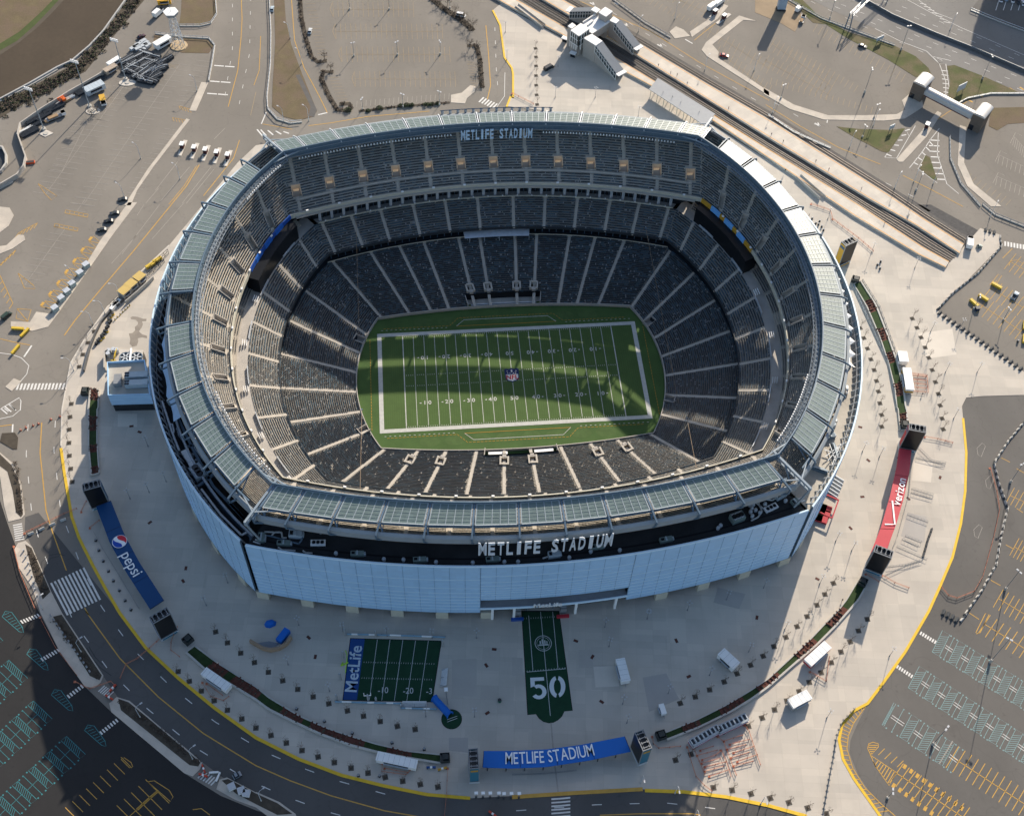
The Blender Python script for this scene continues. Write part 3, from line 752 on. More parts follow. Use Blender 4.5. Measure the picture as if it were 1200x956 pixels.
def unit(kind,px,py,L=4.2,W=1.8,H=1.8,rz=0.,z=38.4,m=None):
 p=rp(px,py,z);mb=MB().m(m or M_UNITG);mb.box((p[0],p[1],z+H/2+.2),(L,W,H),rz)
 c,s=math.cos(rz),math.sin(rz);hood='grey vent hood'
 mb.m(M_UNITP)
 if kind=='air_handler':
  mb.box((p[0]+c*L*.55,p[1]+s*L*.55,z+H*.4+.2),(.7,W*.7,H*.7),rz);mb.box((p[0],p[1]+.0,z+H+.35),(.5,W*.9,.3),rz)
  mb.m(M_DARK).box((p[0]-c*L*.3,p[1]-s*L*.3,z+H+.23),(L*.25,W*.6,.06),rz)
 if kind=='chiller':
  for k in(-.28,0,.28):mb.m(M_STEELL).box((p[0]+c*L*k,p[1]+s*L*k,z+H+.25),(L*.22,W*.8,.14),rz);mb.m(M_DARK).tube((p[0]+c*L*k,p[1]+s*L*k,z+H+.3),(p[0]+c*L*k,p[1]+s*L*k,z+H+.36),W*.3,n=10)
 mb.m(M_STEEL).box((p[0],p[1],z+.1),(L*.95,W*.8,.2),rz)
 o=mb.build(kind,STAD);reg(o)
def fan(px,py,r=.75,z=38.4):
 p=rp(px,py,z);mb=MB().m(M_STEELL);mb.tube(p,(p[0],p[1],z+.9),r*.75,n=10);mb.tube((p[0],p[1],z+.9),(p[0],p[1],z+1.5),r,r*.8,n=12);mb.m(M_UNITP).tube((p[0],p[1],z+1.5),(p[0],p[1],z+1.75),r*.45,r*.2,n=8)
 o=mb.build('exhaust_fan',STAD);reg(o)
for px,py,rz in((492,657.5,0),(577,657,.03),(699,642.5,.12),(419,650.5,-.05),(333,638,-.1),(780,634,.15)):unit('air_handler',px,py,4.6,1.7,1.7,rz)
unit('air_handler',649,651.5,4.2,2.2,2.0,.1,m=M_UNITP);unit('air_handler',347,628,4.6,2.6,2.2,-.1,m=M_UNITP);unit('air_handler',914,582,4.4,2.4,2,.45,m=M_UNITP)
unit('chiller',863,609,5,3.2,2.8,.33);unit('chiller',373,637,5.2,2.2,.9,-.05,m=M_WHITE);unit('chiller',903,596,5.2,2.2,.9,.4,m=M_WHITE);unit('air_handler',931,590,2.6,2.6,1.6,.5);unit('air_handler',307,632,2.2,3.4,2,-.1)
for px,py in((450,656.5),(473,657),(511,660),(554,660.5),(591,659.5),(607,659.5),(667,654.5),(692,647.5),(726,646),(841,620),(844,617),(394,649.5),(376,624.5),(385,624.5),(878,593),(882,593),(880.5,597),(885,599),(879,601),(881,606),(888,587),(896,592),(920,588),(890,602),(300,609),(304,606)):fan(px,py)
for pts in([(310,623),(330,623.5),(331,630),(336,630)],[(318,628),(322,623),(328,623)],[(326,641),(330,644),(346,645)],[(355,645),(358,647.5),(366,648)],[(299,632),(306,634)],[(297,634.5),(305,637)],[(935,585),(941,582)],[(932,589),(943,586)],[(636,654),(642,652)],[(890,584),(905,586),(910,583)],[(304,626),(318,628),(350,637),(354,632),(356,620),(352,610)],[(307,606),(330,616),(350,618)],[(876,588),(881,585),(900,600)],[(886,582),(893,599),(888,606),(880,610)]):
 mb=MB().m(M_PIPE if len(pts)<5 else M_STEEL);mb.path([rp(x,y,39.2)for x,y in pts],.32,6);o=mb.build('roof_duct',STAD);reg(o)
Z1=33.5
for px,py in((216.5,531),(219.5,535.5),(222.5,540),(225,545)):
 p=rp(px,py,37);mb=MB().m(M_WHITE).box((p[0],p[1],36.6),(2,2,2.2),.5);mb.m(M_STEEL).box((p[0],p[1],34.5),(1.6,1.6,2.0),.5);o=mb.build('condenser',STAD);reg(o)
unit('chiller',233,556,6.0,4.4,2.6,-1.0,35.5,M_UNITP);unit('air_handler',236,533,6.5,2.2,2,-1.0,34.5,M_UNITP);unit('air_handler',230,517,1.9,1.9,1.7,0,35,M_WHITE)
for px,py in((209,504),(211,511),(213.5,514),(210,507.5),(227,528),(231,541),(236,525),(226,535)):fan(px,py,.7,34.5)
mb=MB().m(M_STEELL);mb.path([rp(x,y,38)for x,y in((190,470),(199,498),(203,510),(210,528))],.45,6);mb.path([rp(x,y,38)for x,y in((199,497),(202,497),(204,505),(203,508))],.3,6);o=mb.build('roof_duct',STAD);reg(o)
mb=MB().m(M_WHITE);mb.path([rp(x,y,36.4)for x,y in((236,573),(258,602),(283,627),(295,620))],.42,6);o=mb.build('roof_rail',STAD);reg(o)
for pts in([(206,485),(227,528),(250,570),(290,612)],[(232,570),(250,556)],[(220,524),(234,519)],[(268,588),(290,612),(296,640)]):
 mb=MB().m(M_STEEL);P3=[rp(x,y,36.5)for x,y in pts]
 for a,b in zip(P3[:-1],P3[1:]):mb.beam(a,b,1.0,.8)
 o=mb.build('roof_beam',STAD);reg(o)
for(x0,y0,x1,y1,x2,y2,x3,y3)in((212,490,228,486,240,508,224,522),(236,572,262,560,288,596,276,606)):
 mb=MB().m(M_BLACK);mb.poly([rp(x,y,34.2)for x,y in((x0,y0),(x1,y1),(x2,y2),(x3,y3))]);o=mb.build('roof_well',STAD);reg(o)
for px,py,l,w_,h,rz,m in((992,458,3.6,.9,1.0,1.3,M_WHITE),(974,474,1.6,1.6,1.4,.4,M_UNITP),(974,484,3.4,2.6,2,.4,M_UNITG),(970,500,4.4,2.6,2,.2,M_UNITP),(976,494,2,2,1.6,0,M_PIPE),(972,512,3.4,2.4,1.4,.2,M_STEEL),(978,530,1.2,7,1.2,.0,M_STEEL),(960,552,1.2,6,1.4,1.1,M_STEEL),(987,385,1.6,5,1.2,.2,M_STEEL),(986,370,1.4,4,1.6,.3,M_STEEL),(979,345,2,5,1.6,.4,M_STEEL)):
 unit('air_handler',px,py,l,w_,h,rz,37.6,m)
mb=MB().m(M_STEELL)
for a,b in(((966,527),(976,530)),((970,540),(982,525)),((975,545),(985,520)),((967,535),(990,518)),((972,520),(980,542))):mb.beam(rp(*a,39),rp(*b,39),.25)
part(mb,'roof_frame',STAD)
A_OLD=mat('weathered asphalt',(.205,.186,.160),.95,.10,.05,kind='asphalt')
A_ROAD=mat('road asphalt',(.088,.085,.082),.92,.12,.05,kind='asphalt',rot=.5)
A_LOT=mat('lot asphalt',(.128,.120,.110),.93,.13,.05,kind='asphalt',rot=1.1)
A_NEW=mat('new black asphalt',(.025,.0245,.025),.9,.15,.05,kind='asphalt',rot=.6)
A_HWY=mat('highway asphalt',(.195,.186,.172),.93,.07,.05,kind='asphalt',rot=-.5)
C_PLAZA=mat('plaza concrete',(.48,.435,.375),.9,.05,.05,kind='slab',bs=.16,rot=.12)
C_WALK=mat('pavement concrete',(.48,.43,.365),.9,.08,.1,kind='slab',bs=.3,rot=.5)
C_PLAT=mat('platform concrete',(.55,.50,.43),.9,.06,.2,kind='slab',bs=.3,rot=-.58)
P_WHITE=mat('white road paint',(.60,.585,.55),.8,.12,.6)
P_PALE=mat('faded white paint',(.31,.285,.25),.85,.14,.5)
P_ORANGE=mat('orange yellow paint',(.48,.28,.06),.8,.12,.6)
P_ORANGEF=mat('faded orange paint',(.29,.225,.14),.85,.14,.5)
P_YELLOW=mat('bright yellow kerb paint',(.62,.40,.03),.7,.1,.6)
P_TEAL=mat('teal stall paint',(.04,.19,.21),.8,.1,.6)
P_TEALF=mat('pale teal stall paint',(.20,.32,.32),.8,.1,.6)
G_TAN=mat('dry tan grass',(.125,.098,.055),.95,.25,.15,kind='grass',c3=(.145,.105,.072))
G_MIX=mat('patchy green grass',(.075,.085,.028),.95,.25,.15,kind='grass',c3=(.135,.108,.062))
G_GREEN=mat('planter lawn',(.022,.042,.012),.95,.3,.6)
G_MULCH=mat('planter red bark',(.095,.036,.026),.95,.3,.8)
SOIL=mat('dark planting soil',(.060,.050,.038),.95,.3,.5)
SCRUB=mat('scrub soil',(.075,.062,.045),.95,.3,.15,kind='dirt')
def sheet(name,pts,m,z,parent=None):
 mb=MB().m(m);mb.prism(pts,-.3,z);return tag(mb.build(name),kind='structure')
mb=MB().m(A_OLD);mb.poly([(-2500,-900,0),(2500,-900,0),(2500,3500,0),(-2500,3500,0)]);tag(mb.build('ground'),kind='structure')
bl_in=T(0,480,[(-60,240),(35,530),(75,640),(95,760),(190,960)])+T(0,716,[(280,190),(395,350),(520,470),(860,755),(1030,860),(1200,930)])+T(300,716,[(120,960),(600,1200)])
sheet('parking_lot',bl_in+T(0,716,[(900,1800),(-900,1800),(-900,-900)]),A_NEW,.02)
ring_out=T(0,240,[(330,740),(300,900)])+T(0,480,[(290,0),(285,180),(300,290),(335,500),(370,600),(430,720),(490,830),(560,950)])+T(0,716,[(680,170),(830,310),(1000,450),(1195,590)])+T(300,716,[(200,690),(400,765),(600,815),(800,855),(1000,872)])+T(600,716,[(300,845),(610,830),(800,840),(1000,865),(1195,905)])+T(900,716,[(180,955),(500,1100)])
sheet('ring_road',ring_out[9:]+[G(1000,1010),G(600,1030)]+T(300,716,[(320,1100),(185,955)])+T(0,716,[(1195,850),(1040,775),(940,700),(680,490),(550,400),(480,300),(290,10)])+T(0,480,[(230,850),(170,690),(115,560),(118,500),(180,480)]),A_ROAD,.03)
LOTR=T(900,240,[(1500,880),(1000,893),(925,900),(905,940)])+T(900,480,[(910,40),(925,200),(920,380),(900,530),(860,690),(800,830)])+T(900,716,[(750,0),(640,190),(540,330),(465,430),(420,520),(385,600),(380,660),(420,760),(500,880),(600,980),(900,1400),(1700,1400)])
sheet('parking_lot',LOTR,A_LOT,.02)
plaza_l=T(0,0,[(1195,680),(1110,760)])+T(0,240,[(790,190),(650,320),(500,480),(400,620)])+ring_out
plaza=[G(640,130),G(560,133),G(470,143),G(390,157),G(330,166)]+plaza_l[:-1]+T(900,716,[(400,1010),(525,955),(400,780),(350,690),(330,600),(345,530),(400,465),(465,430),(540,330),(640,190),(750,0)])+T(900,480,[(800,830),(860,690),(900,530),(920,380),(925,200),(910,40)])+T(900,240,[(905,940),(925,900),(1000,893),(1335,884),(1180,770),(785,490),(875,410),(1090,190),(1080,140),(990,110),(830,290),(300,-20)])+T(600,0,[(640,400),(250,190),(0,50)])+[G(590,2),G(577.5,12.6),G(586,30),G(591,68),G(600,80),G(601,100),G(600,113),G(594,125)]
sheet('plaza',plaza,C_PLAZA,.12)
mb=MB()
for i,(ox,oy,pts)in enumerate([(300,716,[(915,225),(1030,222),(1030,400),(915,390)]),(600,716,[(380,260),(490,255),(500,350),(390,355)]),(300,716,[(900,590),(990,590),(990,660),(900,650)]),(600,716,[(0,215),(50,218),(50,300),(0,300)]),(900,480,[(680,240),(770,245),(760,340),(670,330)]),(900,480,[(650,480),(740,500),(730,620),(620,590)]),(600,716,[(310,180),(370,180),(380,265),(312,262)]),(900,240,[(700,600),(860,580),(880,700),(740,720)]),(600,716,[(610,310),(720,290),(780,410),(640,470)]),(300,480,[(880,900),(960,900),(960,960),(880,960)]),(0,480,[(550,20),(640,20),(640,80),(550,80)]),(600,480,[(960,830),(1090,860),(1060,930),(940,900)])]):
 mb.m(mat('plaza bay %d'%(i%3),((.40,.365,.32),(.56,.505,.43),(.36,.335,.305))[i%3],.9,.06,.1));mb.poly(T(ox,oy,pts),.135)
mb.m(mat('wet stain',(.23,.20,.165),.7,.2,.3))
mb.poly(T(80,290,[(580,655),(600,646),(650,650),(700,668),(732,668),(728,690),(690,692),(698,720),(685,752),(660,785),(690,812),(735,826),(738,850),(690,842),(650,850),(655,880),(640,920),(600,930),(572,900),(580,860),(566,805),(600,800),(625,775),(622,745),(648,722),(652,700),(630,678),(590,672)],k=7.967),.135)
tag(mb.build('plaza_repairs'),kind='structure')
def curb(name,pts,m,w=.55,h=.2):
 mb=MB().m(m);mb.wall([p[:2]for p in pts],w,0,h);return tag(mb.build(name),kind='structure')
C_KERB=mat('kerb concrete',(.52,.48,.42),.85,.1,.5)
ys=T(0,480,[(285,180),(300,290),(335,500),(370,600),(430,720),(490,830),(560,950)])+T(0,716,[(680,170),(830,310),(1000,450),(1195,590)])+T(300,716,[(200,690),(400,765),(600,815),(800,855),(1000,872)])
curb('kerb',ys,P_YELLOW,1.1);curb('kerb',T(0,240,[(790,190),(650,320),(500,480),(400,620),(330,740),(300,900)])+T(0,480,[(290,0),(285,170)]),C_KERB)
curb('kerb',T(600,716,[(0,867),(300,847),(610,830)]),P_ORANGE,1.3);curb('kerb',T(600,716,[(620,836),(800,842),(1000,866),(1195,906)])+T(900,716,[(180,956)]),P_YELLOW,1.2)
curb('kerb',T(900,716,[(525,958),(400,780),(350,690),(331,600),(345,530),(400,465),(465,430),(540,330),(640,190),(750,0)])+T(900,480,[(800,830),(860,690),(900,530),(920,380),(925,200),(910,40)]),P_YELLOW,1.0)
curb('kerb',T(300,0,[(1105,50),(1140,120),(1160,270),(1195,320)])+T(600,0,[(5,350),(5,460)])+T(300,0,[(1190,450),(1170,500)]),P_YELLOW,1.0)
def patch(name,ox,oy,pts,m,z=.06,k=K):return sheet(name,T(ox,oy,pts,k=k),m,z)
DIRT=mat('race track dirt',(.062,.047,.032),.95,.18,.05,kind='dirt')
patch('race_track',0,0,[(-600,900),(-100,560),(0,470),(140,395),(340,285),(480,150),(590,0),(690,-160),(-600,-300)],DIRT,.04)
patch('track_apron',0,0,[(-400,420),(0,258),(90,200),(180,125),(250,55),(305,-5),(400,-160),(-400,-200)],mat('grey track apron',(.085,.07,.052),.95,.1,.2),.06)
patch('infield_grass',0,0,[(-400,390),(0,237),(80,192),(160,122),(225,55),(278,-2),(360,-150),(-400,-200)],mat('infield edge grass',(.055,.075,.022),.95,.2,.2),.08)
patch('infield_grass',0,0,[(-400,330),(0,205),(90,150),(190,60),(250,-2),(330,-150),(-400,-200)],G_TAN,.10)
patch('scrub_ground',0,0,[(-200,640),(0,552),(200,432),(400,335),(540,160),(700,-30),(600,-30),(485,165),(345,300),(140,410),(0,482),(-200,590)],SCRUB,.05)
patch('verge_grass',0,0,[(850,-60),(1005,-60),(1010,70),(985,110),(940,122),(835,122),(845,60)],G_TAN,.08)
patch('verge_grass',0,0,[(720,165),(860,180),(970,188),(998,215),(975,250),(850,248),(790,220),(715,205)],G_TAN,.08)
patch('median_grass',300,0,[(83,-60),(128,-60),(140,100),(165,210),(215,345),(285,520),(268,545),(200,563),(130,547),(75,500),(78,400),(90,200)],G_TAN,.12)
patch('median_patch',300,0,[(185,352),(205,350),(285,515),(272,545),(245,545),(255,500)],mat('median asphalt patch',(.10,.095,.09),.9,.1,.3),.135)
for pts in([(870,555),(886,560),(720,775),(640,890),(610,960),(580,960),(690,790)],[(940,385),(972,388),(915,520),(884,518)]):patch('pavement',0,0,pts,C_WALK,.14)
patch('pavement',0,240,[(600,-10),(640,-10),(520,150),(270,510),(225,570),(150,590),(50,570),(50,545),(140,548),(170,500),(240,510),(400,280),(470,165)],C_WALK,.14)
patch('pavement',0,240,[(-80,0),(0,10),(45,15),(65,50),(40,100),(0,130),(-80,150)],C_WALK,.14);patch('pavement',0,240,[(-40,200),(30,190),(85,140),(112,143),(118,165),(60,205),(0,230),(-40,260)],C_WALK,.14)
patch('pavement',0,240,[(25,850),(65,810),(100,825),(55,870)],C_WALK,.14)
isl=lambda ox,oy,pts,m,z:patch('road_island',ox,oy,pts,m,z)
isl(0,480,[(-30,180),(0,200),(60,250),(100,350),(116,490),(100,508),(40,523),(20,450),(0,310),(-30,280)],C_WALK,.14)
isl(0,480,[(-30,198),(0,208),(55,260),(93,350),(108,490),(98,503),(75,480),(60,380),(35,290),(-30,240)],SOIL,.18)
isl(0,480,[(0,150),(10,110),(70,108),(85,130),(80,185),(60,185)],SOIL,.16)
bB=T(0,480,[(68,650),(85,622),(120,612),(150,640),(240,850)])+T(0,716,[(290,8),(483,300),(470,332),(440,358),(395,350),(280,190),(190,10)])+T(0,480,[(150,830),(90,740)])
sheet('road_island',bB,C_WALK,.14)
sheet('road_island',T(0,480,[(118,628),(148,645),(236,850),(200,885),(155,770)]),SOIL,.18);sheet('road_island',T(0,716,[(248,26),(288,16),(476,300),(465,322),(420,302)]),SOIL,.18)
isl(0,716,[(510,430),(545,400),(605,418),(690,490),(945,705),(935,735),(900,770),(860,755),(520,470)],C_WALK,.14);isl(0,716,[(552,408),(600,424),(684,492),(936,706),(926,724),(885,718),(565,462)],SOIL,.18)
sheet('road_island',T(0,716,[(1010,830),(1025,785),(1060,775),(1195,845)])+T(300,716,[(0,842),(110,890),(185,945),(190,960),(60,960),(0,915)])+T(0,716,[(1100,880)]),C_WALK,.14)
sheet('road_island',T(0,716,[(1036,790),(1065,782),(1195,850)])+T(300,716,[(0,850),(100,895),(170,945),(100,950),(0,900)])+T(0,716,[(1100,850)]),SOIL,.18)
patch('verge_grass',900,0,[(90,-20),(140,-20),(230,70),(370,150),(590,215),(690,265),(750,320),(768,360),(690,362),(560,280),(370,180),(270,115),(210,108),(160,60)],G_MIX,.08)
patch('verge_grass',900,0,[(835,310),(870,305),(1000,355),(1165,430),(1020,440),(930,470),(870,500),(840,440),(850,380)],G_MIX,.08)
patch('verge_grass',900,0,[(320,592),(420,603),(560,608),(640,600),(560,715),(530,708),(400,640)],G_MIX,.08);patch('verge_grass',900,0,[(705,785),(735,725),(755,735),(790,840),(770,838)],G_MIX,.08)
patch('verge_grass',900,0,[(1040,505),(1250,500),(1250,580),(1195,575),(1120,580),(1070,610),(1030,590)],G_TAN,.08)
patch('verge_soil',900,0,[(-60,-20),(40,-10),(95,-15),(165,80),(125,150),(60,110),(-60,60)],mat('bare sandy soil',(.27,.205,.135),.95,.15,.2),.07)
patch('pavement',900,0,[(-20,410),(120,490),(280,540),(450,540),(600,535),(720,470),(725,500),(640,555),(540,565),(400,563),(260,560),(100,510),(-20,440)],C_WALK,.14)
patch('pavement',900,0,[(625,470),(660,440),(720,470),(640,515)],C_WALK,.15)
patch('pavement',900,0,[(895,585),(925,595),(915,760),(960,860),(1090,965),(1040,965),(930,870),(885,770)],C_WALK,.14)
patch('pavement',900,0,[(600,745),(720,610),(790,520),(810,530),(740,640),(630,757),(610,757)],C_WALK,.14)
patch('pavement',600,0,[(735,150),(765,125),(800,140),(830,170),(760,182)],C_WALK,.14);patch('pavement',600,0,[(885,235),(905,200),(1060,75),(1140,100),(1080,95),(935,210),(965,245),(960,270),(1200,430),(1200,450),(910,265)],C_WALK,.14)
patch('pavement',600,0,[(830,150),(920,90),(985,20),(1010,30),(960,90),(840,175)],C_WALK,.14)
patch('pavement',300,0,[(910,445),(960,435),(1000,400),(1025,405),(1020,430),(985,460),(975,485),(910,480)],C_WALK,.14)
patch('ballast',900,0,[(270,700),(400,770),(760,985),(700,1010),(560,900),(200,690)],mat('dark ballast',(.075,.072,.07),.95,.25,.6),.05)
patch('ballast',900,240,[(620,0),(760,0),(1000,130),(945,165),(905,205),(720,80),(600,-10)],mat('dark ballast',()),.05)
patch('highway',900,0,[(90,-60),(1500,-60),(1500,560),(1200,435),(840,305),(780,285),(740,250),(560,160),(440,110),(300,50)],A_HWY,.03)
patch('tower_lot',900,0,[(1030,-60),(1500,-60),(1500,250),(1195,150),(945,48)],A_LOT,.04)
WM,OM,PM,FM,TM,TL=MB().m(P_WHITE),MB().m(P_ORANGE),MB().m(P_PALE),MB().m(P_ORANGEF),MB().m(P_TEAL),MB().m(P_TEALF)
ZL=.045
def line(mb,pts,w=.3,z=ZL):mb.strip(pts,w,z)
def dash(mb,pts,w=.3,on=3.0,off=9.0,z=ZL):
 P=np.array([p[:2]for p in pts]);d=np.r_[0,np.cumsum(np.hypot(*np.diff(P,axis=0).T))];s=0
 while s+on<d[-1]:
  q=[(float(np.interp(t,d,P[:,0])),float(np.interp(t,d,P[:,1])))for t in(s,s+on/2,s+on)];mb.strip(q,w,z);s+=on+off
def tline(mb,ox,oy,pts,w=.3,z=ZL,k=K):line(mb,T(ox,oy,pts,k=k),w,z)
def stripes(mb,ox,oy,p0,p1,v,n,frac=.5,z=ZL,k=K):
 """n bars stacked from p0 to p1, each reaching along v (tile pixels)"""
 for i in range(n):
  a=[p0[j]+(p1[j]-p0[j])*(i+.5-frac/2)/n for j in(0,1)];b=[p0[j]+(p1[j]-p0[j])*(i+.5+frac/2)/n for j in(0,1)]
  mb.poly(T(ox,oy,[a,b,(b[0]+v[0],b[1]+v[1]),(a[0]+v[0],a[1]+v[1])],k=k),z)
def stalls(mb,ox,oy,A,B,n,v,both=True,centre=True,w=.2,k=K,z=ZL):
 if centre:tline(mb,ox,oy,[A,B],w,z,k)
 for i in range(n+1):
  c=[A[j]+(B[j]-A[j])*i/n for j in(0,1)]
  tline(mb,ox,oy,[(c[0]-(v[0]if both else 0),c[1]-(v[1]if both else 0)),(c[0]+v[0],c[1]+v[1])],w,z,k)
dash(OM,T(0,480,[(195,60),(187,200),(215,470),(245,570),(310,750),(410,955)])+T(0,716,[(400,0),(560,220),(740,400),(950,570),(1195,720)])+T(300,716,[(160,790),(350,860),(600,930),(750,955)]),.3,400,0)
line(OM,T(0,480,[(195,60),(187,200),(215,470),(245,570),(310,750)]),.38);line(OM,T(0,480,[(395,925),(415,958)])+T(0,716,[(400,0),(560,220),(740,400),(950,570),(1195,720)])+T(300,716,[(160,790),(350,860),(600,930),(760,958)]),.38)
line(OM,T(600,716,[(410,951),(600,944),(840,944),(880,950)]),.35)
for o in(-1,1):
 base=T(0,480,[(195,60),(187,200),(215,470),(245,570),(310,750),(410,955)])+T(0,716,[(560,220),(740,400),(950,570),(1195,720)])+T(300,716,[(160,790),(350,860),(600,930),(760,958)]);q=[]
 for i,p in enumerate(base):
  a,b=base[max(0,i-1)],base[min(len(base)-1,i+1)];dx,dy=b[0]-a[0],b[1]-a[1];L=math.hypot(dx,dy);q.append((p[0]-dy/L*5.4*o,p[1]+dx/L*5.4*o))
 dash(WM,q,.28,3.4,9.5)
dash(WM,T(600,716,[(20,930),(390,902),(710,893),(870,910),(1040,932),(1100,945)]),.26,3.4,9.5)
stripes(WM,0,480,(230,812),(398,733),(78,150),10);stripes(WM,600,716,(228,865),(228,965),(44,-4),6,.45);stripes(WM,600,716,(184,868),(184,968),(45,-3),6,.45)
stripes(WM,0,240,(75,850),(322,848),(-6,14),15,.55);stripes(WM,0,240,(80,834),(326,832),(-6,16),15,.55)
stripes(WM,0,480,(60,535),(72,615),(42,-8),8,.5);stripes(WM,0,716,(455,372),(505,405),(30,-28),6,.5);stripes(WM,0,716,(918,775),(990,815),(30,-32),6,.5)
for a,b in(((90,45),(180,10)),((185,222),(272,172)),((308,395),(395,330)),((460,565),(545,498))):stripes(WM,0,716,a,b,(12,14),7,.5)
stripes(WM,900,716,(712,92),(790,140),(-8,14),7,.6);stripes(WM,900,716,(603,248),(680,300),(-8,14),7,.6)
for pts in([(0,625),(60,640),(140,655)],):tline(OM,0,240,pts,.3)
tline(WM,0,240,[(112,710),(148,657)],.7);tline(WM,0,240,[(-10,690),(60,700),(100,715),(135,750),(125,790),(95,825)],.3)
tline(WM,0,240,[(-10,960),(90,900),(98,915),(95,960)],.35)
for a,b in(((20,950),(40,965)),((45,930),(75,960))):tline(WM,0,240,[a,b],.4)
tline(OM,0,480,[(-20,80),(55,70)],.35);tline(WM,0,480,[(60,68),(58,105)],.6);tline(WM,0,480,[(-10,45),(60,30),(95,0)],.3)
stripes(WM,0,480,(-5,0),(50,-30),(30,25),3,.3)
for pts in([(300,610),(350,540),(470,395),(620,220),(800,0)],):tline(OM,0,240,pts,.42)
tline(OM,0,0,[(800,955),(870,870),(930,770)],.42);tline(OM,0,0,[(788,955),(860,868),(918,775)],.3)
for pts in([(640,50),(672,0)],[(570,230),(745,0)],[(710,160),(860,-10)],[(520,275),(640,140)]):tline(PM,0,240,pts,.22)
for pts in([(725,890),(830,755)],[(750,940),(885,780)],[(850,950),(985,780)],[(870,950),(1000,790)],[(680,950),(740,880)],[(1000,650),(1050,600)]):tline(PM,0,0,pts,.25)
tline(OM,0,0,[(1126,-10),(1130,90),(1125,180),(1110,330),(1065,500)],.35);tline(OM,0,0,[(950,915),(1090,740),(1118,655)],.35);tline(FM,0,0,[(1195,430),(1170,540)],.3)
for x0,x1,y in((1000,1110,310),(980,1092,383),(967,1075,440)):dash(WM,T(0,0,[(x0,y-3),(x1,y+5)]),.8,5,.6)
dash(WM,T(0,0,[(1170,-10),(1165,250),(1110,520)]),.22,3,9);dash(WM,T(0,0,[(1085,20),(1085,230),(1050,450)]),.22,3,9)
tline(WM,300,0,[(25,580),(48,525)],.5)
for x in(5,22,55,92,128):tline(WM,300,0,[(x,605+x*.08),(x+26,637-x*.1)],.7)
tline(OM,300,0,[(30,580),(100,592),(170,605)],.3);tline(OM,300,0,[(245,588),(350,575),(520,545),(700,530),(810,520)],.35);tline(WM,300,0,[(290,537),(333,527)],.7);tline(OM,300,0,[(333,527),(290,440),(225,320),(180,190),(165,-10)],.35)
tline(OM,300,0,[(22,170),(15,330),(-10,400)],.3);tline(OM,300,0,[(1073,120),(1085,250),(1095,400),(1080,465)],.4)
tline(WM,300,0,[(1125,500),(1160,450),(1162,340)],.25);stripes(WM,300,0,(1035,475),(1110,510),(22,-22),6,.5);dash(WM,T(300,0,[(1115,130),(1122,330),(1130,420)]),.25,3,8)
stalls(PM,0,0,(390,955),(840,300),26,(52,7));stalls(PM,0,0,(215,905),(465,560),14,(60,9));stalls(PM,0,0,(465,560),(590,385),7,(45,8));stalls(PM,0,0,(290,800),(405,570),9,(-55,-8),False)
stalls(PM,0,0,(640,930),(830,610),14,(-62,-9),False,False);stalls(PM,0,0,(880,500),(985,290),9,(-70,-8),False,False)
tline(OM,0,0,[(178,858),(265,915),(240,935),(210,905),(178,858)],.22);tline(FM,0,0,[(780,320),(835,300),(830,330),(790,300)],.2)
stalls(OM,0,0,(835,495),(885,510),4,(8,18),False);stalls(OM,0,0,(805,550),(860,560),4,(8,18),False)
stalls(PM,0,240,(115,375),(305,110),9,(52,8));stalls(PM,0,240,(360,30),(400,-30),2,(52,8));tline(OM,0,240,[(85,320),(115,390),(165,392),(155,375),(85,320)],.25)
for a,b in(((257,88),(365,110)),((307,25),(412,45))):stalls(OM,0,240,a,b,5,(-4,14),False,True);tline(OM,0,240,[(a[0]-4,a[1]+14),(b[0]-4,b[1]+14)],.3)
for i in range(13):
 t=i/12;a=(190+225*t,475-305*t);b=(a[0]+62,a[1]+12);tline(OM,0,240,[a,b],.28);tline(OM,0,240,[(a[0]+18,a[1]-24),(b[0],b[1])],.2)
 if i%2==0:tline(OM,0,240,[(a[0]+2,a[1]-3),(a[0]+14,a[1]-20)],1.3)
for a,b in(((-10,290),(75,210)),((90,130),(175,85)),((0,330),(60,460))):
 for i in range(6):
  t=i/5;c=(a[0]+(b[0]-a[0])*t,a[1]+(b[1]-a[1])*t);tline(OM,0,240,[c,(c[0]-22+8*i%7,c[1]+26)],.28)
 tline(OM,0,240,[a,b],.28)
tline(OM,0,240,[(80,485),(145,490),(130,545),(75,530),(80,485),(130,545)],.28)
for y,x0,x1,n in((45,360,735,16),(148,372,870,21),(255,400,905,21),(370,462,930,20)):
 stalls(FM,300,0,(x0,y),(x1,y+1),n,(2,36));tline(FM,300,0,[(x0-5,y-30),(x0-14,y),(x0,y+34)],.25)
stalls(FM,300,0,(232,20),(290,268),15,(44,-2),False,False);stalls(FM,300,0,(338,365),(385,480),8,(48,-3),False,False);stalls(FM,300,0,(985,300),(1035,410),1,(30,0),False,False)
stalls(PM,300,0,(470,500),(900,465),20,(2,-28),False,False);stalls(FM,300,0,(985,290),(1000,400),9,(34,4),False,False)
stalls(FM,900,0,(20,205),(300,405),14,(18,-30));stalls(FM,900,0,(210,150),(620,385),17,(22,-38),False,False);stalls(FM,900,0,(120,220),(420,400),14,(-20,32),False,False)
stalls(FM,900,0,(10,395),(480,530),18,(8,-30),False,False);stalls(FM,900,0,(-10,285),(280,440),13,(16,-26))
for y,a in((95,0),(200,60)):stalls(FM,600,0,(900+a,40+y),(1200,225+y),12,(14,-26))
stalls(FM,600,0,(560,-20),(850,130),14,(20,-24),False,False);stalls(FM,600,0,(700,-40),(900,60),9,(18,-22))
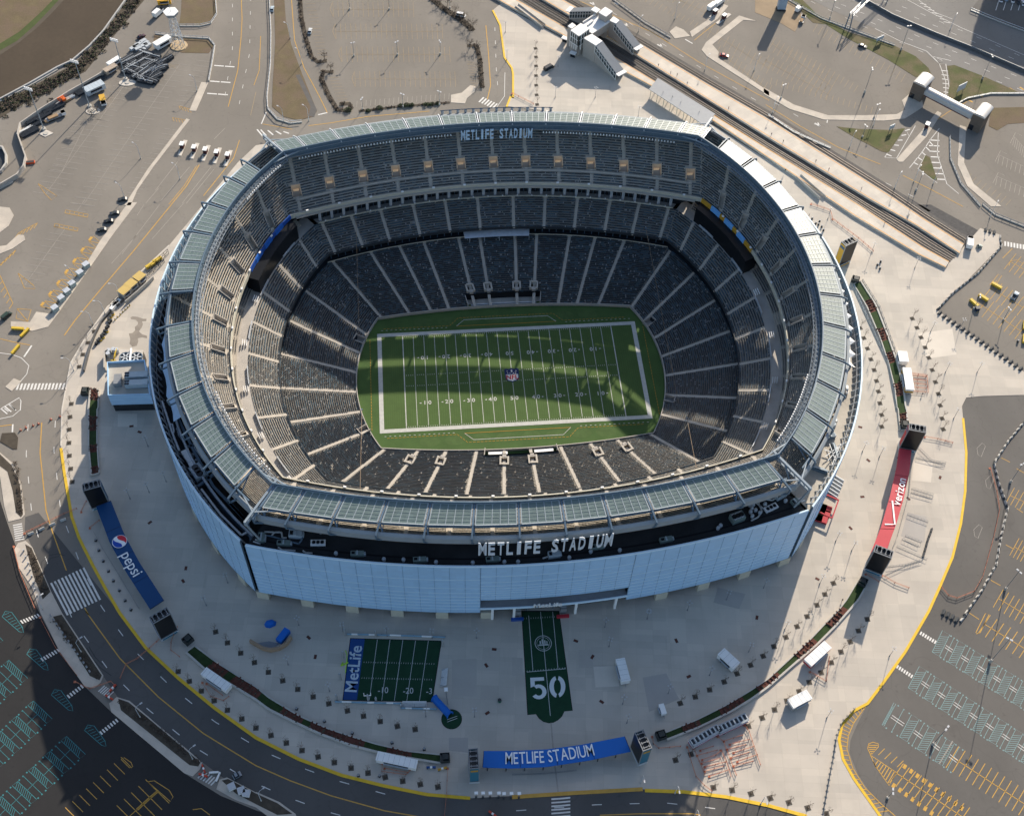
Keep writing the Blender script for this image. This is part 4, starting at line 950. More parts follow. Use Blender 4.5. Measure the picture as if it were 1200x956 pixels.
tline(OM,900,0,[(-10,490),(150,590),(330,690),(525,768)],.35);tline(OM,900,0,[(630,820),(760,885),(910,965)],.35);dash(WM,T(900,0,[(30,480),(140,545),(270,605)]),.25,3,9);dash(WM,T(900,0,[(60,600),(200,680),(600,880),(760,960)]),.25,3,9)
tline(OM,600,0,[(300,0),(650,150),(870,290),(1200,470)],.35);dash(WM,T(600,0,[(470,60),(900,330),(1190,500)]),.25,3,9);dash(OM,T(600,0,[(850,190),(1000,70)]),.3,20,.1)
tline(WM,600,0,[(808,185),(843,205)],.6);tline(WM,900,0,[(275,575),(280,545)],.4)
tline(WM,900,0,[(545,735),(600,650),(640,598),(660,640)],.25);tline(WM,900,0,[(545,735),(600,740),(688,588)],.25)
for i in range(6):a=(555+17*i,722-22*i);tline(WM,900,0,[a,(a[0]+22,a[1]+8-3*i)],.6)
tline(WM,900,0,[(500,135),(620,195),(740,240),(800,300),(830,380),(830,450)],.3);tline(WM,900,0,[(855,285),(770,265),(800,300),(830,300),(850,440)],.3)
for y in range(330,450,20):tline(WM,900,0,[(808+(y-330)*.12,y),(840+(y-330)*.05,y+4)],.6)
tline(WM,900,0,[(660,785),(720,710),(760,650),(800,600)],.3);tline(WM,900,0,[(795,620),(790,720),(835,860),(890,905)],.3);tline(WM,900,0,[(735,725),(700,790),(790,855)],.25)
for y in range(655,860,26):tline(WM,900,0,[(752+max(0,y-700)*.2,y),(800+max(0,y-740)*.3,y+2)],.7)
for i in range(5):tline(WM,900,0,[(680+18*i,760-25*i),(700+18*i,770-22*i)],.6)
for i in range(7):tline(OM,900,0,[(935+48*i,468-24*min(i,2)-4*max(0,i-2)),(955+48*i,478-24*min(i,2)-3*max(0,i-2))],.9)
tline(OM,900,0,[(640,740),(700,660),(790,545)],.3);tline(OM,900,0,[(930,475),(840,525),(790,560)],.3)
for off in(0,60,110,205,250,300):dash(WM,T(900,0,[(120+off*.5,-30-off*.4+off*.25),(500+off*.55,150-off*.35),(900+off*.5,320-off*.38),(1250,445-off*.5)]),.22,3,8)
tline(WM,900,0,[(640,-5),(760,60),(900,130),(1195,258)],.25);tline(WM,900,0,[(700,0),(780,60),(860,90)],.25);stripes(WM,900,0,(700,10),(830,110),(30,6),7,.2)
for x in(1085,1120,1155,1190):tline(WM,900,0,[(x,-20),(x-22,50)],.35)
for y0,x0 in((635,1130),(720,1060),(820,1050)):stalls(PM,900,0,(x0+20,y0+5),(1200,y0+60),6,(-8,40),False);tline(PM,900,0,[(x0,y0+35),(x0+25,y0-15),(x0+55,y0)],.22)
stalls(FM,900,0,(925,840),(1110,960),8,(25,-28),False,False)
stripes(WM,900,240,(1100,170),(1200,188),(0,22),7,.6)
tline(OM,900,240,[(1095,250),(1140,205)],.3)
for(a,b,n)in(((1040,390),(1190,480),6),((975,455),(1180,590),8),((1130,265),(1200,305),3)):stalls(OM,900,240,a,b,n,(-28,36),True,True,.22)
tline(OM,900,240,[(1125,285),(1130,265),(1160,258),(1190,275)],.22);tline(OM,900,240,[(1035,375),(1075,325),(1092,330),(1060,380)],.22)
for(a,b,n,v)in(((1130,400),(1195,430),3,(-20,35)),((1150,640),(1200,668),3,(-22,40))):
 if n:stalls(OM,900,480,a,b,n,v,True,True,.22)
for a,b in(((1090,225),(1130,245)),((1160,275),(1195,295)),((1160,460),(1190,480)),((1110,630),(1150,652)),((1040,795),(1085,820))):tline(OM,900,480,[a,b],.28)
for x,y in((1040,330),(985,560),(1000,180),(1085,380)):tline(PM,900,480,[(x-20,y+30),(x-25,y),(x,y-25),(x+15,y-10),(x-5,y+40),(x-20,y+30)],.16)
stalls(OM,900,480,(1075,880),(1200,955),5,(-24,42),True,True,.24);stalls(OM,900,716,(1010,60),(1200,175),6,(28,-42),True,True,.26);tline(OM,900,716,[(970,100),(1015,10),(1032,15),(990,100),(972,105)],.26);tline(OM,900,716,[(940,8),(985,38)],.28)
def teal_row(mb,ox,oy,A,step,n,w,l,first=0,bars=True):
 """accessible stalls: hatched aisle, stall lines, white wheel-stop bars"""
 for i in range(n):
  c=(A[0]+step[0]*i,A[1]+step[1]*i)
  if i==0 and first:ww=(w[0]*.25,w[1]*.25)
  else:ww=w
  a,b=(c[0]-l[0],c[1]-l[1]),(c[0]+l[0],c[1]+l[1]);e,f=(b[0]+ww[0],b[1]+ww[1]),(a[0]+ww[0],a[1]+ww[1])
  tline(mb,ox,oy,[a,b,e,f,a],.17)
  for t in range(9):u=t/11;p=(a[0]+(b[0]-a[0])*u,a[1]+(b[1]-a[1])*u);tline(mb,ox,oy,[p,(p[0]+ww[0]+l[0]*.34,p[1]+ww[1]+l[1]*.34)],.17)
  m=((e[0]+f[0])/2,(e[1]+f[1])/2);d=(step[0]-ww[0],step[1]-ww[1])
  for s_ in(.5,):tline(mb,ox,oy,[(f[0]+d[0]*s_,f[1]+d[1]*s_),(e[0]+d[0]*s_,e[1]+d[1]*s_)],.16)
  for s_ in(.15,.5,.85):
   for q in(e,f):tline(mb,ox,oy,[(q[0]+d[0]*s_-3,q[1]+d[1]*s_),(q[0]+d[0]*s_+3,q[1]+d[1]*s_+3)],.5)
  if bars:
   for o_ in(-.12,.08):tline(WM,ox,oy,[(m[0]+d[0]*.1+l[0]*o_,m[1]+d[1]*.1+l[1]*o_),(m[0]+d[0]*.9+l[0]*o_,m[1]+d[1]*.9+l[1]*o_)],.22,ZL+.01)
  else:tline(mb,ox,oy,[m,(m[0]+d[0],m[1]+d[1])],.16)
teal_row(TL,900,716,(790,140),(75,47),6,(34,20),(24,-50));teal_row(TL,900,716,(680,307),(75,49),8,(34,20),(26,-50));teal_row(TL,900,716,(560,478),(82,56),4,(36,22),(28,-52),1)
for(A,n)in(((425,560),7),((270,395),7),((155,205),5),((40,30),4)):
 tline(TM,0,716,[(A[0]-30,A[1]-5),(A[0]-15,A[1]-30),(A[0]+15,A[1]-25),(A[0]+65,A[1]+45),(A[0]+70,A[1]+70),(A[0]+50,A[1]+65),(A[0]-30,A[1]-5)],.2)
 for t in range(7):tline(TM,0,716,[(A[0]-25+t*11,A[1]-12+t*11),(A[0]+2+t*10,A[1]-22+t*11)],.18)
 teal_row(TM,0,716,(A[0]-70,A[1]+65),(-76,70),n,(-26,20),(44,42),0,False)
stalls(OM,0,716,(590,705),(330,940),8,(25,25),True,False,.22);tline(OM,0,716,[(565,690),(580,683),(612,705),(620,725),(605,730),(565,690)],.22)
stalls(OM,0,716,(735,840),(600,960),4,(55,55),True,True,.24);tline(OM,0,716,[(690,795),(720,790),(790,835),(808,865),(795,887),(690,795)],.24);tline(OM,0,716,[(735,840),(700,870),(640,925)],.9);tline(OM,0,716,[(900,925),(940,920),(980,950)],.24)
cp=[(465,430),(420,500),(385,580),(370,640),(385,720),(440,830),(520,910),(590,955)]
ci=[(440,445),(405,520),(375,580),(372,620),(392,690),(440,790),(510,870),(600,965)]
tline(OM,900,716,[(462,435),(400,520),(375,580),(368,640),(395,730),(450,820),(530,900),(600,960)],.28)
out=[(462,433),(430,447),(400,465),(370,498),(345,530),(335,565),(331,600),(338,650),(352,690),(378,740),(402,782),(435,830),(470,882),(500,920),(525,955)]
inn=[(462,440),(440,465),(418,490),(398,520),(383,550),(374,580),(368,612),(368,650),(380,695),(398,735),(425,785),(460,832),(500,875),(540,910),(585,950)]
for i in range(len(out)-1):
 for s_ in(0,.5):
  a=[out[i][j]+(out[i+1][j]-out[i][j])*s_ for j in(0,1)];i2=min(len(inn)-2,i+0);b=[inn[i2][j]+(inn[i2+1][j]-inn[i2][j])*s_ for j in(0,1)]
  tline(OM,900,716,[a,b],.3)
tline(OM,900,716,[(465,640),(470,618),(490,610),(515,618),(515,632),(480,672),(600,752),(565,812),(500,720),(465,640)],.26)
for t in range(5):tline(OM,900,716,[(468+t*2,625+t*10),(512-t*6,625+t*9)],.3)
for t in range(8):tline(OM,900,716,[(492+t*14,700+t*7),(505+t*8,730+t*10)]if t<1 else[(490+t*10,702+t*14),(500+t*13,690+t*8)],.3)
for i in range(4):tline(OM,900,716,[(515+i*29,670+i*19),(545+i*29,640+i*19)],.24)
stalls(OM,900,716,(600,755),(910,960),11,(32,-45),True,True,.28)
for i in range(10):tline(OM,900,716,[(632+i*29.5,720+i*21.5),(645+i*29.5,729+i*21.5)],1.7);tline(OM,900,716,[(580+i*29.5,808+i*21.5),(593+i*29.5,817+i*21.5)],1.7)
stalls(OM,900,716,(860,680),(1230,920),12,(30,-50),True,True,.26);tline(PM,900,716,[(862,605),(800,710)],.4)
for ox,oy,x,y in((600,0,375,20),(600,0,530,118),(600,0,690,215),(900,0,230,582),(600,0,490,20)):tline(WM,ox,oy,[(x-12,y-6),(x+14,y+8)],.7);tline(WM,ox,oy,[(x+2,y-8),(x+12,y+8)],.6)
tline(PM,600,716,[(182,518),(192,640)],.5,.14);tline(PM,600,716,[(200,720),(216,850)],.5,.14)
for x,(n_,mb_)in zip(range(6),(('white_markings',WM),('orange_markings',OM),('faded_markings',PM),('faded_orange_markings',FM),('teal_markings',TM),('pale_teal_markings',TL))):tag(mb_.build(n_),kind='structure')
mb=MB().m(mat('tyre rubber mark',(.05,.05,.05),.9,.1))
tline(mb,0,480,[(190,760),(195,710),(225,680),(270,672),(300,680)],.35);tline(mb,0,480,[(205,765),(210,720),(238,692),(275,684)],.35);tline(mb,0,716,[(405,170),(430,220),(470,265),(520,300)],.35);tline(mb,0,716,[(415,165),(445,215),(480,250)],.35)
tag(mb.build('tyre_marks'),kind='structure')
_before=set(bpy.data.objects)
FT_=mat('stadium turf',(.066,.112,.032),.95,.12,.25,kind='turf');FD=mat('stadium turf edge',(.054,.100,.028),.95,.16,.15)
mb=MB().m(FD);us=usamp(60);mb.poly([(p[0],p[1],.03)for p in grow(WALL,2.5,0).p(us[:-1])]);tag(mb.build('turf_surround'),kind='structure')
yd=.9144;FLx,FLy=60*yd,26.667*yd
mb=MB().m(FT_);mb.poly([(-FLx,-FLy,.06),(FLx,-FLy,.06),(FLx,FLy,.06),(-FLx,FLy,.06)]);tag(mb.build('playing_field'),kind='structure')
FW=mat('field paint',(.46,.46,.42),.85,.12,.8);mb=MB().m(FW);B_=1.83
for x0,x1,y0,y1 in((-FLx-B_,FLx+B_,FLy,FLy+B_),(-FLx-B_,FLx+B_,-FLy-B_,-FLy),(-FLx-B_,-FLx,-FLy,FLy),(FLx,FLx+B_,-FLy,FLy)):mb.poly([(x0,y0,.09),(x1,y0,.09),(x1,y1,.09),(x0,y1,.09)])
for i in range(-10,11):x=i*5*yd;wd=.2 if abs(i)==10 else.11;mb.poly([(x-wd,-FLy,.09),(x+wd,-FLy,.09),(x+wd,FLy,.09),(x-wd,FLy,.09)])
for i in range(-50,51):
 x=i*yd
 for y in(-2.82,2.82,-FLy+.6,FLy-.6):mb.poly([(x-.08,y-.3,.09),(x+.08,y-.3,.09),(x+.08,y+.3,.09),(x-.08,y+.3,.09)])
tag(mb.build('field_lines'),kind='structure')
mb=MB().m(mat('field marks orange',(.42,.22,.03),.85));mw=MB().m(FW)
for s in(1,-1):
 y=s*(FLy+B_+2.6);L=[(-FLx+1,y),(-25,y),(-21,s*(FLy+B_+6.8)),(21,s*(FLy+B_+6.8)),(25,y),(FLx-1,y)];dash(mb,L,.18,1.1,.5,.09);dash(mb,[(-24,y-s*.6),(24,y-s*.6)],.22,200,0,.09);mb.strip([(-22,y-s*.4),(22,y-s*.4)],.2,.09)
 dash(mw,[(-FLx,y-s*.9),(-26,y-s*.9)],.2,.8,1.2,.09);dash(mw,[(26,y-s*.9),(FLx,y-s*.9)],.2,.8,1.2,.09);mw.strip([(-22,y-s*.4),(-18.5,s*(FLy+B_+5.6)),(18.5,s*(FLy+B_+5.6)),(22,y-s*.4)],.22,.09)
for s in(1,-1):dash(mb,[(s*(FLx+B_+3.2),-FLy),(s*(FLx+B_+3.2),FLy)],.18,1.1,.4,.09)
tag(mb.build('bench_limit_lines'),kind='structure');tag(mw.build('bench_limit_lines'),kind='structure')
mb=MB()
for i in range(-9,10,2):
 for s in(1,-1):
  r=3.9;mb.m(mat('worn turf',(.062,.106,.032),.95,.16,.4)if i%4 else mat('dark turf',(.049,.094,.026),.95,.16,.4));cx_,cy_=i*5.2,s*(FLy+B_+5.3)
  if abs(cx_)<44:mb.poly([(cx_+r*math.cos(t)*1.1,cy_+r*.62*math.sin(t),.05)for t in np.linspace(0,2*PI,20)[:-1]])
tag(mb.build('turf_wear'),kind='structure')
for i in range(1,10):
 n=10*min(i,10-i);x=(-50+10*i)*yd
 for s,rot in((-1,0),(1,PI)):
  t='%d %d'%(n//10,0)
  txt=text_mesh(t,FW,2.7,0,.05,1.0,'yard_number',None,Matrix.Translation((x,s*12.0,.10))@Matrix.Rotation(rot,4,'Z'));tag(txt,kind='structure')
  if n!=50:
   d=1 if i>5 else-1;mb=MB().m(FW);xx=x+d*2.5;mb.poly([(xx,s*12-.35,.1),(xx,s*12+.35,.1),(xx+d*.9,s*12,.1)][::(1 if d>0 else-1)]);tag(mb.build('yard_arrow'),kind='structure')
SHN=mat('shield navy',(.010,.022,.085),.8);SHR=mat('shield red',(.42,.02,.03),.8)
def shield(s,z):return[(x*s,y*s,z)for x,y in((-2.9,3.2),(-2.2,3.55),(-1.2,3.1),(0,3.7),(1.2,3.1),(2.2,3.55),(2.9,3.2),(2.9,-1.2),(2.5,-2.2),(1.5,-3.0),(.5,-3.2),(0,-3.7),(-.5,-3.2),(-1.5,-3.0),(-2.5,-2.2),(-2.9,-1.2))]
mb=MB().m(SHN);mb.poly(shield(1.05,.10)[::-1]);mb.m(P_WHITE).poly([(q[0],min(q[1],.55),.115)for q in shield(.9,0)[::-1]])
mb.m(P_WHITE)
for x,y in((-1.9,2.3),(1.9,2.3),(-1.7,1.3),(1.7,1.3),(-.75,1.2),(.75,1.2)):mb.poly([(x+.32*(1 if k%2==0 else.42)*math.sin(k*PI/5),y+.32*(1 if k%2==0 else.42)*math.cos(k*PI/5),.12)for k in range(10)][::-1])
mb.poly([(.0+.35*math.cos(t),2.3+.75*math.sin(t),.12)for t in np.linspace(0,2*PI,12)[:-1]])
tag(mb.build('midfield_shield'),kind='structure')
tag(text_mesh('NFL',SHR,3.2,0,.1,.95,'midfield_letters',None,Matrix.Translation((0,-1.1,.13))),kind='structure')
for o in set(bpy.data.objects)-_before:o.location.z=.14
M_POLE=mat('lamp pole grey',(.20,.21,.22),.5,.1,.5);M_POLEL=mat('lamp pole silver',(.50,.52,.54),.45,.05,.5);M_HEAD=mat('lamp head pale',(.46,.47,.48),.5);M_BASE=mat('lamp base concrete',(.42,.40,.36),.9,.1,.5)
def cross_lamp(h=6.6):
 t=thing('plaza_lamp',(0,0,0),'x','lamp post');mb=MB().m(M_POLE);mb.tube((0,0,0),(0,0,h),.10,.07,6);part(mb,'pole',t)
 mb=MB().m(M_POLE).tube((0,0,0),(0,0,.9),.22,.2,8);part(mb,'base',t)
 mb=MB().m(M_POLE)
 for a in range(4):mb.beam((0,0,h-.1),(math.cos(a*PI/2+.6)*.7,math.sin(a*PI/2+.6)*.7,h),.06)
 part(mb,'arm',t)
 for a in range(4):
  mb=MB().m(M_HEAD);c,s=math.cos(a*PI/2+.6),math.sin(a*PI/2+.6);mb.box((c*.8,s*.8,h+.05),(.5,.3,.14),a*PI/2+.6);part(mb,'lamp_head',t)
 return t
def arm_lamp(h=9.0,reach=2.2,lotbase=False):
 t=thing('street_lamp',(0,0,0),'x','lamp post');mb=MB().m(M_POLEL if not lotbase else M_POLE);mb.tube((0,0,0),(0,0,h*.86),.15,.09,6);mb.tube((0,0,h*.86),(reach*.4,0,h),.08,.07,5);mb.tube((reach*.4,0,h),(reach,0,h+.1),.07,.06,5);part(mb,'pole',t)
 mb=MB().m(M_BASE).tube((0,0,0),(0,0,.9),.42 if lotbase else.26,n=8);part(mb,'base',t)
 mb=MB().m(M_HEAD).box((reach+.3,0,h+.08),(1.0,.45,.2));part(mb,'lamp_head',t)
 return t
def lot_lamp(h=9):
 t=thing('car_park_lamp',(0,0,0),'x','lamp post');mb=MB().m(M_POLE);mb.tube((0,0,0),(0,0,h),.15,.10,6);part(mb,'pole',t)
 mb=MB().m(M_BASE).tube((0,0,0),(0,0,1.1),.5,.45,10);part(mb,'base',t)
 for s in(-1,1):mb=MB().m(M_HEAD).box((s*.75,0,h+.05),(.95,.6,.22));mb.m(M_POLE).beam((0,0,h),(s*.5,0,h),.1);part(mb,'lamp_head',t)
 return t
def hgt(base,head):
 b=G(*base);zs=np.linspace(1,60,591);bx=np.array([[b[0],b[1],z]for z in zs]);d=(bx-np.array([CX,CY,CZ]))@ROT
 px=600+F*d[:,0]/-d[:,2];py=478-F*d[:,1]/-d[:,2];return float(zs[np.argmin((px-head[0])**2+(py-head[1])**2)])
def place(proto,pts,label,group,zz=0.0,used={},rz=None,cat=None,byhead=0):
 """first use moves the prototype itself; later ones copy it with its parts; labels count along the row"""
 out=[]
 for i,p in enumerate(pts):
  p=G(p[0],p[1],byhead)if len(p)==2 else p
  p=(p[0],p[1],zz);r=rz[i]if isinstance(rz,(list,tuple))else(rz if rz is not None else rng.random()*6.28)
  lb=label.replace('#',ordw(i))if len(pts)>1 else label.replace('# ','')
  if proto.name not in used:used[proto.name]=1;o=proto;o.location=p;o.rotation_euler=(0,0,r);o['label']=lb;o['group']=group
  else:o=dup(proto,p,r,lb,group)
  out.append(o)
 return out
def tl(ox,oy,pts,k=K):return[(ox+x/k,oy+y/k)for x,y in pts]
CL=cross_lamp()
place(CL,tl(900,240,[(500,180),(705,250),(780,550),(850,740),(918,535),(1000,740)])+tl(900,480,[(890,0)]),'# slender cross headed lamp from the top on the sunny right plaza','plaza lamps',byhead=6.6)
place(CL,tl(900,480,[(460,155),(540,180),(335,575),(410,620),(260,775)])+tl(900,716,[(95,50)]),'# slender lamp from the top between stadium wall and red awning','plaza lamps',byhead=6.6)
place(CL,tl(900,716,[(590,175),(295,465)]),'# cross headed lamp from the top near the yellow kerb corner','plaza lamps',byhead=6.6)
place(CL,tl(300,716,[(190,30),(140,215),(335,340),(400,60),(608,80),(820,90)]),'# shaded plaza lamp from the left around the small practice turf','plaza lamps',byhead=6.6)
place(CL,tl(300,716,[(790,460),(1020,460),(1030,90)])+tl(600,716,[(440,40),(460,130),(525,400),(545,490)]),'# shaded plaza lamp from the left beside the numbered turf strip','plaza lamps',byhead=6.6)
place(CL,tl(600,716,[(640,0),(740,350),(935,265),(1120,155)])+tl(600,480,[(640,940),(830,900),(1015,850),(1190,795)]),'# shaded plaza lamp from the left below the right half of the wall','plaza lamps',byhead=6.6)
place(CL,tl(0,480,[(675,130),(760,295),(590,375),(680,345),(1050,770)])+[(238,700)],'# shaded plaza lamp from the top between blue awning and left wall','plaza lamps',byhead=6.6)
place(CL,tl(600,0,[(205,410),(393,410),(595,500),(218,265)])+tl(300,0,[(1165,105),(1172,235)])+tl(900,240,[(295,20)]),'# lamp from the left on the pale concrete behind the stadium','plaza lamps',byhead=6.6)
AL=arm_lamp()
place(AL,tl(0,240,[(340,355),(435,560),(345,775),(560,430),(490,510)]),'# arm lamp from the top along the left roadside pavement','street lamps',rz=PI,used={})
place(AL,tl(0,716,[(380,190),(655,495),(900,690)])+tl(300,716,[(25,885)])+tl(0,480,[(200,930)]),'# silver arm lamp from the left on the planted road islands','street lamps',rz=.6)
place(AL,tl(300,0,[(130,570),(247,565),(213,300),(160,180)])+[(211,210),(165,186),(231,107),(146,233),(88,330)],'# thin arm lamp from the right beside the upper left roads','street lamps',rz=2.5)
place(AL,tl(600,716,[(760,850),(1160,900),(850,960),(600,800)]),'# lamp from the left on the sunlit edge of the bottom road','street lamps',rz=-1.6)
place(AL,tl(900,240,[(1035,60)])+tl(900,0,[(20,530),(380,690),(590,880),(680,850),(770,860),(970,610),(490,590),(850,140)])+tl(600,0,[(590,150),(900,330),(760,90),(1130,330)]),'# arm lamp from the left along the upper right roads','street lamps',rz=.9)
LL=lot_lamp()
def lots(pairs,label):
 for i,(b,h)in enumerate(pairs):
  H=min(24,max(7,hgt(b,h)));o=place(LL,[b],label.replace('#',ordw(i)),'car park lamps',rz=rng.random()*3)[0];o.scale=(1,1,H/9)
lots([(tl(300,0,[b])[0],tl(300,0,[h])[0])for b,h in(((437,45),(435,-12)),((622,45),(622,-12)),((457,262),(456,200)),((660,258),(659,196)),((860,255),(861,194)),((498,512),(497,462)),((686,500),(686,440)),((857,490),(856,428)),((905,40),(906,-15)))],'# lamp from the left and back in the empty upper middle car park')
lots([((1175.7,375.1),(1182.8,361.3)),((1141,362),(1149,347)),(tl(900,480,[(1130,340)])[0],tl(900,480,[(1168,240)])[0]),(tl(900,480,[(1105,840)])[0],tl(900,480,[(1168,752)])[0]),(tl(900,716,[(1035,238)])[0],tl(900,716,[(1090,100)])[0]),(tl(900,716,[(768,622)])[0],tl(900,716,[(833,543)])[0]),(tl(900,716,[(557,870)])[0],tl(900,716,[(565,845)])[0])],'# tall lamp from the top in the dark right hand car park')
lots([(tl(900,0,[b])[0],tl(900,0,[h])[0])for b,h in(((450,435),(485,322)),((620,235),(665,125)),((1000,370),(1045,262)),((288,90),(312,0)),((440,640),(424,575)),((495,550),(525,490)),((60,460),(70,395)),((690,890),(700,800)))],'# tall thin lamp from the left beside the upper right highway')
M_BARK=mat('young tree bark',(.15,.12,.092),.9,.15,1.0);M_GRATE=mat('tree pit grate',(.075,.068,.058),.85,.2,.8)
def sapling(seed,h=4.6):
 r=random.Random(seed);t=thing('street_tree',(0,0,0),'x','tree')
 mb=MB().m(M_GRATE);mb.box((0,0,.02),(1.9,1.9,.06));mb.m(mat('pit soil',(.05,.04,.03),.95)).box((0,0,.055),(1.0,1.0,.02));part(mb,'tree_grate',t)
 mb=MB().m(M_BARK);mb.tube((0,0,0),(.05,0,h*.45),.09,.06,6);mb.tube((.05,0,h*.45),(0,.05,h*.8),.06,.03,5);part(mb,'trunk',t)
 mb=MB().m(M_BARK)
 for i in range(15):
  a=r.random()*6.28;z0=h*(.35+.45*r.random());L=1.5*(1.15-z0/h)+.4;p=(0.03,0,z0);q=(math.cos(a)*L*.6,math.sin(a)*L*.6,z0+L*.75);mb.tube(p,q,.035,.018,4)
  for _ in range(4):
   b=a+r.uniform(-1,1);l2=r.uniform(.4,.9);mb.tube(q,(q[0]+math.cos(b)*l2*.6,q[1]+math.sin(b)*l2*.6,q[2]+l2*.7),.018,.008,3)
 part(mb,'branches',t)
 return t
SAP=[sapling(i)for i in range(3)]
def saps(pts,label):
 for i,p in enumerate(pts):
  s=SAP[i%3];q=G(*p);lb=label.replace('#',ordw(i))
  if 'u' not in s:s['u']=1;o=s;s.location=(q[0],q[1],.125);s['label']=lb;s['group']='bare saplings in square pits'
  else:o=dup(s,(q[0],q[1],.125),0,lb,'bare saplings in square pits')
  o.scale=(1.0,1.0,rng.uniform(1.0,1.45));o.rotation_euler=(0,0,rng.uniform(-.12,.12)+.1)
saps(tl(300,716,[(58,285),(125,325),(195,365),(267,400),(340,432),(427,465),(502,490),(580,515),(660,537),(743,552)]),'# bare sapling from the left between practice turf and lower left planter')
saps(tl(0,716,[(832,282),(884,328),(940,373),(1000,418),(1062,462),(1129,503),(1195,545)])+tl(300,716,[(70,580),(142,615),(215,650),(290,680),(366,706),(444,732),(523,755),(603,775),(685,793),(767,808),(849,820)]),'# bare sapling from the left along the shaded yellow kerb')
saps(tl(0,716,[(1007,97),(1062,148),(1124,196),(1188,240)]),'# bare sapling from the left inside the lower left planter curve')
saps(tl(600,716,[(785,430),(855,400),(922,367),(990,330),(1050,292),(1113,252),(1172,210)])+tl(900,716,[(27,165),(83,122),(135,72),(182,25)])+tl(900,480,[(228,912),(265,862),(305,810)]),'# bare sapling from the left inside the lower right planter curve')
saps(tl(600,716,[(763,695),(835,668),(1103,537),(1167,498)])+tl(900,716,[(30,460),(88,418),(145,375),(192,332),(247,287),(295,240),(340,190),(383,143),(422,92),(463,38)]),'# bare sapling from the left outside the lower right planter curve')
saps(tl(600,716,[(940,823),(1027,835),(1115,852)])+tl(900,716,[(10,872),(97,893),(185,918),(272,945)]),'# bare sapling from the left on the sunny kerb at the bottom')
saps(tl(900,240,[(430,577),(447,623),(464,672),(480,722),(495,772),(506,823),(515,872),(522,927)])+tl(900,480,[(530,25),(530,80)]),'# bare sapling from the top between right wall and green planter')
saps(tl(900,240,[(673,532),(695,575),(714,620),(733,667),(750,715),(766,772),(781,828),(795,883),(803,937)])+tl(900,480,[(812,42),(817,92)]),'# bare sapling from the top on the plaza right of the planter')
saps(tl(0,240,[(440,592),(410,645),(387,700),(370,757),(333,930)])+tl(0,480,[(327,35),(323,94),(322,156),(324,216),(330,277),(337,338)]),'# bare sapling from the top on the left roadside pavement')
saps(tl(600,0,[(110,228),(112,268),(112,310),(112,355),(113,400),(115,445),(117,490)]),'# bare sapling from the top in the column behind the stadium')
def planter(label,inner,outer,patches,bldg=None):
 """raised bed between two traced kerbs, patches = runs of (from, to, lawn or bark)"""
 t=thing('planter',(0,0,0),label,'planter','curved planters round the plaza')
 A=[G(*p)for p in inner];B=[G(*p)for p in outer]
 def res(P,n):
  P=np.array([q[:2]for q in P]);d=np.r_[0,np.cumsum(np.hypot(*np.diff(P,axis=0).T))];s=np.linspace(0,d[-1],n);return np.c_[np.interp(s,d,P[:,0]),np.interp(s,d,P[:,1])]
 n=61;A,B=res(A,n),res(B,n)
 mb=MB().m(M_BASE);mb.wall([tuple(q)for q in A],.45,.1,.9);mb.wall([tuple(q)for q in B],.7,.1,1.0);mb.wall([tuple(A[0]),tuple(B[0])],.4,.1,.9);mb.wall([tuple(A[-1]),tuple(B[-1])],.4,.1,.9);part(mb,'kerb_wall',t)
 for a,b,kind in patches:
  i0,i1=round(a*(n-1)),round(b*(n-1));mb=MB().m(G_GREEN if kind=='g' else G_MULCH)
  for i in range(i0,i1):mb.face([(*A[i],.62),(*A[i+1],.62),(*B[i+1],.62),(*B[i],.62)])
  if kind=='r':
   r=random.Random(i0)
   for _ in range(int((i1-i0)*9)):
    i=r.randrange(i0,max(i0+1,i1));f=r.random();p=A[i]*(1-f)+B[i]*f;s=r.uniform(.3,.6);mb.m(G_MULCH if r.random()<.7 else SCRUB);mb.tube((p[0],p[1],.6),(p[0]+r.uniform(-.3,.3),p[1]+r.uniform(-.3,.3),.6+s),s*.9,s*.3,6)
  part(mb,'lawn' if kind=='g' else 'flower_bed',t)
 return t,A,B
planter('long left planter with dark lawn along the shaded left plaza',tl(0,240,[(462,868),(460,955)])+tl(0,480,[(455,0),(455,160),(465,300)]),tl(0,240,[(425,860),(415,955)])+tl(0,480,[(415,0),(415,170),(428,310)]),[(0,.14,'r'),(.14,.34,'g'),(.34,.5,'r'),(.5,.66,'g'),(.66,.75,'r'),(.75,.92,'g'),(.92,1,'r')])
planter('curved lower left planter of lawn and red bark beds',tl(0,716,[(910,165),(1010,240),(1120,310),(1195,355)])+tl(300,716,[(60,405),(200,490),(330,548),(450,588),(560,622),(700,655),(862,672)]),tl(0,716,[(870,195),(960,275),(1080,345),(1195,415)])+tl(300,716,[(60,460),(180,520),(300,575),(440,627),(560,658),(700,685),(862,712)]),[(0,.1,'g'),(.1,.16,'r'),(.16,.2,'g'),(.2,.31,'r'),(.31,.42,'g'),(.42,.5,'r'),(.5,.54,'g'),(.54,.73,'r'),(.73,.82,'g'),(.82,.9,'r'),(.9,1,'g')])
planter('curved lower right planter of lawn and red bark beds',tl(600,716,[(712,570),(860,510),(1000,440),(1100,380),(1195,318)])+tl(900,716,[(100,225),(200,130),(280,45),(330,-5)])+tl(900,480,[(365,890),(418,800)]),tl(600,716,[(722,602),(870,545),(1020,472),(1120,410),(1195,355)])+tl(900,716,[(110,258),(220,165),(310,75),(385,-10)])+tl(900,480,[(420,890),(460,820)]),[(0,.06,'g'),(.06,.13,'r'),(.13,.22,'g'),(.22,.32,'r'),(.32,.38,'g'),(.38,.48,'r'),(.48,.58,'g'),(.58,.68,'r'),(.68,.76,'g'),(.76,.86,'r'),(.86,1,'g')])
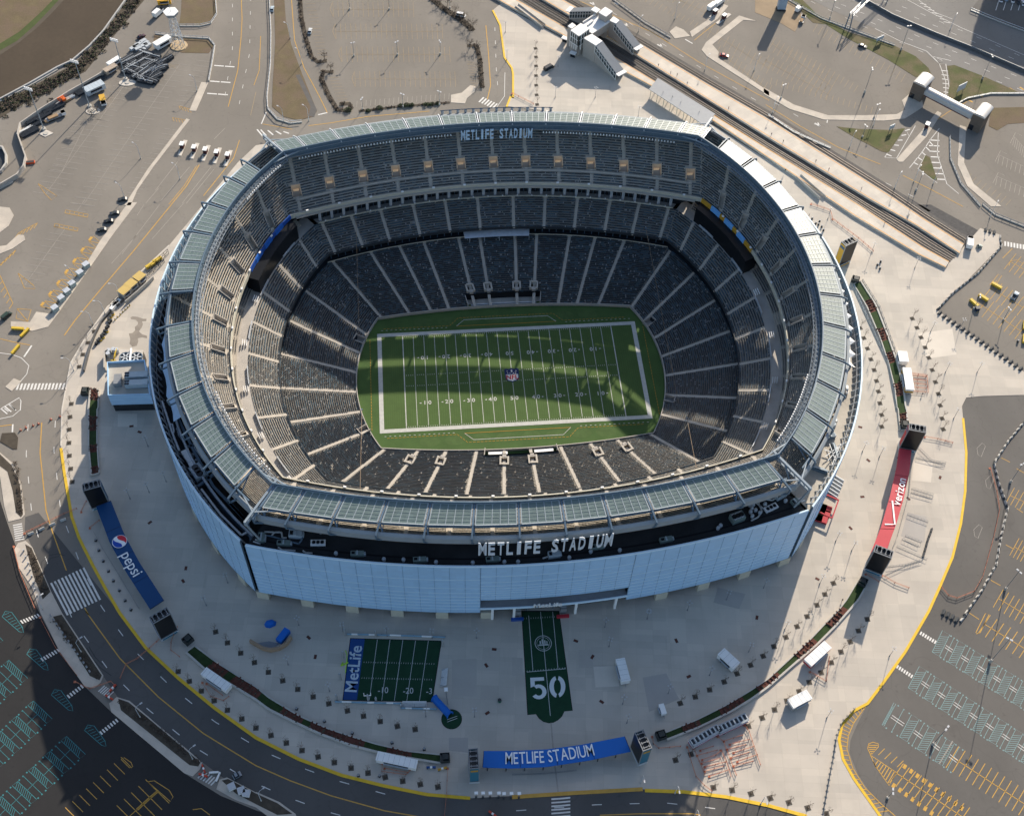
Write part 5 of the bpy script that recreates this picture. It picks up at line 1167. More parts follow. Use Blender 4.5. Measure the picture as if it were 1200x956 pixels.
planter('curved right planter of dark lawn behind the red awning',tl(900,240,[(398,375),(460,480),(520,620),(560,740),(590,860),(600,956)])+tl(900,480,[(605,0),(615,100)]),tl(900,240,[(430,360),(500,470),(555,610),(600,740),(630,860),(640,950)])+tl(900,480,[(645,0),(650,95)]),[(0,.14,'g'),(.14,.22,'r'),(.22,.34,'g'),(.34,.42,'r'),(.42,.5,'g'),(.5,.57,'r'),(.57,.7,'g'),(.7,.78,'r'),(.78,.9,'g'),(.9,1,'r')])
M_BOOTH=mat('dark booth metal',(.03,.035,.035),.6,.1,.5);M_GLASSG=mat('greenish roof glass',(.05,.11,.10),.3)
for p,rz,lb in((tl(300,716,[(882,690)])[0],0,'dark gate booth at the right end of the lower left planter'),(tl(0,716,[(880,140)])[0],.75,'dark gate booth at the upper end of the lower left planter'),(tl(600,716,[(693,585)])[0],.2,'dark gate booth at the left end of the lower right planter'),(tl(900,480,[(438,812)])[0],.95,'dark gate booth under the lower red awning pillar'),(tl(900,240,[(405,358)])[0],-.4,'dark gate booth at the top end of the right planter'),(tl(0,240,[(402,880)])[0],1.5,'dark gate booth at the top end of the left planter'),(tl(900,480,[(635,80)])[0],1.4,'dark gate booth above the upper red awning pillar')):
 q=G(*p);t=thing('gate_booth',(q[0],q[1],.12),lb,'booth','dark gate booths',rz);mb=MB().m(M_BOOTH)
 for s in(-1,1):mb.box((s*1.6,0,1.1),(.15,3.0,2.2));mb.box((0,s*1.45,1.1),(3.2,.15,2.2))
 part(mb,'wall',t);mb=MB().m(M_GLASSG).box((.2,.1,1.2),(1.8,1.6,2.2));mb.m(M_BOOTH).box((.2,.1,2.36),(2.1,1.9,.12));part(mb,'kiosk',t);mb=MB().m(M_BASE).box((0,0,.08),(3.6,3.3,.16));part(mb,'base',t)
M_PY=mat('pylon dark metal',(.035,.038,.042),.5,.1,.5);M_PYS=mat('pylon grey steel',(.22,.23,.24),.5,.1,.5)
BAN={'blue':mat('pylon blue banner',(.01,.06,.20),.6),'red':mat('pylon red banner',(.40,.025,.04),.6),'teal':mat('pylon teal banner',(.03,.16,.24),.6),'amber':mat('pylon amber banner',(.50,.27,.03),.6),'slate':mat('pylon slate banner',(.05,.10,.16),.6)}
def pylon(foot,rz,banner,label,W=7.0,D=3.4,H=15.0,writing=None):
 q=G(*foot);t=thing('pylon_tower',(q[0],q[1],.12),label,'tower','video pylons round the plaza',rz)
 mb=MB().m(M_PYS)
 for sx in(-1,1):
  for sy in(-1,1):mb.box((sx*(W/2-.15),sy*(D/2-.15),H/2),(.3,.3,H))
 for z in(1.6,H-.15):
  for s in(-1,1):mb.box((0,s*(D/2-.15),z),(W-.6,.26,.3));mb.box((s*(W/2-.15),0,z),(.26,D-.6,.3))
 mb.m(M_PYS)
 for k in range(4):x=-W*.36+k*W*.24;mb.box((x,0,H-.05),(.22,D*.8,.16));mb.box((x,-D*.28,H+.1),(.9,.2,.14));mb.box((x,D*.28,H+.1),(.9,.2,.14))
 part(mb,'frame',t)
 mb=MB().m(M_PY).box((0,0,(H+1.6)/2-.5),(W-.7,D-.7,H-3));part(mb,'core',t)
 for s in(-1,1):mb=MB().m(M_BLACK).box((0,s*(D/2-.1),H*.56),(W-.5,.16,H*.82));part(mb,'video_screen',t)
 for s in(-1,1):
  mb=MB().m(BAN[banner]).box((s*(W/2-.05),0,H*.55),(.14,D-.5,H*.8))
  mb.m(BAN['amber']if banner in('teal',)else BAN['slate']).box((s*(W/2+.04),0,H*.84),(.06,D-.9,H*.1));part(mb,'banner',t)
 mb=MB().m(M_STEELL).box((0,0,.8),(W+.1,D+.1,1.4));mb.m(BAN['teal']if banner!='amber' else BAN['amber']).box((0,-D/2-.09,.85),(W*.8,.06,.9));part(mb,'plinth',t)
 return t
pylon((118.5,592),heading(G(105,592),G(130,585)),'slate','black pylon with dark screen at the top of the blue left awning')
pylon((197.5,742),heading(G(186,749),G(205,738)),'blue','black pylon with dark screen at the foot of the blue left awning')
pylon((555,906),PI/2,'teal','narrow grey pylon with teal banner left of the bright blue awning')
pylon((748,885),PI/2+.28,'teal','black pylon with teal banner right of the bright blue awning')
pylon((1023,668),heading(G(1014,664),G(1032,671)),'slate','black pylon with dark screen at the foot of the red awning')
pylon((1062.5,525.5),heading(G(1055,524),G(1071,527)),'red','black pylon with red sides at the head of the red awning')
pylon((986,309),heading(G(980,312),G(993,306)),'amber','black pylon with amber side close to the upper right wall')
def awning(label,inner,outer,m,mtrim,z0,z1,ends_in=0):
 t=thing('entrance_awning',(0,0,0),label,'awning','long curved entrance awnings');
 def res(P,n):
  P=np.array([q[:2]for q in P]);d=np.r_[0,np.cumsum(np.hypot(*np.diff(P,axis=0).T))];s=np.linspace(0,d[-1],n);return np.c_[np.interp(s,d,P[:,0]),np.interp(s,d,P[:,1])]
 n=33;A=res([G(p[0],p[1],z0)for p in inner],n);B=res([G(p[0],p[1],z1)for p in outer],n);mb=MB().m(m)
 for i in range(n-1):
  q=[(*A[i],z0),(*A[i+1],z0),(*B[i+1],z1),(*B[i],z1)];mb.face(q);mb.face([(x,y,z-.25)for x,y,z in q[::-1]])
  for P,z in((A,z0),(B,z1)):mb.face([(*P[i],z-.5),(*P[i+1],z-.5),(*P[i+1],z),(*P[i],z)]);
 for i in(0,n-1):mb.face([(*A[i],z0-.5),(*B[i],z1-.5),(*B[i],z1),(*A[i],z0)])
 part(mb,'roof',t)
 mb=MB().m(mtrim)
 for i in range(0,n,8):mb.beam((*A[i],z0+.02),(*B[i],z1+.02),.18,.08)
 part(mb,'seam',t)
 for i in range(1,n,4):
  p=B[i]*.9+A[i]*.1;mb=MB().m(M_PY).tube((*p,.12),(*p,z1-.3),.2,n=8);part(mb,'column',t)
  p=B[i]*.15+A[i]*.85;mb=MB().m(M_PY).tube((*p,.12),(*p,z0-.3),.2,n=8);part(mb,'column',t)
 return t,A,B
def on_awning(t,A,B,z,txt,f,size,m,flip=False,sx=1.0,dx=0.0,curve=True,name='lettering',mid=.5,gap=.12,bold=.02):
 """writing that follows the awning, letter by letter"""
 n=len(A);P=A*mid+B*(1-mid);d=np.r_[0,np.cumsum(np.hypot(*np.diff(P,axis=0).T))]
 widths=[];obs=[]
 for ch in txt:
  if ch==' ':obs.append(None);widths.append(size*.28*sx);continue
  ob=text_mesh(ch,m,size,.03,bold,sx,'tmp',align='LEFT');xs=[v.co.x for v in ob.data.vertices];x0=min(xs);
  for v in ob.data.vertices:v.co.x-=x0
  obs.append(ob);widths.append(max(xs)-x0+size*gap)
 tot=sum(widths);s0=d[-1]*f-(tot/2 if not flip else-tot/2);V,Fc=[],[];s=s0
 for ob,wd in zip(obs,widths):
  if ob is not None:
   c=s+(wd/2 if not flip else-wd/2);x,y=np.interp(c,d,P[:,0]),np.interp(c,d,P[:,1]);x2,y2=np.interp(c+.5,d,P[:,0]),np.interp(c+.5,d,P[:,1]);th=math.atan2(y2-y,x2-x)+(PI if flip else 0);ca,sa=math.cos(th),math.sin(th);b0=len(V)
   for v in ob.data.vertices:lx,ly=v.co.x-wd/2,v.co.y;V.append((x+lx*ca-ly*sa,y+lx*sa+ly*ca,z+v.co.z))
   for p in ob.data.polygons:Fc.append(tuple(b0+i for i in p.vertices))
   me=ob.data;bpy.data.objects.remove(ob);bpy.data.meshes.remove(me)
  s+=wd if not flip else-wd
 me=bpy.data.meshes.new(name);me.from_pydata(V,[],Fc);me.materials.append(m);o=bpy.data.objects.new(name,me);COL.objects.link(o);o.parent=t;reg(o);return o
A_BLUE=mat('bright blue awning cloth',(.010,.125,.46),.55,.03,.2);A_NAVY=mat('deep blue awning cloth',(.004,.050,.150),.6,.04,.2);A_RED=mat('red awning cloth',(.46,.040,.055),.45,.03,.2,spec=.4);A_TR=mat('awning seam',(.01,.03,.08),.7);A_TRR=mat('awning red seam',(.22,.015,.02),.7)
t,A,B=awning('bright blue awning with white lettering along the bottom of the plaza',tl(520,820,[(235,297),(400,297),(600,288),(800,262),(1060,212)],5),tl(520,820,[(228,393),(400,398),(600,390),(850,352),(1095,300)],5),A_BLUE,A_TR,5.2,4.9)
on_awning(t,A,B,5.3,'METLIFE STADIUM',.458,5.9,M_WHITE,sx=.64,mid=.52,gap=.06,bold=.035)
t,A,B=awning('deep blue awning with round emblem on the shaded left plaza',tl(0,480,[(518,425),(580,580),(650,710),(765,888)]),tl(0,480,[(448,452),(512,620),(590,760),(700,930)]),A_NAVY,A_TR,5.0,4.7)
on_awning(t,A,B,5.1,'pepsi',.60,6.0,M_WHITE,sx=.95,mid=.5,gap=.07)
c=(A*.55+B*.45);n_=len(A);i_=round(.37*n_);cc=c[i_];tg=c[i_+1]-c[i_];th0=math.atan2(tg[1],tg[0]);R_=2.6
def disc(ylo,yhi,z,m,r=R_):
 mb=MB().m(m);pts=[]
 for k in range(41):x=-r+2*r*k/40;w_=math.sqrt(max(0,r*r-x*x));pts.append((x,max(-w_,min(w_,yhi(x)))))
 low_=[(x,max(-math.sqrt(max(0,r*r-x*x)),min(math.sqrt(max(0,r*r-x*x)),ylo(x))))for x in np.linspace(r,-r,41)]
 ca,sa=math.cos(th0),math.sin(th0);mb.poly([(cc[0]+x*ca-y*sa,cc[1]+x*sa+y*ca,z)for x,y in(pts+low_)[::-1]]);o=mb.build('emblem',t);reg(o)
wv=lambda x:.9*math.sin(x/R_*2.4)
disc(lambda x:-9,lambda x:9,5.14,M_WHITE,2.8);disc(lambda x:wv(x)+.75,lambda x:9,5.18,mat('emblem red',(.55,.02,.04),.6));disc(lambda x:-9,lambda x:wv(x)-.75,5.18,mat('emblem blue',(.01,.06,.36),.6))
t,A,B=awning('red awning with white tick and lettering on the sunny right plaza',tl(900,480,[(613,180),(600,270),(570,400),(530,540),(475,680)]),tl(900,480,[(670,190),(660,290),(635,410),(600,530),(545,680)]),A_RED,A_TRR,5.0,4.7)
on_awning(t,A,B,5.12,'verizon',.40,4.7,M_WHITE,flip=True,sx=.9,mid=.40,gap=.07,bold=.045)
mb=MB().m(M_WHITE);mb.strip(T(900,480,[(580,425),(592,535),(545,535)],4.95),.62,5.13);part(mb,'tick_emblem',t)
M_TRW=mat('trailer white',(.74,.74,.72),.5,.05,.4);M_TYRE=mat('tyre rubber',(.02,.02,.02),.9);M_GLASS=mat('vehicle glass',(.02,.028,.035),.15,spec=.5);M_CHR=mat('bumper grey',(.25,.26,.27),.5)
def trailer(foot,L,W,H,rz,label,m=None,skirt=None,group=None,cat='kiosk',name='kiosk_trailer',roofbits=True):
 q=G(*foot);t=thing(name,(q[0],q[1],.12),label,cat,group,rz);mb=MB().m(m or M_TRW);mb.box((0,0,.55+H/2),(L,W,H));
 if skirt:mb.m(skirt).box((0,0,.55+H*.3),(L+.05,W+.05,H*.45))
 part(mb,'body',t);mb=MB().m(m or M_TRW).box((0,0,.55+H+.06),(L+.25,W+.25,.12))
 if roofbits:
  mb.m(M_CHR);[mb.box((x,0,.55+H+.125),(.06,W,.03))for x in np.linspace(-L/2+.5,L/2-.5,max(2,int(L/1.6)))]
 part(mb,'roof',t)
 mb=MB().m(M_DARK).box((0,-W/2-.03,.55+H*.6),(L*.62,.05,H*.35));mb.m(M_STEELL).box((0,-W/2-.3,.55+H*.4),(L*.62,.5,.06));part(mb,'hatch',t)
 for x in(-L*.22,L*.22):
  for s in(-1,1):mb=MB().m(M_TYRE).tube((x,s*(W/2-.25),.36),(x,s*(W/2),.36),.36,n=10);part(mb,'wheel',t)
 mb=MB().m(M_CHR).beam((L/2,0,.6),(L/2+1.2,0,.5),.15);part(mb,'tow_bar',t);return t
H_=lambda a,b:heading(G(*a),G(*b))
trailer((255,800),11.5,3.0,2.7,H_((240,790),(269,810)),'white trailer kiosk with dark end beside the lower left planter',skirt=None);trailer((465.5,894),14,3.0,2.7,H_((450,890),(482,897)),'long white trailer kiosk in orange queue lines below the planter')
trailer((729,789),8.6,3.2,2.8,H_((726,778),(731,797)),'tall white box truck alone on the shaded plaza',name='box_trailer',cat='trailer');trailer((852,776),7.4,3.6,2.9,H_((846,768),(860,781)),'white trailer with side stairs in the shaded right plaza',name='box_trailer',cat='trailer')
trailer((935,823),8.0,3.6,2.8,H_((926,827),(945,817)),'white trailer kiosk standing in sun by the lower saplings',skirt=M_CHR);trailer((956,770),11,3.4,2.8,H_((944,780),(968,758)),'white kiosk with red base against the lower right planter',skirt=BAN['red'])
trailer((1056,423),5.4,3.8,2.6,H_((1054,414),(1057,430)),'short white kiosk beside the right planter');trailer((1062,449),11.5,3.4,2.6,H_((1060,436),(1064,462)),'long white kiosk with yellow base by orange queue lines',skirt=BAN['amber'])
trailer((775.5,833.5),3.6,1.7,1.9,H_((774,829),(777,838)),'small white cart near the lower right planter',name='cart',cat='cart',roofbits=False)
def tram(foot,rz,label):
 q=G(*foot);t=thing('trolley_car',(q[0],q[1],.12),label,'trolley','striped trolley cars',rz);L,W=12.0,3.0
 mb=MB().m(M_TRW).box((0,0,1.1),(L,W,1.3));mb.m(BAN['red']).box((0,0,.75),(L+.04,W+.04,.4));mb.m(mat('trolley violet stripe',(.25,.12,.35),.6)).box((0,0,1.35),(L+.05,W+.05,.25));part(mb,'body',t)
 mb=MB().m(mat('trolley roof grey',(.30,.33,.35),.5,.1,.6)).box((0,0,2.95),(L,W+.1,.16));mb.m(M_DARK)
 for x in np.linspace(-L/2+1,L/2-1,7):mb.box((x,.15,3.06),(.9,W*.62,.08))
 mb.m(M_TRW)
 for x in np.linspace(-L/2+.3,L/2-.3,8):mb.box((x,.3,3.14),(.16,W*.5,.16))
 part(mb,'roof',t);mb=MB().m(M_DARK).box((0,0,2.25),(L*.96,W*.9,1.2));part(mb,'window',t)
 for x in(-L*.33,L*.33):
  for s in(-1,1):mb=MB().m(M_TYRE).tube((x,s*(W/2-.3),.42),(x,s*(W/2+.02),.42),.42,n=10);part(mb,'wheel',t)
tram(tl(720,820,[(700,300)],6.667)[0],H_((810,875),(840,858)),'left red and white trolley car above orange queue fences');tram(tl(720,820,[(912,205)],6.667)[0],H_((840,858),(872,843)),'right red and white trolley car beside the planter end')
def car(foot,rz,col,label,L=4.7,W=1.85,H=1.45,kind='car',group=None,z=0.0):
 q=G(*foot);t=thing('parked_'+('car' if kind!='pickup' else 'pickup'),(q[0],q[1],z),label,kind,group,rz);m=mat('car paint %s'%col[0],col[1],.3,.03,.5,spec=.5)
 prof=[(-L/2,.35),(L/2,.35),(L/2,.72),(L*.28,.92),(-L*.40,.95),(-L/2,.85)]
 def extr(p,w,mm,mb):mb.m(mm);mb.face([(x,-w/2,zz)for x,zz in p]);mb.face([(x,w/2,zz)for x,zz in p][::-1]);[mb.face([(p[i][0],w/2,p[i][1]),(p[(i+1)%len(p)][0],w/2,p[(i+1)%len(p)][1]),(p[(i+1)%len(p)][0],-w/2,p[(i+1)%len(p)][1]),(p[i][0],-w/2,p[i][1])])for i in range(len(p))];return mb
 part(extr(prof,W,m,MB()),'body',t)
 if kind=='pickup':g=[(L*.22,.92),(-.12*L,.95),(-.06*L,H),(L*.08,H)]
 elif kind=='van':g=[(L*.40,.9),(-L*.47,.93),(-L*.45,H),(L*.25,H)]
 else:g=[(L*.22,.92),(-L*.42,.95),(-L*.26,H),(L*.06,H)]
 part(extr(g,W*.9,M_GLASS,MB()),'window',t);x0,x1=g[2][0],g[3][0]
 part(MB().m(m).box(((x0+x1)/2,0,H+.03),(x1-x0-.05,W*.8,.08)),'roof',t)
 if kind=='pickup':part(MB().m(mat('truck bed liner',(.04,.045,.05),.8)).box((-L*.31,0,.97),(L*.34,W*.8,.06)),'cargo_bed',t)
 for x in(-L*.31,L*.31):
  for s in(-1,1):part(MB().m(M_TYRE).tube((x,s*(W/2-.2),.33),(x,s*(W/2+.02),.33),.33,n=10),'wheel',t)
 return t
BLKC=('black',(.012,.013,.016));GRYC=('charcoal',(.04,.045,.05));NVYC=('navy',(.015,.02,.045));REDC=('red',(.35,.03,.03));SILC=('silver blue',(.22,.30,.38));WHTC=('white',(.72,.72,.72));GRNC=('dark green',(.03,.05,.035));YELC=('yellow',(.60,.34,.04));ORGC=('orange',(.62,.12,.02))
for(x,y),c,lb in(((575,935),GRYC,'topmost dark car of the line by the left pavement'),((537,1000),GRYC,'second dark car from the top of the line by the left pavement'),((510,1037),BLKC,'black car with a glint third in the left line'),((478,1077),GRYC,'lowest dark car of the line by the left pavement')):car((x/K,y/K),.08+PI,c,lb,group='dark parked cars')
car((8,371),.9,GRNC,'dark green car at the left edge beside the orange hatching',5.0,2.0,1.8,'van');car(tl(900,240,[(1150,428)])[0],.8,SILC,'silver blue pickup in the right car park',5.6,2.0,1.75,'pickup')
car(tl(600,0,[(990,264)])[0],-.35,REDC,'red car alone in the upper right car park',4.8);car(tl(0,0,[(660,176)])[0],.75,('maroon',(.05,.015,.02)),'dark maroon car on the service road by the scrap yard')
car(tl(600,0,[(172,322)])[0],.62,BLKC,'black long van in the shade behind the stadium',6.4,2.3,2.1,'van',z=.12);car(tl(300,0,[(253,150)])[0],1.45,('pale silver',(.45,.47,.48)),'pale silver car against the left hedge of the middle car park');car(tl(300,0,[(957,76)])[0],-.35,WHTC,'white van beside the right hedge of the middle car park',5.2,2.0,2.0,'van')
car(tl(300,0,[(76,47)])[0],1.5,('pale blue',(.35,.42,.46)),'pale blue car on the median by the long barrier');car(tl(900,0,[(440,220)])[0],-.5,NVYC,'dark blue car at the grass edge below the gantry')
car(tl(0,716,[(1108,768)])[0],.5,('grey',(.2,.22,.24)),'small grey utility cart on the bottom road',3.0,1.8,1.8);car(tl(900,240,[(985,198)])[0],.2,('pale green',(.3,.36,.33)),'small pale green cart near the end of the platform',2.6,1.5,1.5,z=.12)
def truck(foot,rz,cab,label,L=8.5,W=2.5,body=None,H=2.4,name='parked_truck',flat=False,z=0.0,cat='truck',group=None):
 q=G(*foot);t=thing(name,(q[0],q[1],z),label,cat,group,rz);m=mat('car paint %s'%cab[0],cab[1],.35,.03,.5)
 mb=MB().m(m);mb.box((L/2-1.0,0,1.4),(2.0,W*.95,1.7));part(mb,'cab',t);part(MB().m(M_GLASS).box((L/2-.95,0,1.95),(2.06,W*.88,.6)),'window',t)
 if flat:mb=MB().m(body or M_CHR).box((-1.1,0,1.0),(L-2.4,W,.25));mb.m(mat('load timber',(.28,.19,.11),.9,.2,.6)).box((-1.2,.1,1.45),(L*.5,W*.7,.7))
 else:mb=MB().m(body or M_TRW).box((-1.1,0,.8+H/2),(L-2.4,W,H))
 part(mb,'cargo_body',t);part(MB().m(M_CHR).box((0,0,.6),(L,W*.6,.25)),'chassis',t)
 for x in(-L*.36,-L*.2,L*.34):
  for s in(-1,1):part(MB().m(M_TYRE).tube((x,s*(W/2-.3),.48),(x,s*W/2,.48),.48,n=10),'wheel',t)
 return t
truck(tl(0,0,[(262,552)])[0],.55,WHTC,'flatbed truck with white cab and brown load by the left lamp mast',10,2.7,flat=True);truck(tl(0,0,[(483,478)])[0],-1.3,WHTC,'yellow tipper truck with white cab below the scrap yard',7,2.8,mat('tipper yellow',(.55,.32,.04),.5,.1,.6),1.6);truck(tl(0,0,[(740,70)])[0],1.0,WHTC,'white box van near the lattice tower',7,2.6)
truck(tl(900,0,[(158,100)])[0],1.1,WHTC,'white flatbed truck on the sandy corner at the top right',6,2.4,flat=True);truck(tl(900,0,[(141,52)])[0],.8,WHTC,'small white truck on the sandy corner at the top right',5,2.2);truck(tl(900,240,[(937,187)])[0],1.2,WHTC,'white box truck beside the end of the rail platform',7.0,2.8,z=.05)
truck(tl(600,0,[(935,40)])[0],.75,WHTC,'white truck left of two at the top toll plaza',8,2.6);truck(tl(600,0,[(965,22)])[0],.75,WHTC,'white truck right of two at the top toll plaza',8,2.6)
trailer(tl(0,0,[(763,215)])[0],9.5,3.6,3.0,.75,'large white site office trailer beside the scrap yard',cat='trailer',name='site_trailer');trailer(tl(0,0,[(446,428)])[0],10,4.2,3.0,.62,'pale grey roofed box trailer beside the yellow tipper',m=mat('pale blue grey trailer',(.42,.48,.52),.5,.06,.4),cat='trailer',name='site_trailer')
trailer(tl(0,0,[(536,305)])[0],7.5,2.4,2.4,.8,'white long narrow trailer behind the scrap yard',cat='trailer',name='site_trailer');trailer(tl(0,0,[(520,337)])[0],7,3,2.2,.75,'beige low trailer behind the scrap yard',m=mat('beige trailer',(.38,.31,.24),.6,.1,.5),cat='trailer',name='site_trailer')
trailer(tl(0,0,[(770,22)])[0],7,2.4,2.6,.1,'yellow bus shaped box at the top edge near the lattice tower',m=mat('bus yellow',(.55,.30,.03),.5),cat='trailer',name='site_trailer')
def crane(foot):
 q=G(*foot);t=thing('crane_truck',(q[0],q[1],0),'orange crane lorry with folded boom beside the dark pipe stacks','truck',None,.8);m=mat('car paint orange',ORGC[1],.4)
 part(MB().m(m).box((1.4,0,1.5),(1.8,2.2,1.7)),'cab',t);part(MB().m(M_CHR).box((0,0,.8),(6,2.3,.4)),'chassis',t);part(MB().m(m).beam((-.5,0,1.4),(-1.5,.4,3.6),.45).beam((-1.5,.4,3.6),(2.4,.6,3.0),.4),'boom',t)
 for x in(-2,1.8):
  for s in(-1,1):part(MB().m(M_TYRE).tube((x,s*.8,.5),(x,s*1.2,.5),.5,n=10),'wheel',t)
crane(tl(0,0,[(290,482)])[0])
TURFD=mat('dark plaza turf',(.010,.042,.020),.95,.15,.4)
def plazaquad(pts,f):
 a,b,c,d=[np.array(p)for p in pts];u,v=f;return tuple((a*(1-u)+b*u)*(1-v)+(d*(1-u)+c*u)*v)
q4=T(380,730,[(207,122),(912,142),(840,612),(148,598)],k=6.667);ctr=plazaquad(q4,(.5,.5))
t=thing('practice_turf',(0,0,0),'small dark green practice turf with blue lettered end zone','sports pitch')
def quad(mb,u0,u1,v0,v1,z):mb.poly([(*plazaquad(q4,f)[:2],z)for f in((u0,v0),(u0,v1),(u1,v1),(u1,v0))])
mb=MB().m(mat('turf edge black',(.01,.012,.014),.9));quad(mb,-.008,1.008,-.012,1.012,.14);mb.m(TURFD);quad(mb,.155,1,0,1,.16);part(mb,'turf',t)
mb=MB().m(mat('end zone blue',(.012,.055,.20),.8,.05,.3));quad(mb,0,.155,0,1,.165);part(mb,'end_zone',t)
mb=MB().m(mat('dim white paint',(.42,.44,.43),.85,.1,.6))
for u in(.295,.435,.577,.718,.86):quad(mb,u-.003,u+.003,0,1,.18)
for v in(.385,.645):
 for u in np.arange(.18,.98,.026):quad(mb,u-.002,u+.002,v-.012,v+.012,.18)
part(mb,'line_marking',t)
a,b=plazaquad(q4,(.08,.98)),plazaquad(q4,(.08,.02));th=heading(a,b);L_=math.dist(a,b);m_=plazaquad(q4,(.08,.5))
text_mesh('MetLife',mat('end zone letters',(.45,.52,.58),.8),7.6,0,.12,1.0,'lettering',t,Matrix.Translation((m_[0],m_[1],.2))@Matrix.Rotation(th,4,'Z')@Matrix.Scale(L_/28.5,4))
for n,u,v in(('-10',.435,.84),('-20',.718,.84),('-3',.955,.84)):
 c=plazaquad(q4,(u,v));text_mesh(n,mat('dim white paint',()),3.2,0,.02,.9,'number',t,Matrix.Translation((c[0],c[1],.2))@Matrix.Rotation(-.06,4,'Z'))
M_PAD=mat('pale blue pad fence',(.20,.34,.45),.6,.1,.5);M_GREYP=mat('grey padded post',(.30,.31,.31),.7,.1,.5)
for pts,lb in((T(380,730,[(180,92),(450,98),(700,106),(945,116)],k=6.667),'blue and white padded fence behind the practice turf'),(T(380,730,[(85,618),(300,625),(600,632),(600,668),(880,676)],k=6.667),'blue and white padded fence in front of the practice turf')):
 t=thing('pad_fence',(0,0,0),lb,'fence');mb=MB().m(M_PAD);mb.wall([p[:2]for p in pts],.2,.2,1.2);part(mb,'pad',t);mb=MB().m(M_WHITE)
 for a,b in zip(pts[:-1],pts[1:]):
  n=max(1,int(math.dist(a,b)/6))
  for i in range(n):f0,f1=(i+.25)/n,(i+.6)/n;mb.wall([lerp3(a,b,f0)[:2],lerp3(a,b,f1)[:2]],.26,.35,1.25)
 part(mb,'white_panel',t);mb=MB().m(M_STEEL)
 for p in pts:mb.tube((p[0],p[1],.1),(p[0],p[1],1.6),.09,n=6)
 part(mb,'post',t)
for i,(x,y,h)in enumerate([(165,95,5),(405,105,4.5),(150,270,5),(128,440,5),(100,600,4.5),(925,180,5),(345,605,5.0),(405,605,2.5)]):
 p=T(380,730,[(x,y)],k=6.667)[0];t=thing('padded_post',(p[0],p[1],.12),'%s grey padded post from the top left of the practice turf'%ordw(i),'post','padded posts of the practice turf');part(MB().m(M_GREYP).tube((0,0,0),(0,0,h),.42,.42,8),'pad',t);part(MB().m(M_STEELL).tube((0,0,h),(0,0,h+1),.1,n=6),'pole',t)
 if i==6:mb=MB().m(M_WHITE);mb.beam((-1.2,0,h-.3),(1.2,0,h-.3),.25).beam((-1.2,0,h-.3),(-1.2,.2,h+1.6),.2).beam((1.2,0,h-.3),(1.2,.2,h+1.6),.2);part(mb,'crossbar',t)
for pts,lb in((T(380,730,[(920,362),(968,362),(955,498),(905,498)],k=6.667),'small aluminium bleacher right of the practice turf'),(T(380,730,[(612,622),(800,622),(800,655),(612,655)],k=6.667),'long low aluminium bleacher in front of the practice turf')):
 t=thing('bleacher',(0,0,0),lb,'bleacher');longs=math.dist(pts[0],pts[1])>math.dist(pts[1],pts[2]);P=pts if longs else[pts[1],pts[2],pts[3],pts[0]]
 for k in range(4):
  f=(k+.5)/4;a=lerp3(P[0],P[3],f);b=lerp3(P[1],P[2],f);mb=MB().m(M_PIPE).beam((a[0],a[1],1.5-k*.33),(b[0],b[1],1.5-k*.33),.55,.08);part(mb,'bench',t)
 mb=MB().m(M_CHR)
 for f in(.05,.5,.95):a=lerp3(P[0],P[1],f);b=lerp3(P[3],P[2],f);mb.beam((a[0],a[1],.9),(b[0],b[1],.3),.12,.9)
 part(mb,'frame',t)
M_INFL=mat('bright blue inflatable',(.006,.115,.46),.6,.04,.3)
P=T(380,730,[(838,608),(883,575),(1005,705),(960,740)],k=6.667,z=0);t=thing('inflatable_tunnel',(0,0,0),'bright blue inflatable tunnel at the corner of practice turf','inflatable tunnel');mb=MB().m(M_INFL);n=10
a0,a1=lerp3(P[0],P[1],.5),lerp3(P[3],P[2],.5);w_=math.dist(P[0],P[1])/2;dx,dy=a1[0]-a0[0],a1[1]-a0[1];L_=math.hypot(dx,dy);nx,ny=-dy/L_,dx/L_
arc=[(math.cos(PI*k/n)*w_,math.sin(PI*k/n)*2.6)for k in range(n+1)]
for(x0,z0),(x1,z1)in zip(arc[:-1],arc[1:]):mb.face([(a0[0]+nx*x0,a0[1]+ny*x0,.12+z0),(a0[0]+nx*x1,a0[1]+ny*x1,.12+z1),(a1[0]+nx*x1,a1[1]+ny*x1,.12+z1),(a1[0]+nx*x0,a1[1]+ny*x0,.12+z0)])
part(mb,'tube',t)
for e in(a0,a1):mb=MB().m(M_INFL);[mb.tube((e[0]+nx*x0,e[1]+ny*x0,.12+z0),(e[0]+nx*x1,e[1]+ny*x1,.12+z1),.28,n=6)for(x0,z0),(x1,z1)in zip(arc[:-1],arc[1:])];part(mb,'ring',t)
c=T(380,730,[(995,750)],k=6.667)[0];t=thing('turf_disc',(c[0],c[1],.12),'round dark turf disc at the foot of the blue tunnel','turf mat');r=3.5
mb=MB().m(mat('turf edge black',()));mb.poly([(r*1.05*math.cos(k*PI/14),r*1.05*math.sin(k*PI/14),.02)for k in range(28)]);mb.m(TURFD).poly([(r*math.cos(k*PI/14),r*math.sin(k*PI/14),.04)for k in range(28)]);part(mb,'mat',t);mb=MB().m(mat('dim white paint',()));[mb.beam((-1.6,-.9+k*.8,.06),(2.0,.2+k*.8,.06),.2,.02)for k in range(2)];part(mb,'line_marking',t)
p=T(380,730,[(952,545)],k=6.667)[0];t=thing('floodlight_post',(p[0],p[1],.12),'short post with white square head right of practice turf','lamp post');part(MB().m(M_POLE).tube((0,0,0),(.4,-4.5,.2),.12,n=6).tube((0,0,0),(0,0,3),.12,n=6),'pole',t);part(MB().m(M_WHITE).box((0,0,3.2),(1.3,1.3,.5)),'lamp_head',t)
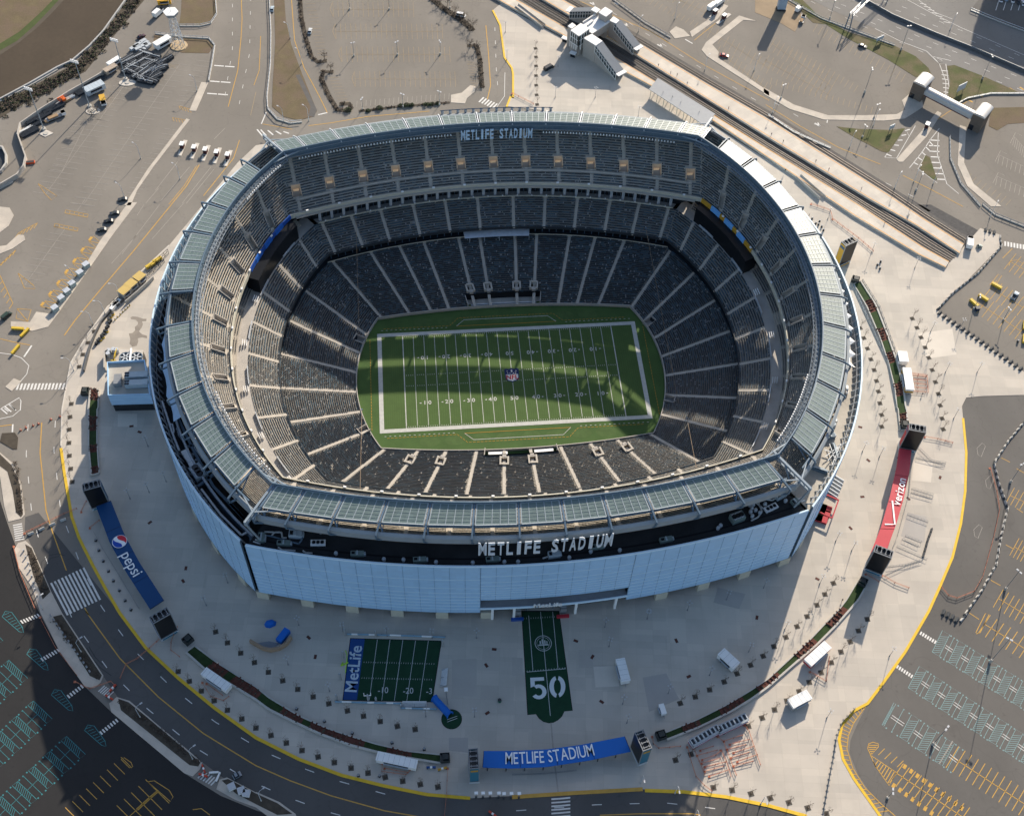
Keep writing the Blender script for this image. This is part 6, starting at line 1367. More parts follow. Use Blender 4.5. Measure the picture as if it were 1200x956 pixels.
M_LIME=mat('lime green hose',(.35,.60,.04),.6);pts=T(380,730,[(165,215),(180,255),(182,300),(175,340),(165,390)],k=6.667);t=thing('goal_arch',(0,0,0),'lime green bent goal frame left of the blue end zone','goal frame');part(MB().m(M_LIME).path([(x,y,.2+2.2*math.sin(PI*i/4))for i,(x,y,_)in enumerate(pts)],.14,6),'hoop',t);p=pts[2];part(MB().m(M_LIME).beam((p[0]-2.4,p[1]-1.5,.3),(p[0]+.3,p[1]-.5,.5),.4).beam((p[0]-2.4,p[1]-1.5,.3),(p[0]-1.6,p[1]-.2,.3),.3),'stand',t)
def blob(pts,h,name,label,m,cat):
 P=pts;c=np.mean(np.array(P),axis=0);t=thing(name,(0,0,0),label,cat);mb=MB().m(m);n=len(P)
 for i in range(n):
  a,b=np.array(P[i]),np.array(P[(i+1)%n]);a2,b2=a*.7+c*.3,b*.7+c*.3
  mb.face([(a[0],a[1],.12),(b[0],b[1],.12),(b2[0],b2[1],h*.8),(a2[0],a2[1],h*.8)]);mb.face([(a2[0],a2[1],h*.8),(b2[0],b2[1],h*.8),(c[0],c[1],h)])
 part(mb,'canopy',t);part(MB().m(M_STEEL).tube((c[0],c[1],.1),(c[0],c[1],h-.02),.08,n=6),'pole',t);return t
blob(T(300,716,[(38,62),(48,46),(78,40),(96,50),(92,68),(65,80),(45,76)]),1.8,'play_tent','small rounded blue tent alone on the shaded left plaza',M_INFL,'tent')
pts=T(300,716,[(-25,145),(0,160),(35,180),(70,188),(110,180),(145,158),(165,128)]);t=thing('mural_wall',(0,0,0),'low curved painted wall with blue end beside the blue tent','wall');part(MB().m(mat('mural tan',(.30,.21,.14),.8,.15,.6)).wall([p[:2]for p in pts],.9,.1,2.2),'wall',t);part(MB().m(M_INFL).wall([p[:2]for p in T(300,716,[(108,150),(150,95)])],2.4,.1,2.6),'blue_panel',t);part(MB().m(mat('mural grey',(.22,.23,.25),.8,.1,.5)).poly([(p[0],p[1],.16)for p in T(300,716,[(0,150),(45,170),(90,170),(110,150),(60,140)])]),'mat',t)
O7=1012/180
pts=T(580,690,[(178,150),(420,150),(508,800),(455,805),(440,838),(415,862),(385,878),(355,882),(320,873),(292,852),(272,823),(218,828)],k=O7)
t=thing('numbered_turf',(0,0,0),'dark green turf strip with big white 50 and rounded end','turf strip');C3=np.mean(np.array(pts),axis=0)
mb=MB().m(mat('turf edge black',())).poly([(C3[0]+(p[0]-C3[0])*1.03,C3[1]+(p[1]-C3[1])*1.012,.14)for p in pts]);mb.m(TURFD).poly([(p[0],p[1],.165)for p in pts]);part(mb,'turf',t)
mb=MB().m(mat('dim white paint',()))
for a,b in(((300,150),(365,835)),((222,175),(250,535)),((380,150),(415,525)),((210,547),(465,525))):mb.strip(T(580,690,[a,b],k=O7),.22,.185)
for i in range(15):f=i/14;p=(212+250*f,547-22*f);mb.strip(T(580,690,[(p[0],p[1]-9),(p[0],p[1])],k=O7),.16,.187);p=(192+215*f,200-12*f);mb.strip(T(580,690,[(p[0],p[1]-10),(p[0],p[1])],k=O7),.13,.187)
part(mb,'line_marking',t)
mb=MB().m(mat('dim white paint',()));c=T(580,690,[(318,358)],k=O7)[0]
for r0,r1 in((2.9,3.15),(2.3,2.42)):
 for k in range(28):a,b=k*PI/14,(k+1)*PI/14;mb.face([(c[0]+r0*math.cos(a),c[1]+r0*math.sin(a),.19),(c[0]+r1*math.cos(a),c[1]+r1*math.sin(a),.19),(c[0]+r1*math.cos(b),c[1]+r1*math.sin(b),.19),(c[0]+r0*math.cos(b),c[1]+r0*math.sin(b),.19)])
for x0,w0,h0 in((-1.3,.5,1.0),(-.5,.6,1.6),(.4,.5,1.2),(1.2,.4,.8)):mb.poly([(c[0]+x0,c[1]-.2,.19),(c[0]+x0+w0,c[1]-.2,.19),(c[0]+x0+w0,c[1]+h0,.19),(c[0]+x0,c[1]+h0,.19)])
mb.poly([(c[0]-2.1,c[1]-.9,.19),(c[0]+2.1,c[1]-.9,.19),(c[0]+1.7,c[1]-.35,.19),(c[0]-1.7,c[1]-.35,.19)]);part(mb,'crest',t)
mb=MB().m(mat('numeral white',(.60,.62,.62),.85,.05,.5));A0=T(580,690,[(232,585),(330,580),(345,722),(240,730)],k=O7);B0=T(580,690,[(355,575),(462,570),(466,712),(362,720)],k=O7)
def g5(pts,q):mb.poly([(*plazaquad(q,(x,y))[:2],.2)for x,y in pts])
for s in([(0,0),(.92,0),(.92,.16),(.28,.16),(.28,.38),(.0,.45)],):g5(s[::-1],A0)
def arcs(q,cx,cy,rx,ry,wx,wy,t0,t1,n=14):
 for k in range(n):
  a,b=t0+(t1-t0)*k/n,t0+(t1-t0)*(k+1)/n;g5([(cx+rx*math.cos(a),cy+ry*math.sin(a)),(cx+rx*math.cos(b),cy+ry*math.sin(b)),(cx+(rx-wx)*math.cos(b),cy+(ry-wy)*math.sin(b)),(cx+(rx-wx)*math.cos(a),cy+(ry-wy)*math.sin(a))][::-1],q)
arcs(A0,.5,.66,.5,.34,.27,.16,-2.2,2.55)
arcs(B0,.5,.5,.5,.5,.28,.17,-1.35,1.35);arcs(B0,.5,.5,.5,.5,.28,.17,PI-1.35,PI+1.35)
part(mb,'number',t)
for x,y,lb,m in((150,185,'blue and grey security arch left of the turf strip',M_RIBB),(450,165,'grey and red security arch right of the turf strip',BAN['red'])):
 p=T(580,690,[(x,y)],k=O7)[0];t=thing('security_arch',(p[0],p[1],.12),lb,'gate');part(MB().m(M_PYS).box((0,2.5,1.8),(2.2,4.5,3.6)),'cabinet',t);part(MB().m(m).box((-.3,-1.2,.6),(4.6,1.0,1.2)),'counter',t);part(MB().m(M_STEELL).box((0,2.5,3.7),(2.4,.6,.2)).box((0,1.2,3.7),(2.4,.5,.2)),'roof_bar',t)
t=thing('gate_header',(0,0,0),'pale grey header beam over the start of the turf strip','gate');a,b=T(580,690,[(208,140),(380,128)],k=O7);part(MB().m(M_STEELL).beam((a[0],a[1],4.0),(b[0],b[1],4.0),1.6,.6),'beam',t);part(MB().m(M_STEEL).beam((a[0],a[1],.1),(a[0],a[1],3.8),.3).beam((b[0],b[1],.1),(b[0],b[1],3.8),.3),'post',t)
def poly_thing(name,pts,z0,z1,m,label,cat,pname='wall'):
 t=thing(name,(0,0,0),label,cat);part(MB().m(m).prism(pts,z0,z1),pname,t);return t
K8=7.967
bq=T(80,380,[(408,745),(790,735),(740,420),(400,440)],z=5.0,k=K8);zt=11.5
t=thing('annex_building',(0,0,0),'low blue clad annex with open roof plant beside the left wall','building');foot=[(p[0],p[1])for p in bq]
mb=MB().m(M_FAC);mb.wall(foot,.4,4.6,zt,closed=True);part(mb,'wall',t)
part(MB().m(M_ROOFC).poly([(x,y,zt-1.2)for x,y in foot]),'roof',t);part(MB().m(M_DARK).prism([(x*.985+bq[1][0]*.015,y*.985+bq[1][1]*.015)for x,y in foot],.1,4.7),'ground_storey',t)
mb=MB().m(M_FACT)
for z in(6.2,8,9.6):mb.wall(foot,.5,z,z+.12,closed=True)
part(mb,'cladding_rail',t)
for i,(x,y)in enumerate(((640,490),(640,565))):
 a,b=T(80,380,[(x-105,y),(x+105,y-12)],z=zt,k=K8);mb=MB().m(M_UNITP).beam((a[0],a[1],zt+.3),(b[0],b[1],zt+.3),2.8,2.4);mb.m(M_DARK)
 for k in range(4):c=lerp3(a,b,.04+.1*(k%2));mb.tube((c[0],c[1]-.65+1.3*(k//2),zt+1.5),(c[0],c[1]-.65+1.3*(k//2),zt+1.58),.55,n=10)
 part(mb,'air_handler',t)
a,b=T(80,380,[(468,480),(462,570)],z=zt,k=K8);part(MB().m(M_PYS).beam((a[0],a[1],zt),(b[0],b[1],zt),3,2.6),'duct_box',t)
for x in(445,635):
 p=T(80,380,[(x,790)],k=K8)[0];part(MB().m(M_CREAM).tube((p[0],p[1],.1),(p[0],p[1],4.7),.5,n=8),'column',t)
cq=T(80,380,[(470,370),(690,375),(700,245),(485,240)],z=6.5,k=K8);c=np.mean(np.array(cq),axis=0)
t=thing('cooling_tower',(0,0,0),'twin fan cooling tower with pale top behind the annex','cooling tower');part(MB().m(M_BLACK).prism([(p[0],p[1])for p in cq],.1,6.2),'louvre_wall',t);part(MB().m(mat('cooling tower casing',(.50,.46,.40),.7,.1,.5)).prism([(p[0],p[1])for p in cq],6.2,6.9),'casing',t)
for x in(535,635):
 p=T(80,380,[(x,308)],z=6.9,k=K8)[0];mb=MB().m(M_STEEL);[mb.tube((p[0]+2.5*math.cos(a),p[1]+2.5*math.sin(a),6.9),(p[0]+2.5*math.cos(a+.45),p[1]+2.5*math.sin(a+.45),7.1),.28,n=5)for a in np.arange(0,6.28,.42)];mb.m(M_DARK).tube((p[0],p[1],6.92),(p[0],p[1],6.96),2.3,n=20);part(mb,'fan_cowl',t)
 mb=MB().m(M_PIPE);[mb.beam((p[0],p[1],7.15),(p[0]+2.2*math.cos(a),p[1]+2.2*math.sin(a),7.15),.6,.08)for a in np.arange(0,6.28,1.047)];part(mb,'fan_blade',t)
a,b=T(80,380,[(570,395),(588,225)],z=7.4,k=K8);part(MB().m(M_WHITE).beam((a[0],a[1],7.4),(b[0],b[1],7.4),.7,.6),'pipe',t)
M_YP=mat('yellow safety paint',(.55,.38,.04),.6,.1,.5)
t=thing('plant_yard',(0,0,0),'grey yard wall with yellow pipework left of cooling tower','plant');P=T(80,380,[(350,440),(350,290),(380,270)],k=K8);part(MB().m(M_WALLC).wall([p[:2]for p in P],.5,.1,3),'wall',t)
mb=MB().m(M_YP)
for x0,y0,x1,y1 in((410,400,460,395),(410,370,460,368),(430,400,450,300),(450,300,465,260),(410,420,450,330)):a,b=T(80,380,[(x0,y0),(x1,y1)],k=K8);mb.beam((a[0],a[1],2.4),(b[0],b[1],2.4),.4);mb.beam((a[0],a[1],.1),(a[0],a[1],2.4),.2)
part(mb,'pipework',t);mb=MB().m(M_STEELL)
for x,y in((385,270),(430,260),(460,265),(380,300)):p=T(80,380,[(x,y)],k=K8)[0];mb.tube((p[0],p[1],.1),(p[0],p[1],2.5),.9,n=10)
part(mb,'tank',t)
for i,(x,y)in enumerate(((678,310),(600,378),(535,440))):
 p=T(80,290,[(x,y)],z=2.6,k=K8)[0];rz=H_((150,345),(170,328));trailer((80+x/K8,290+y/K8+.5),4.4,4.0,2.8,rz,'%s yellow topped container from the top by the left wall'%ordw(i),m=M_WALLC,name='storage_container',cat='container',roofbits=False,group='yellow topped containers')
for o in list(bpy.data.objects):
 if o.name.startswith('roof')and o.parent and o.parent.name.startswith('storage_container'):o.data=o.data.copy();o.data.materials.clear();o.data.materials.append(mat('container yellow top',(.50,.36,.12),.7,.08,.3))
def scaffold(pts,h,label,m=None):
 t=thing('scaffold_fence',(0,0,0),label,'fence');mb=MB().m(m or M_BOOTH)
 for a,b in zip(pts[:-1],pts[1:]):
  n=max(1,int(math.dist(a,b)/2.4))
  for i in range(n+1):p=lerp3(a,b,i/n);mb.beam((p[0],p[1],.1),(p[0],p[1],h),.14)
  for z in(.5,h*.55,h):mb.beam((a[0],a[1],z),(b[0],b[1],z),.12)
  for i in range(n):p,q=lerp3(a,b,i/n),lerp3(a,b,(i+1)/n);mb.beam((p[0],p[1],.3),(q[0],q[1],h),.08)
 part(mb,'frame',t);return t
scaffold(T(80,290,[(735,245),(830,160),(940,60)],k=K8),3.2,'dark scaffold stair frame beside the upper left wall');scaffold(T(80,290,[(400,560),(480,480)],k=K8),2.6,'dark scaffold frame left of the yellow topped containers');scaffold(T(80,290,[(745,275),(850,190),(900,140)],k=K8),2.4,'second dark scaffold frame against the upper left wall')
for i,(x,y)in enumerate(((770,180),(835,130))):
 p=T(80,290,[(x,y)],k=K8)[0];t=thing('cable_drum_cart',(p[0],p[1],.12),'%s orange yellow cart on the upper left scaffold path'%ordw(i),'cart','orange yellow carts',.7);part(MB().m(M_YP).box((0,0,.9),(4.5,1.6,1.2)),'body',t);[part(MB().m(M_TYRE).tube((x_,s*.7,.3),(x_,s*.85,.3),.3,n=8),'wheel',t)for x_ in(-1.4,1.4)for s in(-1,1)]
t=thing('service_wall',(0,0,0),'dark low retaining wall along the left service road','wall');part(MB().m(mat('dark wall',(.10,.10,.10),.8,.1,.4)).wall([p[:2]for p in T(80,290,[(520,500),(400,600),(310,710),(250,830),(205,950)],k=K8)+T(80,380,[(150,445)],k=K8)],.6,.1,1.6),'wall',t);part(MB().m(M_BASE).wall([p[:2]for p in T(80,290,[(800,300),(660,430),(540,530)],k=K8)],.35,.1,2.2),'panel',t)
k_=0
def barrel(x,y,ox=80,oy=290,k=K8,h=1.2,r=.7,m=None,lb='',name='waste_bin',grp='black bins and barrels by the service road',cat='bin'):
 p=T(ox,oy,[(x,y)],k=k)[0];t=thing(name,(p[0],p[1],.12),lb,cat,grp,rng.random());part(MB().m(m or M_BLACK).tube((0,0,0),(0,0,h),r,r*.9,8),'body',t);part(MB().m(M_PY).tube((0,0,h),(0,0,h+.12),r*.95,r*.8,8),'lid',t);part(MB().m(M_CHR).box((0,r,h*.8),(r*.8,.12,.1)),'handle',t)
for i,(x,y)in enumerate(((265,905),(280,880),(295,865),(315,835),(330,820),(345,790),(360,760),(375,740),(385,710),(400,690))):barrel(x,y,m=(M_BLACK,M_PY)[i%2],lb='%s black bin from the bottom in the service road line'%ordw(i))
for i,(x,y)in enumerate(((400,655),(380,680),(420,630),(330,845),(305,870),(365,790))):barrel(x,y,m=M_YP,lb='%s yellow barrel from the top of the service road line'%ordw(i),name='barrel',cat='barrel',grp='yellow barrels by the service road',h=.9)
for i,(x,y)in enumerate(((575,545),(555,567),(533,585),(510,607),(487,632),(460,655),(438,680))):barrel(x,y,m=M_YP,h=.7,r=.28,lb='%s small yellow bollard from the top of the slanting line'%ordw(i),name='bollard',cat='bollard',grp='small yellow bollards')
for i,(x,y,w2)in enumerate(((450,545,0),(425,575,.3),(465,530,.1))):
 p=T(80,290,[(x,y)],k=K8)[0];t=thing('generator',(p[0],p[1],.12),'%s white generator box left of the yellow topped containers'%ordw(i),'generator','white generators',.8+w2);part(MB().m(M_TRW).box((0,0,1),(3.4,1.6,1.7)),'body',t);part(MB().m(M_CHR).tube((.8,0,1.8),(.8,0,2.4),.15,n=6),'exhaust',t);part(MB().m(M_PY).box((0,0,.1),(3.2,1.4,.2)),'base',t)
for i,(x,y)in enumerate(((405,290),(377,327),(340,378),(316,413),(290,445),(260,492))):
 p=T(0,240,[(x,y)])[0];t=thing('utility_cabinet',(p[0],p[1],.14),'%s pale teal cabinet from the top on the left pavement'%ordw(i),'utility cabinet','pale teal cabinets on the pavement',.75);part(MB().m(mat('pale teal casing',(.36,.44,.43),.6,.06,.4)).box((0,0,1.1),(2.6,2.4,2.0)),'casing',t);part(MB().m(M_STEELL).box((0,0,2.16),(2.8,2.6,.12)),'lid',t);part(MB().m(M_BASE).box((0,0,.08),(2.8,2.6,.16)),'base',t)
for i,(x,y,rz)in enumerate(((85,583,-.15),(118,602,1.0),(75,680,1.1))):
 p=T(0,240,[(x,y)])[0];t=thing('barrier_block',(p[0],p[1],0),'%s orange yellow barrier beam from the top at the left junction'%ordw(i),'barrier','orange yellow barrier beams',rz);part(MB().m(M_YP).box((0,0,.9),(5.2,1.1,1.0)),'beam',t);[part(MB().m(M_PY).box((s*2,0,.2),(.4,.9,.4)),'foot',t)for s in(-1,1)]
for i,(x,y,rz)in enumerate(((1065,383,-.8),(1003,438,-.9),(960,463,-1.1),(1195,567,1.2),(1193,630,1.2))):
 p=T(900,240,[(x,y)])[0];t=thing('barrier_block',(p[0],p[1],0),'%s orange yellow barrier beam from the top in the right car park'%ordw(i),'barrier','orange yellow barrier beams',rz);part(MB().m(M_YP).box((0,0,.8),(4.8,1.3,1.2)),'beam',t);[part(MB().m(M_PY).box((s*1.8,0,.12),(.4,1.0,.24)),'foot',t)for s in(-1,1)]
t=thing('wheeled_bin',(*T(900,240,[(975,490)])[0][:2],0),'dark blue bin beside the lamp in the right car park','bin');part(MB().m(mat('bin navy',(.015,.03,.07),.6)).box((0,0,.8),(1.8,1.6,1.5)),'body',t);part(MB().m(M_PY).box((0,0,1.6),(1.9,1.7,.14)),'lid',t);[part(MB().m(M_TYRE).tube((s*.6,-.8,.15),(s*.6,-.7,.15),.15,n=8),'wheel',t)for s in(-1,1)]
M_BLK=mat('dark barrier block',(.05,.055,.06),.7,.1,.6);M_BLKW=mat('pale barrier block',(.48,.46,.42),.8,.1,.6)
def jersey(L=2.4,m=None,H=1.0,W=.75):
 t=thing('block_barrier',(0,0,0),'x','barrier');mb=MB().m(m or M_BLK);p=[(-W/2,0),(W/2,0),(W/2,.25),(W*.18,.5),(W*.15,H),(-W*.15,H),(-W*.18,.5),(-W/2,.25)]
 mb.face([(-L/2,y,z)for y,z in p][::-1]);mb.face([(L/2,y,z)for y,z in p]);[mb.face([(-L/2,*p[i]),(L/2,*p[i]),(L/2,*p[(i+1)%8]),(-L/2,*p[(i+1)%8])][::-1])for i in range(8)]
 o=mb.build('block',t);reg(o);return t
JB,JW,JD=jersey(2.2,M_BLK,1.1,1.5),jersey(2.2,M_BLKW,1.0,.9),jersey(2.0,M_BLK,1.0,.9)
def blockrow(protos,pts,n,label,group,zz=0.0,cross=False):
 P=np.array([G(*p)[:2]for p in pts]);d=np.r_[0,np.cumsum(np.hypot(*np.diff(P,axis=0).T))]
 for i in range(n):
  s=d[-1]*(i+.5)/n;x,y=np.interp(s,d,P[:,0]),np.interp(s,d,P[:,1]);x2,y2=np.interp(s+.5,d,P[:,0]),np.interp(s+.5,d,P[:,1]);x1,y1=np.interp(s-.5,d,P[:,0]),np.interp(s-.5,d,P[:,1]);rz=math.atan2(y2-y1,x2-x1)+(PI/2 if cross else 0)+rng.normal(0,.05)
  pr=protos[i%len(protos)];lb=label.replace('#',ordw(i))
  if 'u' not in pr:pr['u']=1;pr.location=(x,y,zz);pr.rotation_euler=(0,0,rz);pr['label']=lb;pr['group']=group
  else:dup(pr,(x,y,zz),rz,lb,group)
blockrow([JB],tl(900,240,[(790,500),(1190,775)]),18,'# dark block from the left along the straight lot edge','dark block barriers',cross=True)
blockrow([JD,JW],tl(900,240,[(790,490),(860,415),(985,315),(1088,195),(1082,150)]),44,'# block from the bottom in the tight black and white line','black and white block barriers')
blockrow([JD,JW],tl(900,480,[(1195,58),(1120,150),(1055,250),(1075,340),(1118,460),(1090,580),(1065,720),(1000,840),(920,955)])+tl(900,716,[(928,8),(900,45)]),74,'# block from the top in the winding line of the right lot','black and white block barriers')
blockrow([JB],tl(900,716,[(808,2),(845,20),(890,48)]),4,'# dark block from the left at the foot of the winding line','dark block barriers',cross=True)
blockrow([JB],tl(900,240,[(1005,118),(1065,135)]),3,'# dark block from the left below the railway corner','dark block barriers',cross=True)
blockrow([JW],tl(0,480,[(120,590),(320,505)]),4,'# pale block from the left across the shaded left road','pale blocks across the left road')
blockrow([JD],tl(900,480,[(765,555),(745,610),(722,690)]),6,'# dark block from the top beside the striped queue fences','dark block barriers',zz=.12)
def longfence(pts,h,label,m=None,posts=3.0,name='barrier_fence'):
 t=thing(name,(0,0,0),label,'fence');mb=MB().m(m or M_STEELL);P=[G(*p)for p in pts];mb.wall([p[:2]for p in P],.12,.15,.55);mb.wall([p[:2]for p in P],.1,h-.3,h);part(mb,'rail',t);mb=MB().m(M_STEEL)
 for a,b in zip(P[:-1],P[1:]):
  n=max(1,int(math.dist(a,b)/posts));[mb.beam((*lerp3(a,b,i/n)[:2],0),(*lerp3(a,b,i/n)[:2],h),.16)for i in range(n)]
 part(mb,'post',t);mb=MB().m(M_BASE);mb.wall([p[:2]for p in P],.55,0,.5);part(mb,'base',t);return t
longfence(tl(300,0,[(62,-20),(70,150),(68,300),(52,450),(55,510),(100,560),(160,578),(215,572)]),1.8,'long barrier fence curving round the tan grass median');longfence(tl(0,0,[(838,124),(935,124),(985,112),(1012,70),(1006,-10)]),1.5,'barrier fence round the upper brown grass patch');longfence(tl(0,0,[(725,160),(860,176),(975,182),(1003,215),(990,300),(975,380)]),1.5,'barrier fence round the lower brown grass patch')
longfence(tl(900,0,[(0,540),(120,620),(290,695)]),1.2,'pale guard rail between road and dark ballast');longfence(tl(600,0,[(470,0),(620,110),(740,180)]),1.8,'dark fence along the upper right car park edge',M_STEEL);longfence(tl(900,0,[(90,0),(250,90),(590,215)]),1.4,'dark guard fence on the green highway verge',M_STEEL);longfence(tl(900,0,[(870,495),(930,462),(1040,440),(1200,440)]),1.0,'curved guard rail on the right slip road');longfence(tl(900,0,[(848,640),(850,740),(900,860),(990,965)]),1.2,'dark fence along the right car park ramp',M_STEEL)
longfence(tl(900,0,[(945,50),(1080,105),(1200,150)]),1.8,'pale barrier at the edge of the shaded top right lot');longfence(tl(900,240,[(1000,0),(1060,50),(1200,105)]),1.6,'dark fence right of the railway end',M_STEEL);longfence(tl(900,240,[(395,375),(560,740),(600,955)]),1.0,'thin steel rail on the left of the right planter',M_STEEL);longfence(tl(900,240,[(440,355),(520,480),(600,700),(625,800)]),1.3,'thin steel fence on the right of the right planter',M_WALLC)
t=thing('median_barrier',(0,0,0),'dark concrete barrier dividing the highway lanes','barrier');part(MB().m(mat('dark median',(.10,.105,.11),.8,.15,.4)).wall([p[:2]for p in T(900,0,[(385,-30),(580,80),(780,165),(960,235),(1250,360)])],1.6,0,1.3),'wall',t);part(MB().m(M_PYS).wall([p[:2]for p in T(900,0,[(385,-30),(580,80),(780,165),(960,235),(1250,360)])],.3,1.3,1.9),'rail',t)
t=thing('curved_wall',(0,0,0),'curved concrete screen wall at the left by pipe stacks','wall');part(MB().m(M_WALLC).wall([p[:2]for p in T(0,0,[(100,590),(88,640),(105,690),(125,745),(115,790),(85,830),(0,880),(-60,900)])],.6,0,2.6),'wall',t);part(MB().m(M_BASE).wall([p[:2]for p in T(0,0,[(60,850),(0,880),(-60,900)])],1.2,0,.9),'base',t);part(MB().m(M_WALLC).wall([p[:2]for p in T(0,0,[(100,590),(200,520),(330,440),(470,360),(520,320)])],.5,0,2.4),'panel',t)
t=thing('round_wall',(0,0,0),'round low wall cut by the left edge','wall');part(MB().m(M_BASE).wall([p[:2]for p in T(0,0,[(-10,690),(15,695),(32,730),(32,770),(10,805),(-15,812)])],.9,0,1.6),'wall',t);part(MB().m(M_PY).poly([(p[0],p[1],.06)for p in T(0,0,[(-10,695),(10,700),(25,735),(25,765),(5,798),(-15,805)])]),'floor',t)
t=thing('track_rail',(0,0,0),'pale low rail along the outside of the dirt track','fence');part(MB().m(mat('track rail grey',(.36,.355,.34),.7,.1,.5)).wall([p[:2]for p in T(0,0,[(-60,500),(0,470),(140,395),(270,320),(340,288),(420,220),(485,150),(595,-5)])],.8,0,1.2),'rail',t);part(MB().m(M_BASE).wall([p[:2]for p in T(0,0,[(-60,505),(0,476),(140,401),(270,326)])],1.0,0,.5),'base',t)
M_NET=mat('orange netting',(.50,.19,.11),.8,.1,.6)
def netfence(pts,label,ox,oy,k=K,h=1.0):
 P=T(ox,oy,pts,k=k);t=thing('queue_fence',(0,0,0),label,'fence','orange queue fences');mb=MB().m(M_NET)
 for z in(.4,h):[mb.beam((a[0],a[1],.12+z),(b[0],b[1],.12+z),.07,.14)for a,b in zip(P[:-1],P[1:])]
 part(mb,'net',t);mb=MB().m(mat('fence post red',(.35,.07,.04),.7))
 for a,b in zip(P[:-1],P[1:]):
  n=max(1,int(math.dist(a,b)/3));[mb.tube((*lerp3(a,b,i/n)[:2],.1),(*lerp3(a,b,i/n)[:2],h+.25),.1,n=5)for i in range(n+1)]
 part(mb,'post',t);part(MB().m(M_NET).box((P[0][0],P[0][1],.2),(.8,.8,.1)),'foot',t)
K6=6.667
for i,pts in enumerate(([(670,397),(770,365)],[(645,437),(800,395)],[(685,470),(790,432),(835,400)],[(680,498),(825,458)],[(705,525),(870,487)],[(705,560),(850,520)],[(740,600),(895,548)])):netfence(pts,'%s orange fence from the top of the left trolley queue'%ordw(i),720,820,K6)
for i,pts in enumerate(([(855,325),(1000,278)],[(900,350),(1050,312)],[(880,390),(1025,352)],[(930,415),(1090,365)],[(910,455),(1050,412)],[(960,485),(1115,430)],[(930,518),(1080,482)])):netfence(pts,'%s orange fence from the top of the right trolley queue'%ordw(i),720,820,K6)
for pts,lb in(([(568,370),(600,490),(635,600),(700,670),(760,715)],'long orange fence bounding the left side of trolley queues'),([(610,365),(660,480),(705,585)],'inner orange fence left of the trolley queue'),([(830,395),(870,480),(908,600)],'orange fence between the two trolley queues on the left'),([(805,290),(850,330),(900,460),(950,590)],'orange fence between the two trolley queues on the right'),([(1015,200),(1050,250),(1095,390),(1138,510)],'orange fence closing the right trolley queue'),([(295,290),(302,345),(345,380),(515,365)],'orange fence by the booth left of the trolleys')):netfence(pts,lb,720,820,K6)
for pts,lb,ox,oy in(([(590,710),(588,750),(700,765),(720,745)],'orange fence loop in front of the long white kiosk',300,716),([(600,735),(710,755)],'inner orange fence in front of the long white kiosk',300,716),([(945,335),(985,400),(1045,420),(1070,400)],'orange fence loop beside the dark ended kiosk',0,716),([(965,340),(1040,395)],'inner orange fence beside the dark ended kiosk',0,716),([(895,735),(890,850),(880,955)],'orange fence crossing the bottom road',300,716),([(765,115),(700,175),(640,225),(590,250),(563,315)],'orange fence crossing the left road below the pylon',0,716),([(825,75),(800,150),(800,185),(840,215)],'short orange fence below the lower left pylon',0,716),([(115,580),(300,490),(360,465)],'orange fence crossing the left road by pale blocks',0,480),([(1035,275),(1065,380),(1078,470),(1050,600),(1000,780),(960,850),(880,882),(840,870),(808,832)],'long red orange fence winding through the right lot',900,480),([(730,130),(790,140),(860,158)],'orange fence right of the upper red pylon',900,480),([(530,775),(590,810),(655,835)],'orange fence right of the lower red pylon',900,480),([(455,770),(515,805)],'orange fence in the shade of the lower red pylon',900,480),([(380,480),(405,430)],'short orange fence left of the blue awning',0,480),([(420,555),(465,520)],'second short orange fence left of the blue awning',0,480),([(188,30),(260,170),(360,300)],'red fence along the shaded road island',0,716),([(65,640),(95,760),(165,930)],'red fence along the upper road island',0,480),([(350,330),(420,365),(520,330),(540,350)],'red fence loop at the tip of the road island',0,716),([(195,285),(270,330),(285,215)],'orange fence loop beside the red base kiosk',900,716),([(660,790),(740,800),(745,880)],'orange fence loop right of the yellow base kiosk',900,240),([(300,70),(420,160),(490,220)],'orange fence on the plaza below the railway',900,240),([(200,0),(290,30),(300,70)],'orange fence at the plaza below the platform ramp',900,240),([(0,440),(60,470),(100,490)],'orange fence behind the far canopy',600,0)):netfence(pts,lb,ox,oy)
for i in range(5):y=800+i*18;netfence([(660,y),(735,y+6)],'%s orange queue line beside the yellow base kiosk'%ordw(i),900,240)
def rails(pts,label,ox,oy,k=K,zz=.12,name='queue_rail',group='steel queue rails'):
 P=T(ox,oy,pts,k=k);t=thing(name,(0,0,0),label,'railing',group);mb=MB().m(M_POLE)
 for z in(.15,1.1):[mb.beam((a[0],a[1],zz+z),(b[0],b[1],zz+z),.09)for a,b in zip(P[:-1],P[1:])]
 part(mb,'rail',t);mb=MB().m(M_POLE)
 for a,b in zip(P[:-1],P[1:]):
  n=max(1,int(math.dist(a,b)/1.2));[mb.beam((*lerp3(a,b,i/n)[:2],zz),(*lerp3(a,b,i/n)[:2],zz+1.1),.05)for i in range(n+1)]
 part(mb,'bar',t)
for i,pts in enumerate(([(700,180),(760,240),(825,260)],[(690,225),(770,245),(828,250)],[(670,370),(770,400)],[(668,388),(768,415)],[(650,490),(745,525)],[(640,590),(715,620)],[(625,605),(700,640)],[(600,640),(740,700)],[(545,775),(640,730),(720,705)])):rails(pts,'%s steel queue rail from the top right of the red awning'%ordw(i),900,480)
rails([(670,235),(655,400),(600,600),(580,645)],'long dark chain rail along the red awning edge',900,480);rails([(555,735),(640,725),(705,705)],'last steel queue rail below the red awning',900,480);rails([(440,575),(480,650),(560,780),(650,930)],'dark chain rail along the blue left awning',0,480);rails([(0,765),(150,760),(300,745)],'thin steel rail in front of the bright blue awning',600,716);M_BAR=mat('steel crowd barrier',(.13,.15,.17),.5,.1,.5)
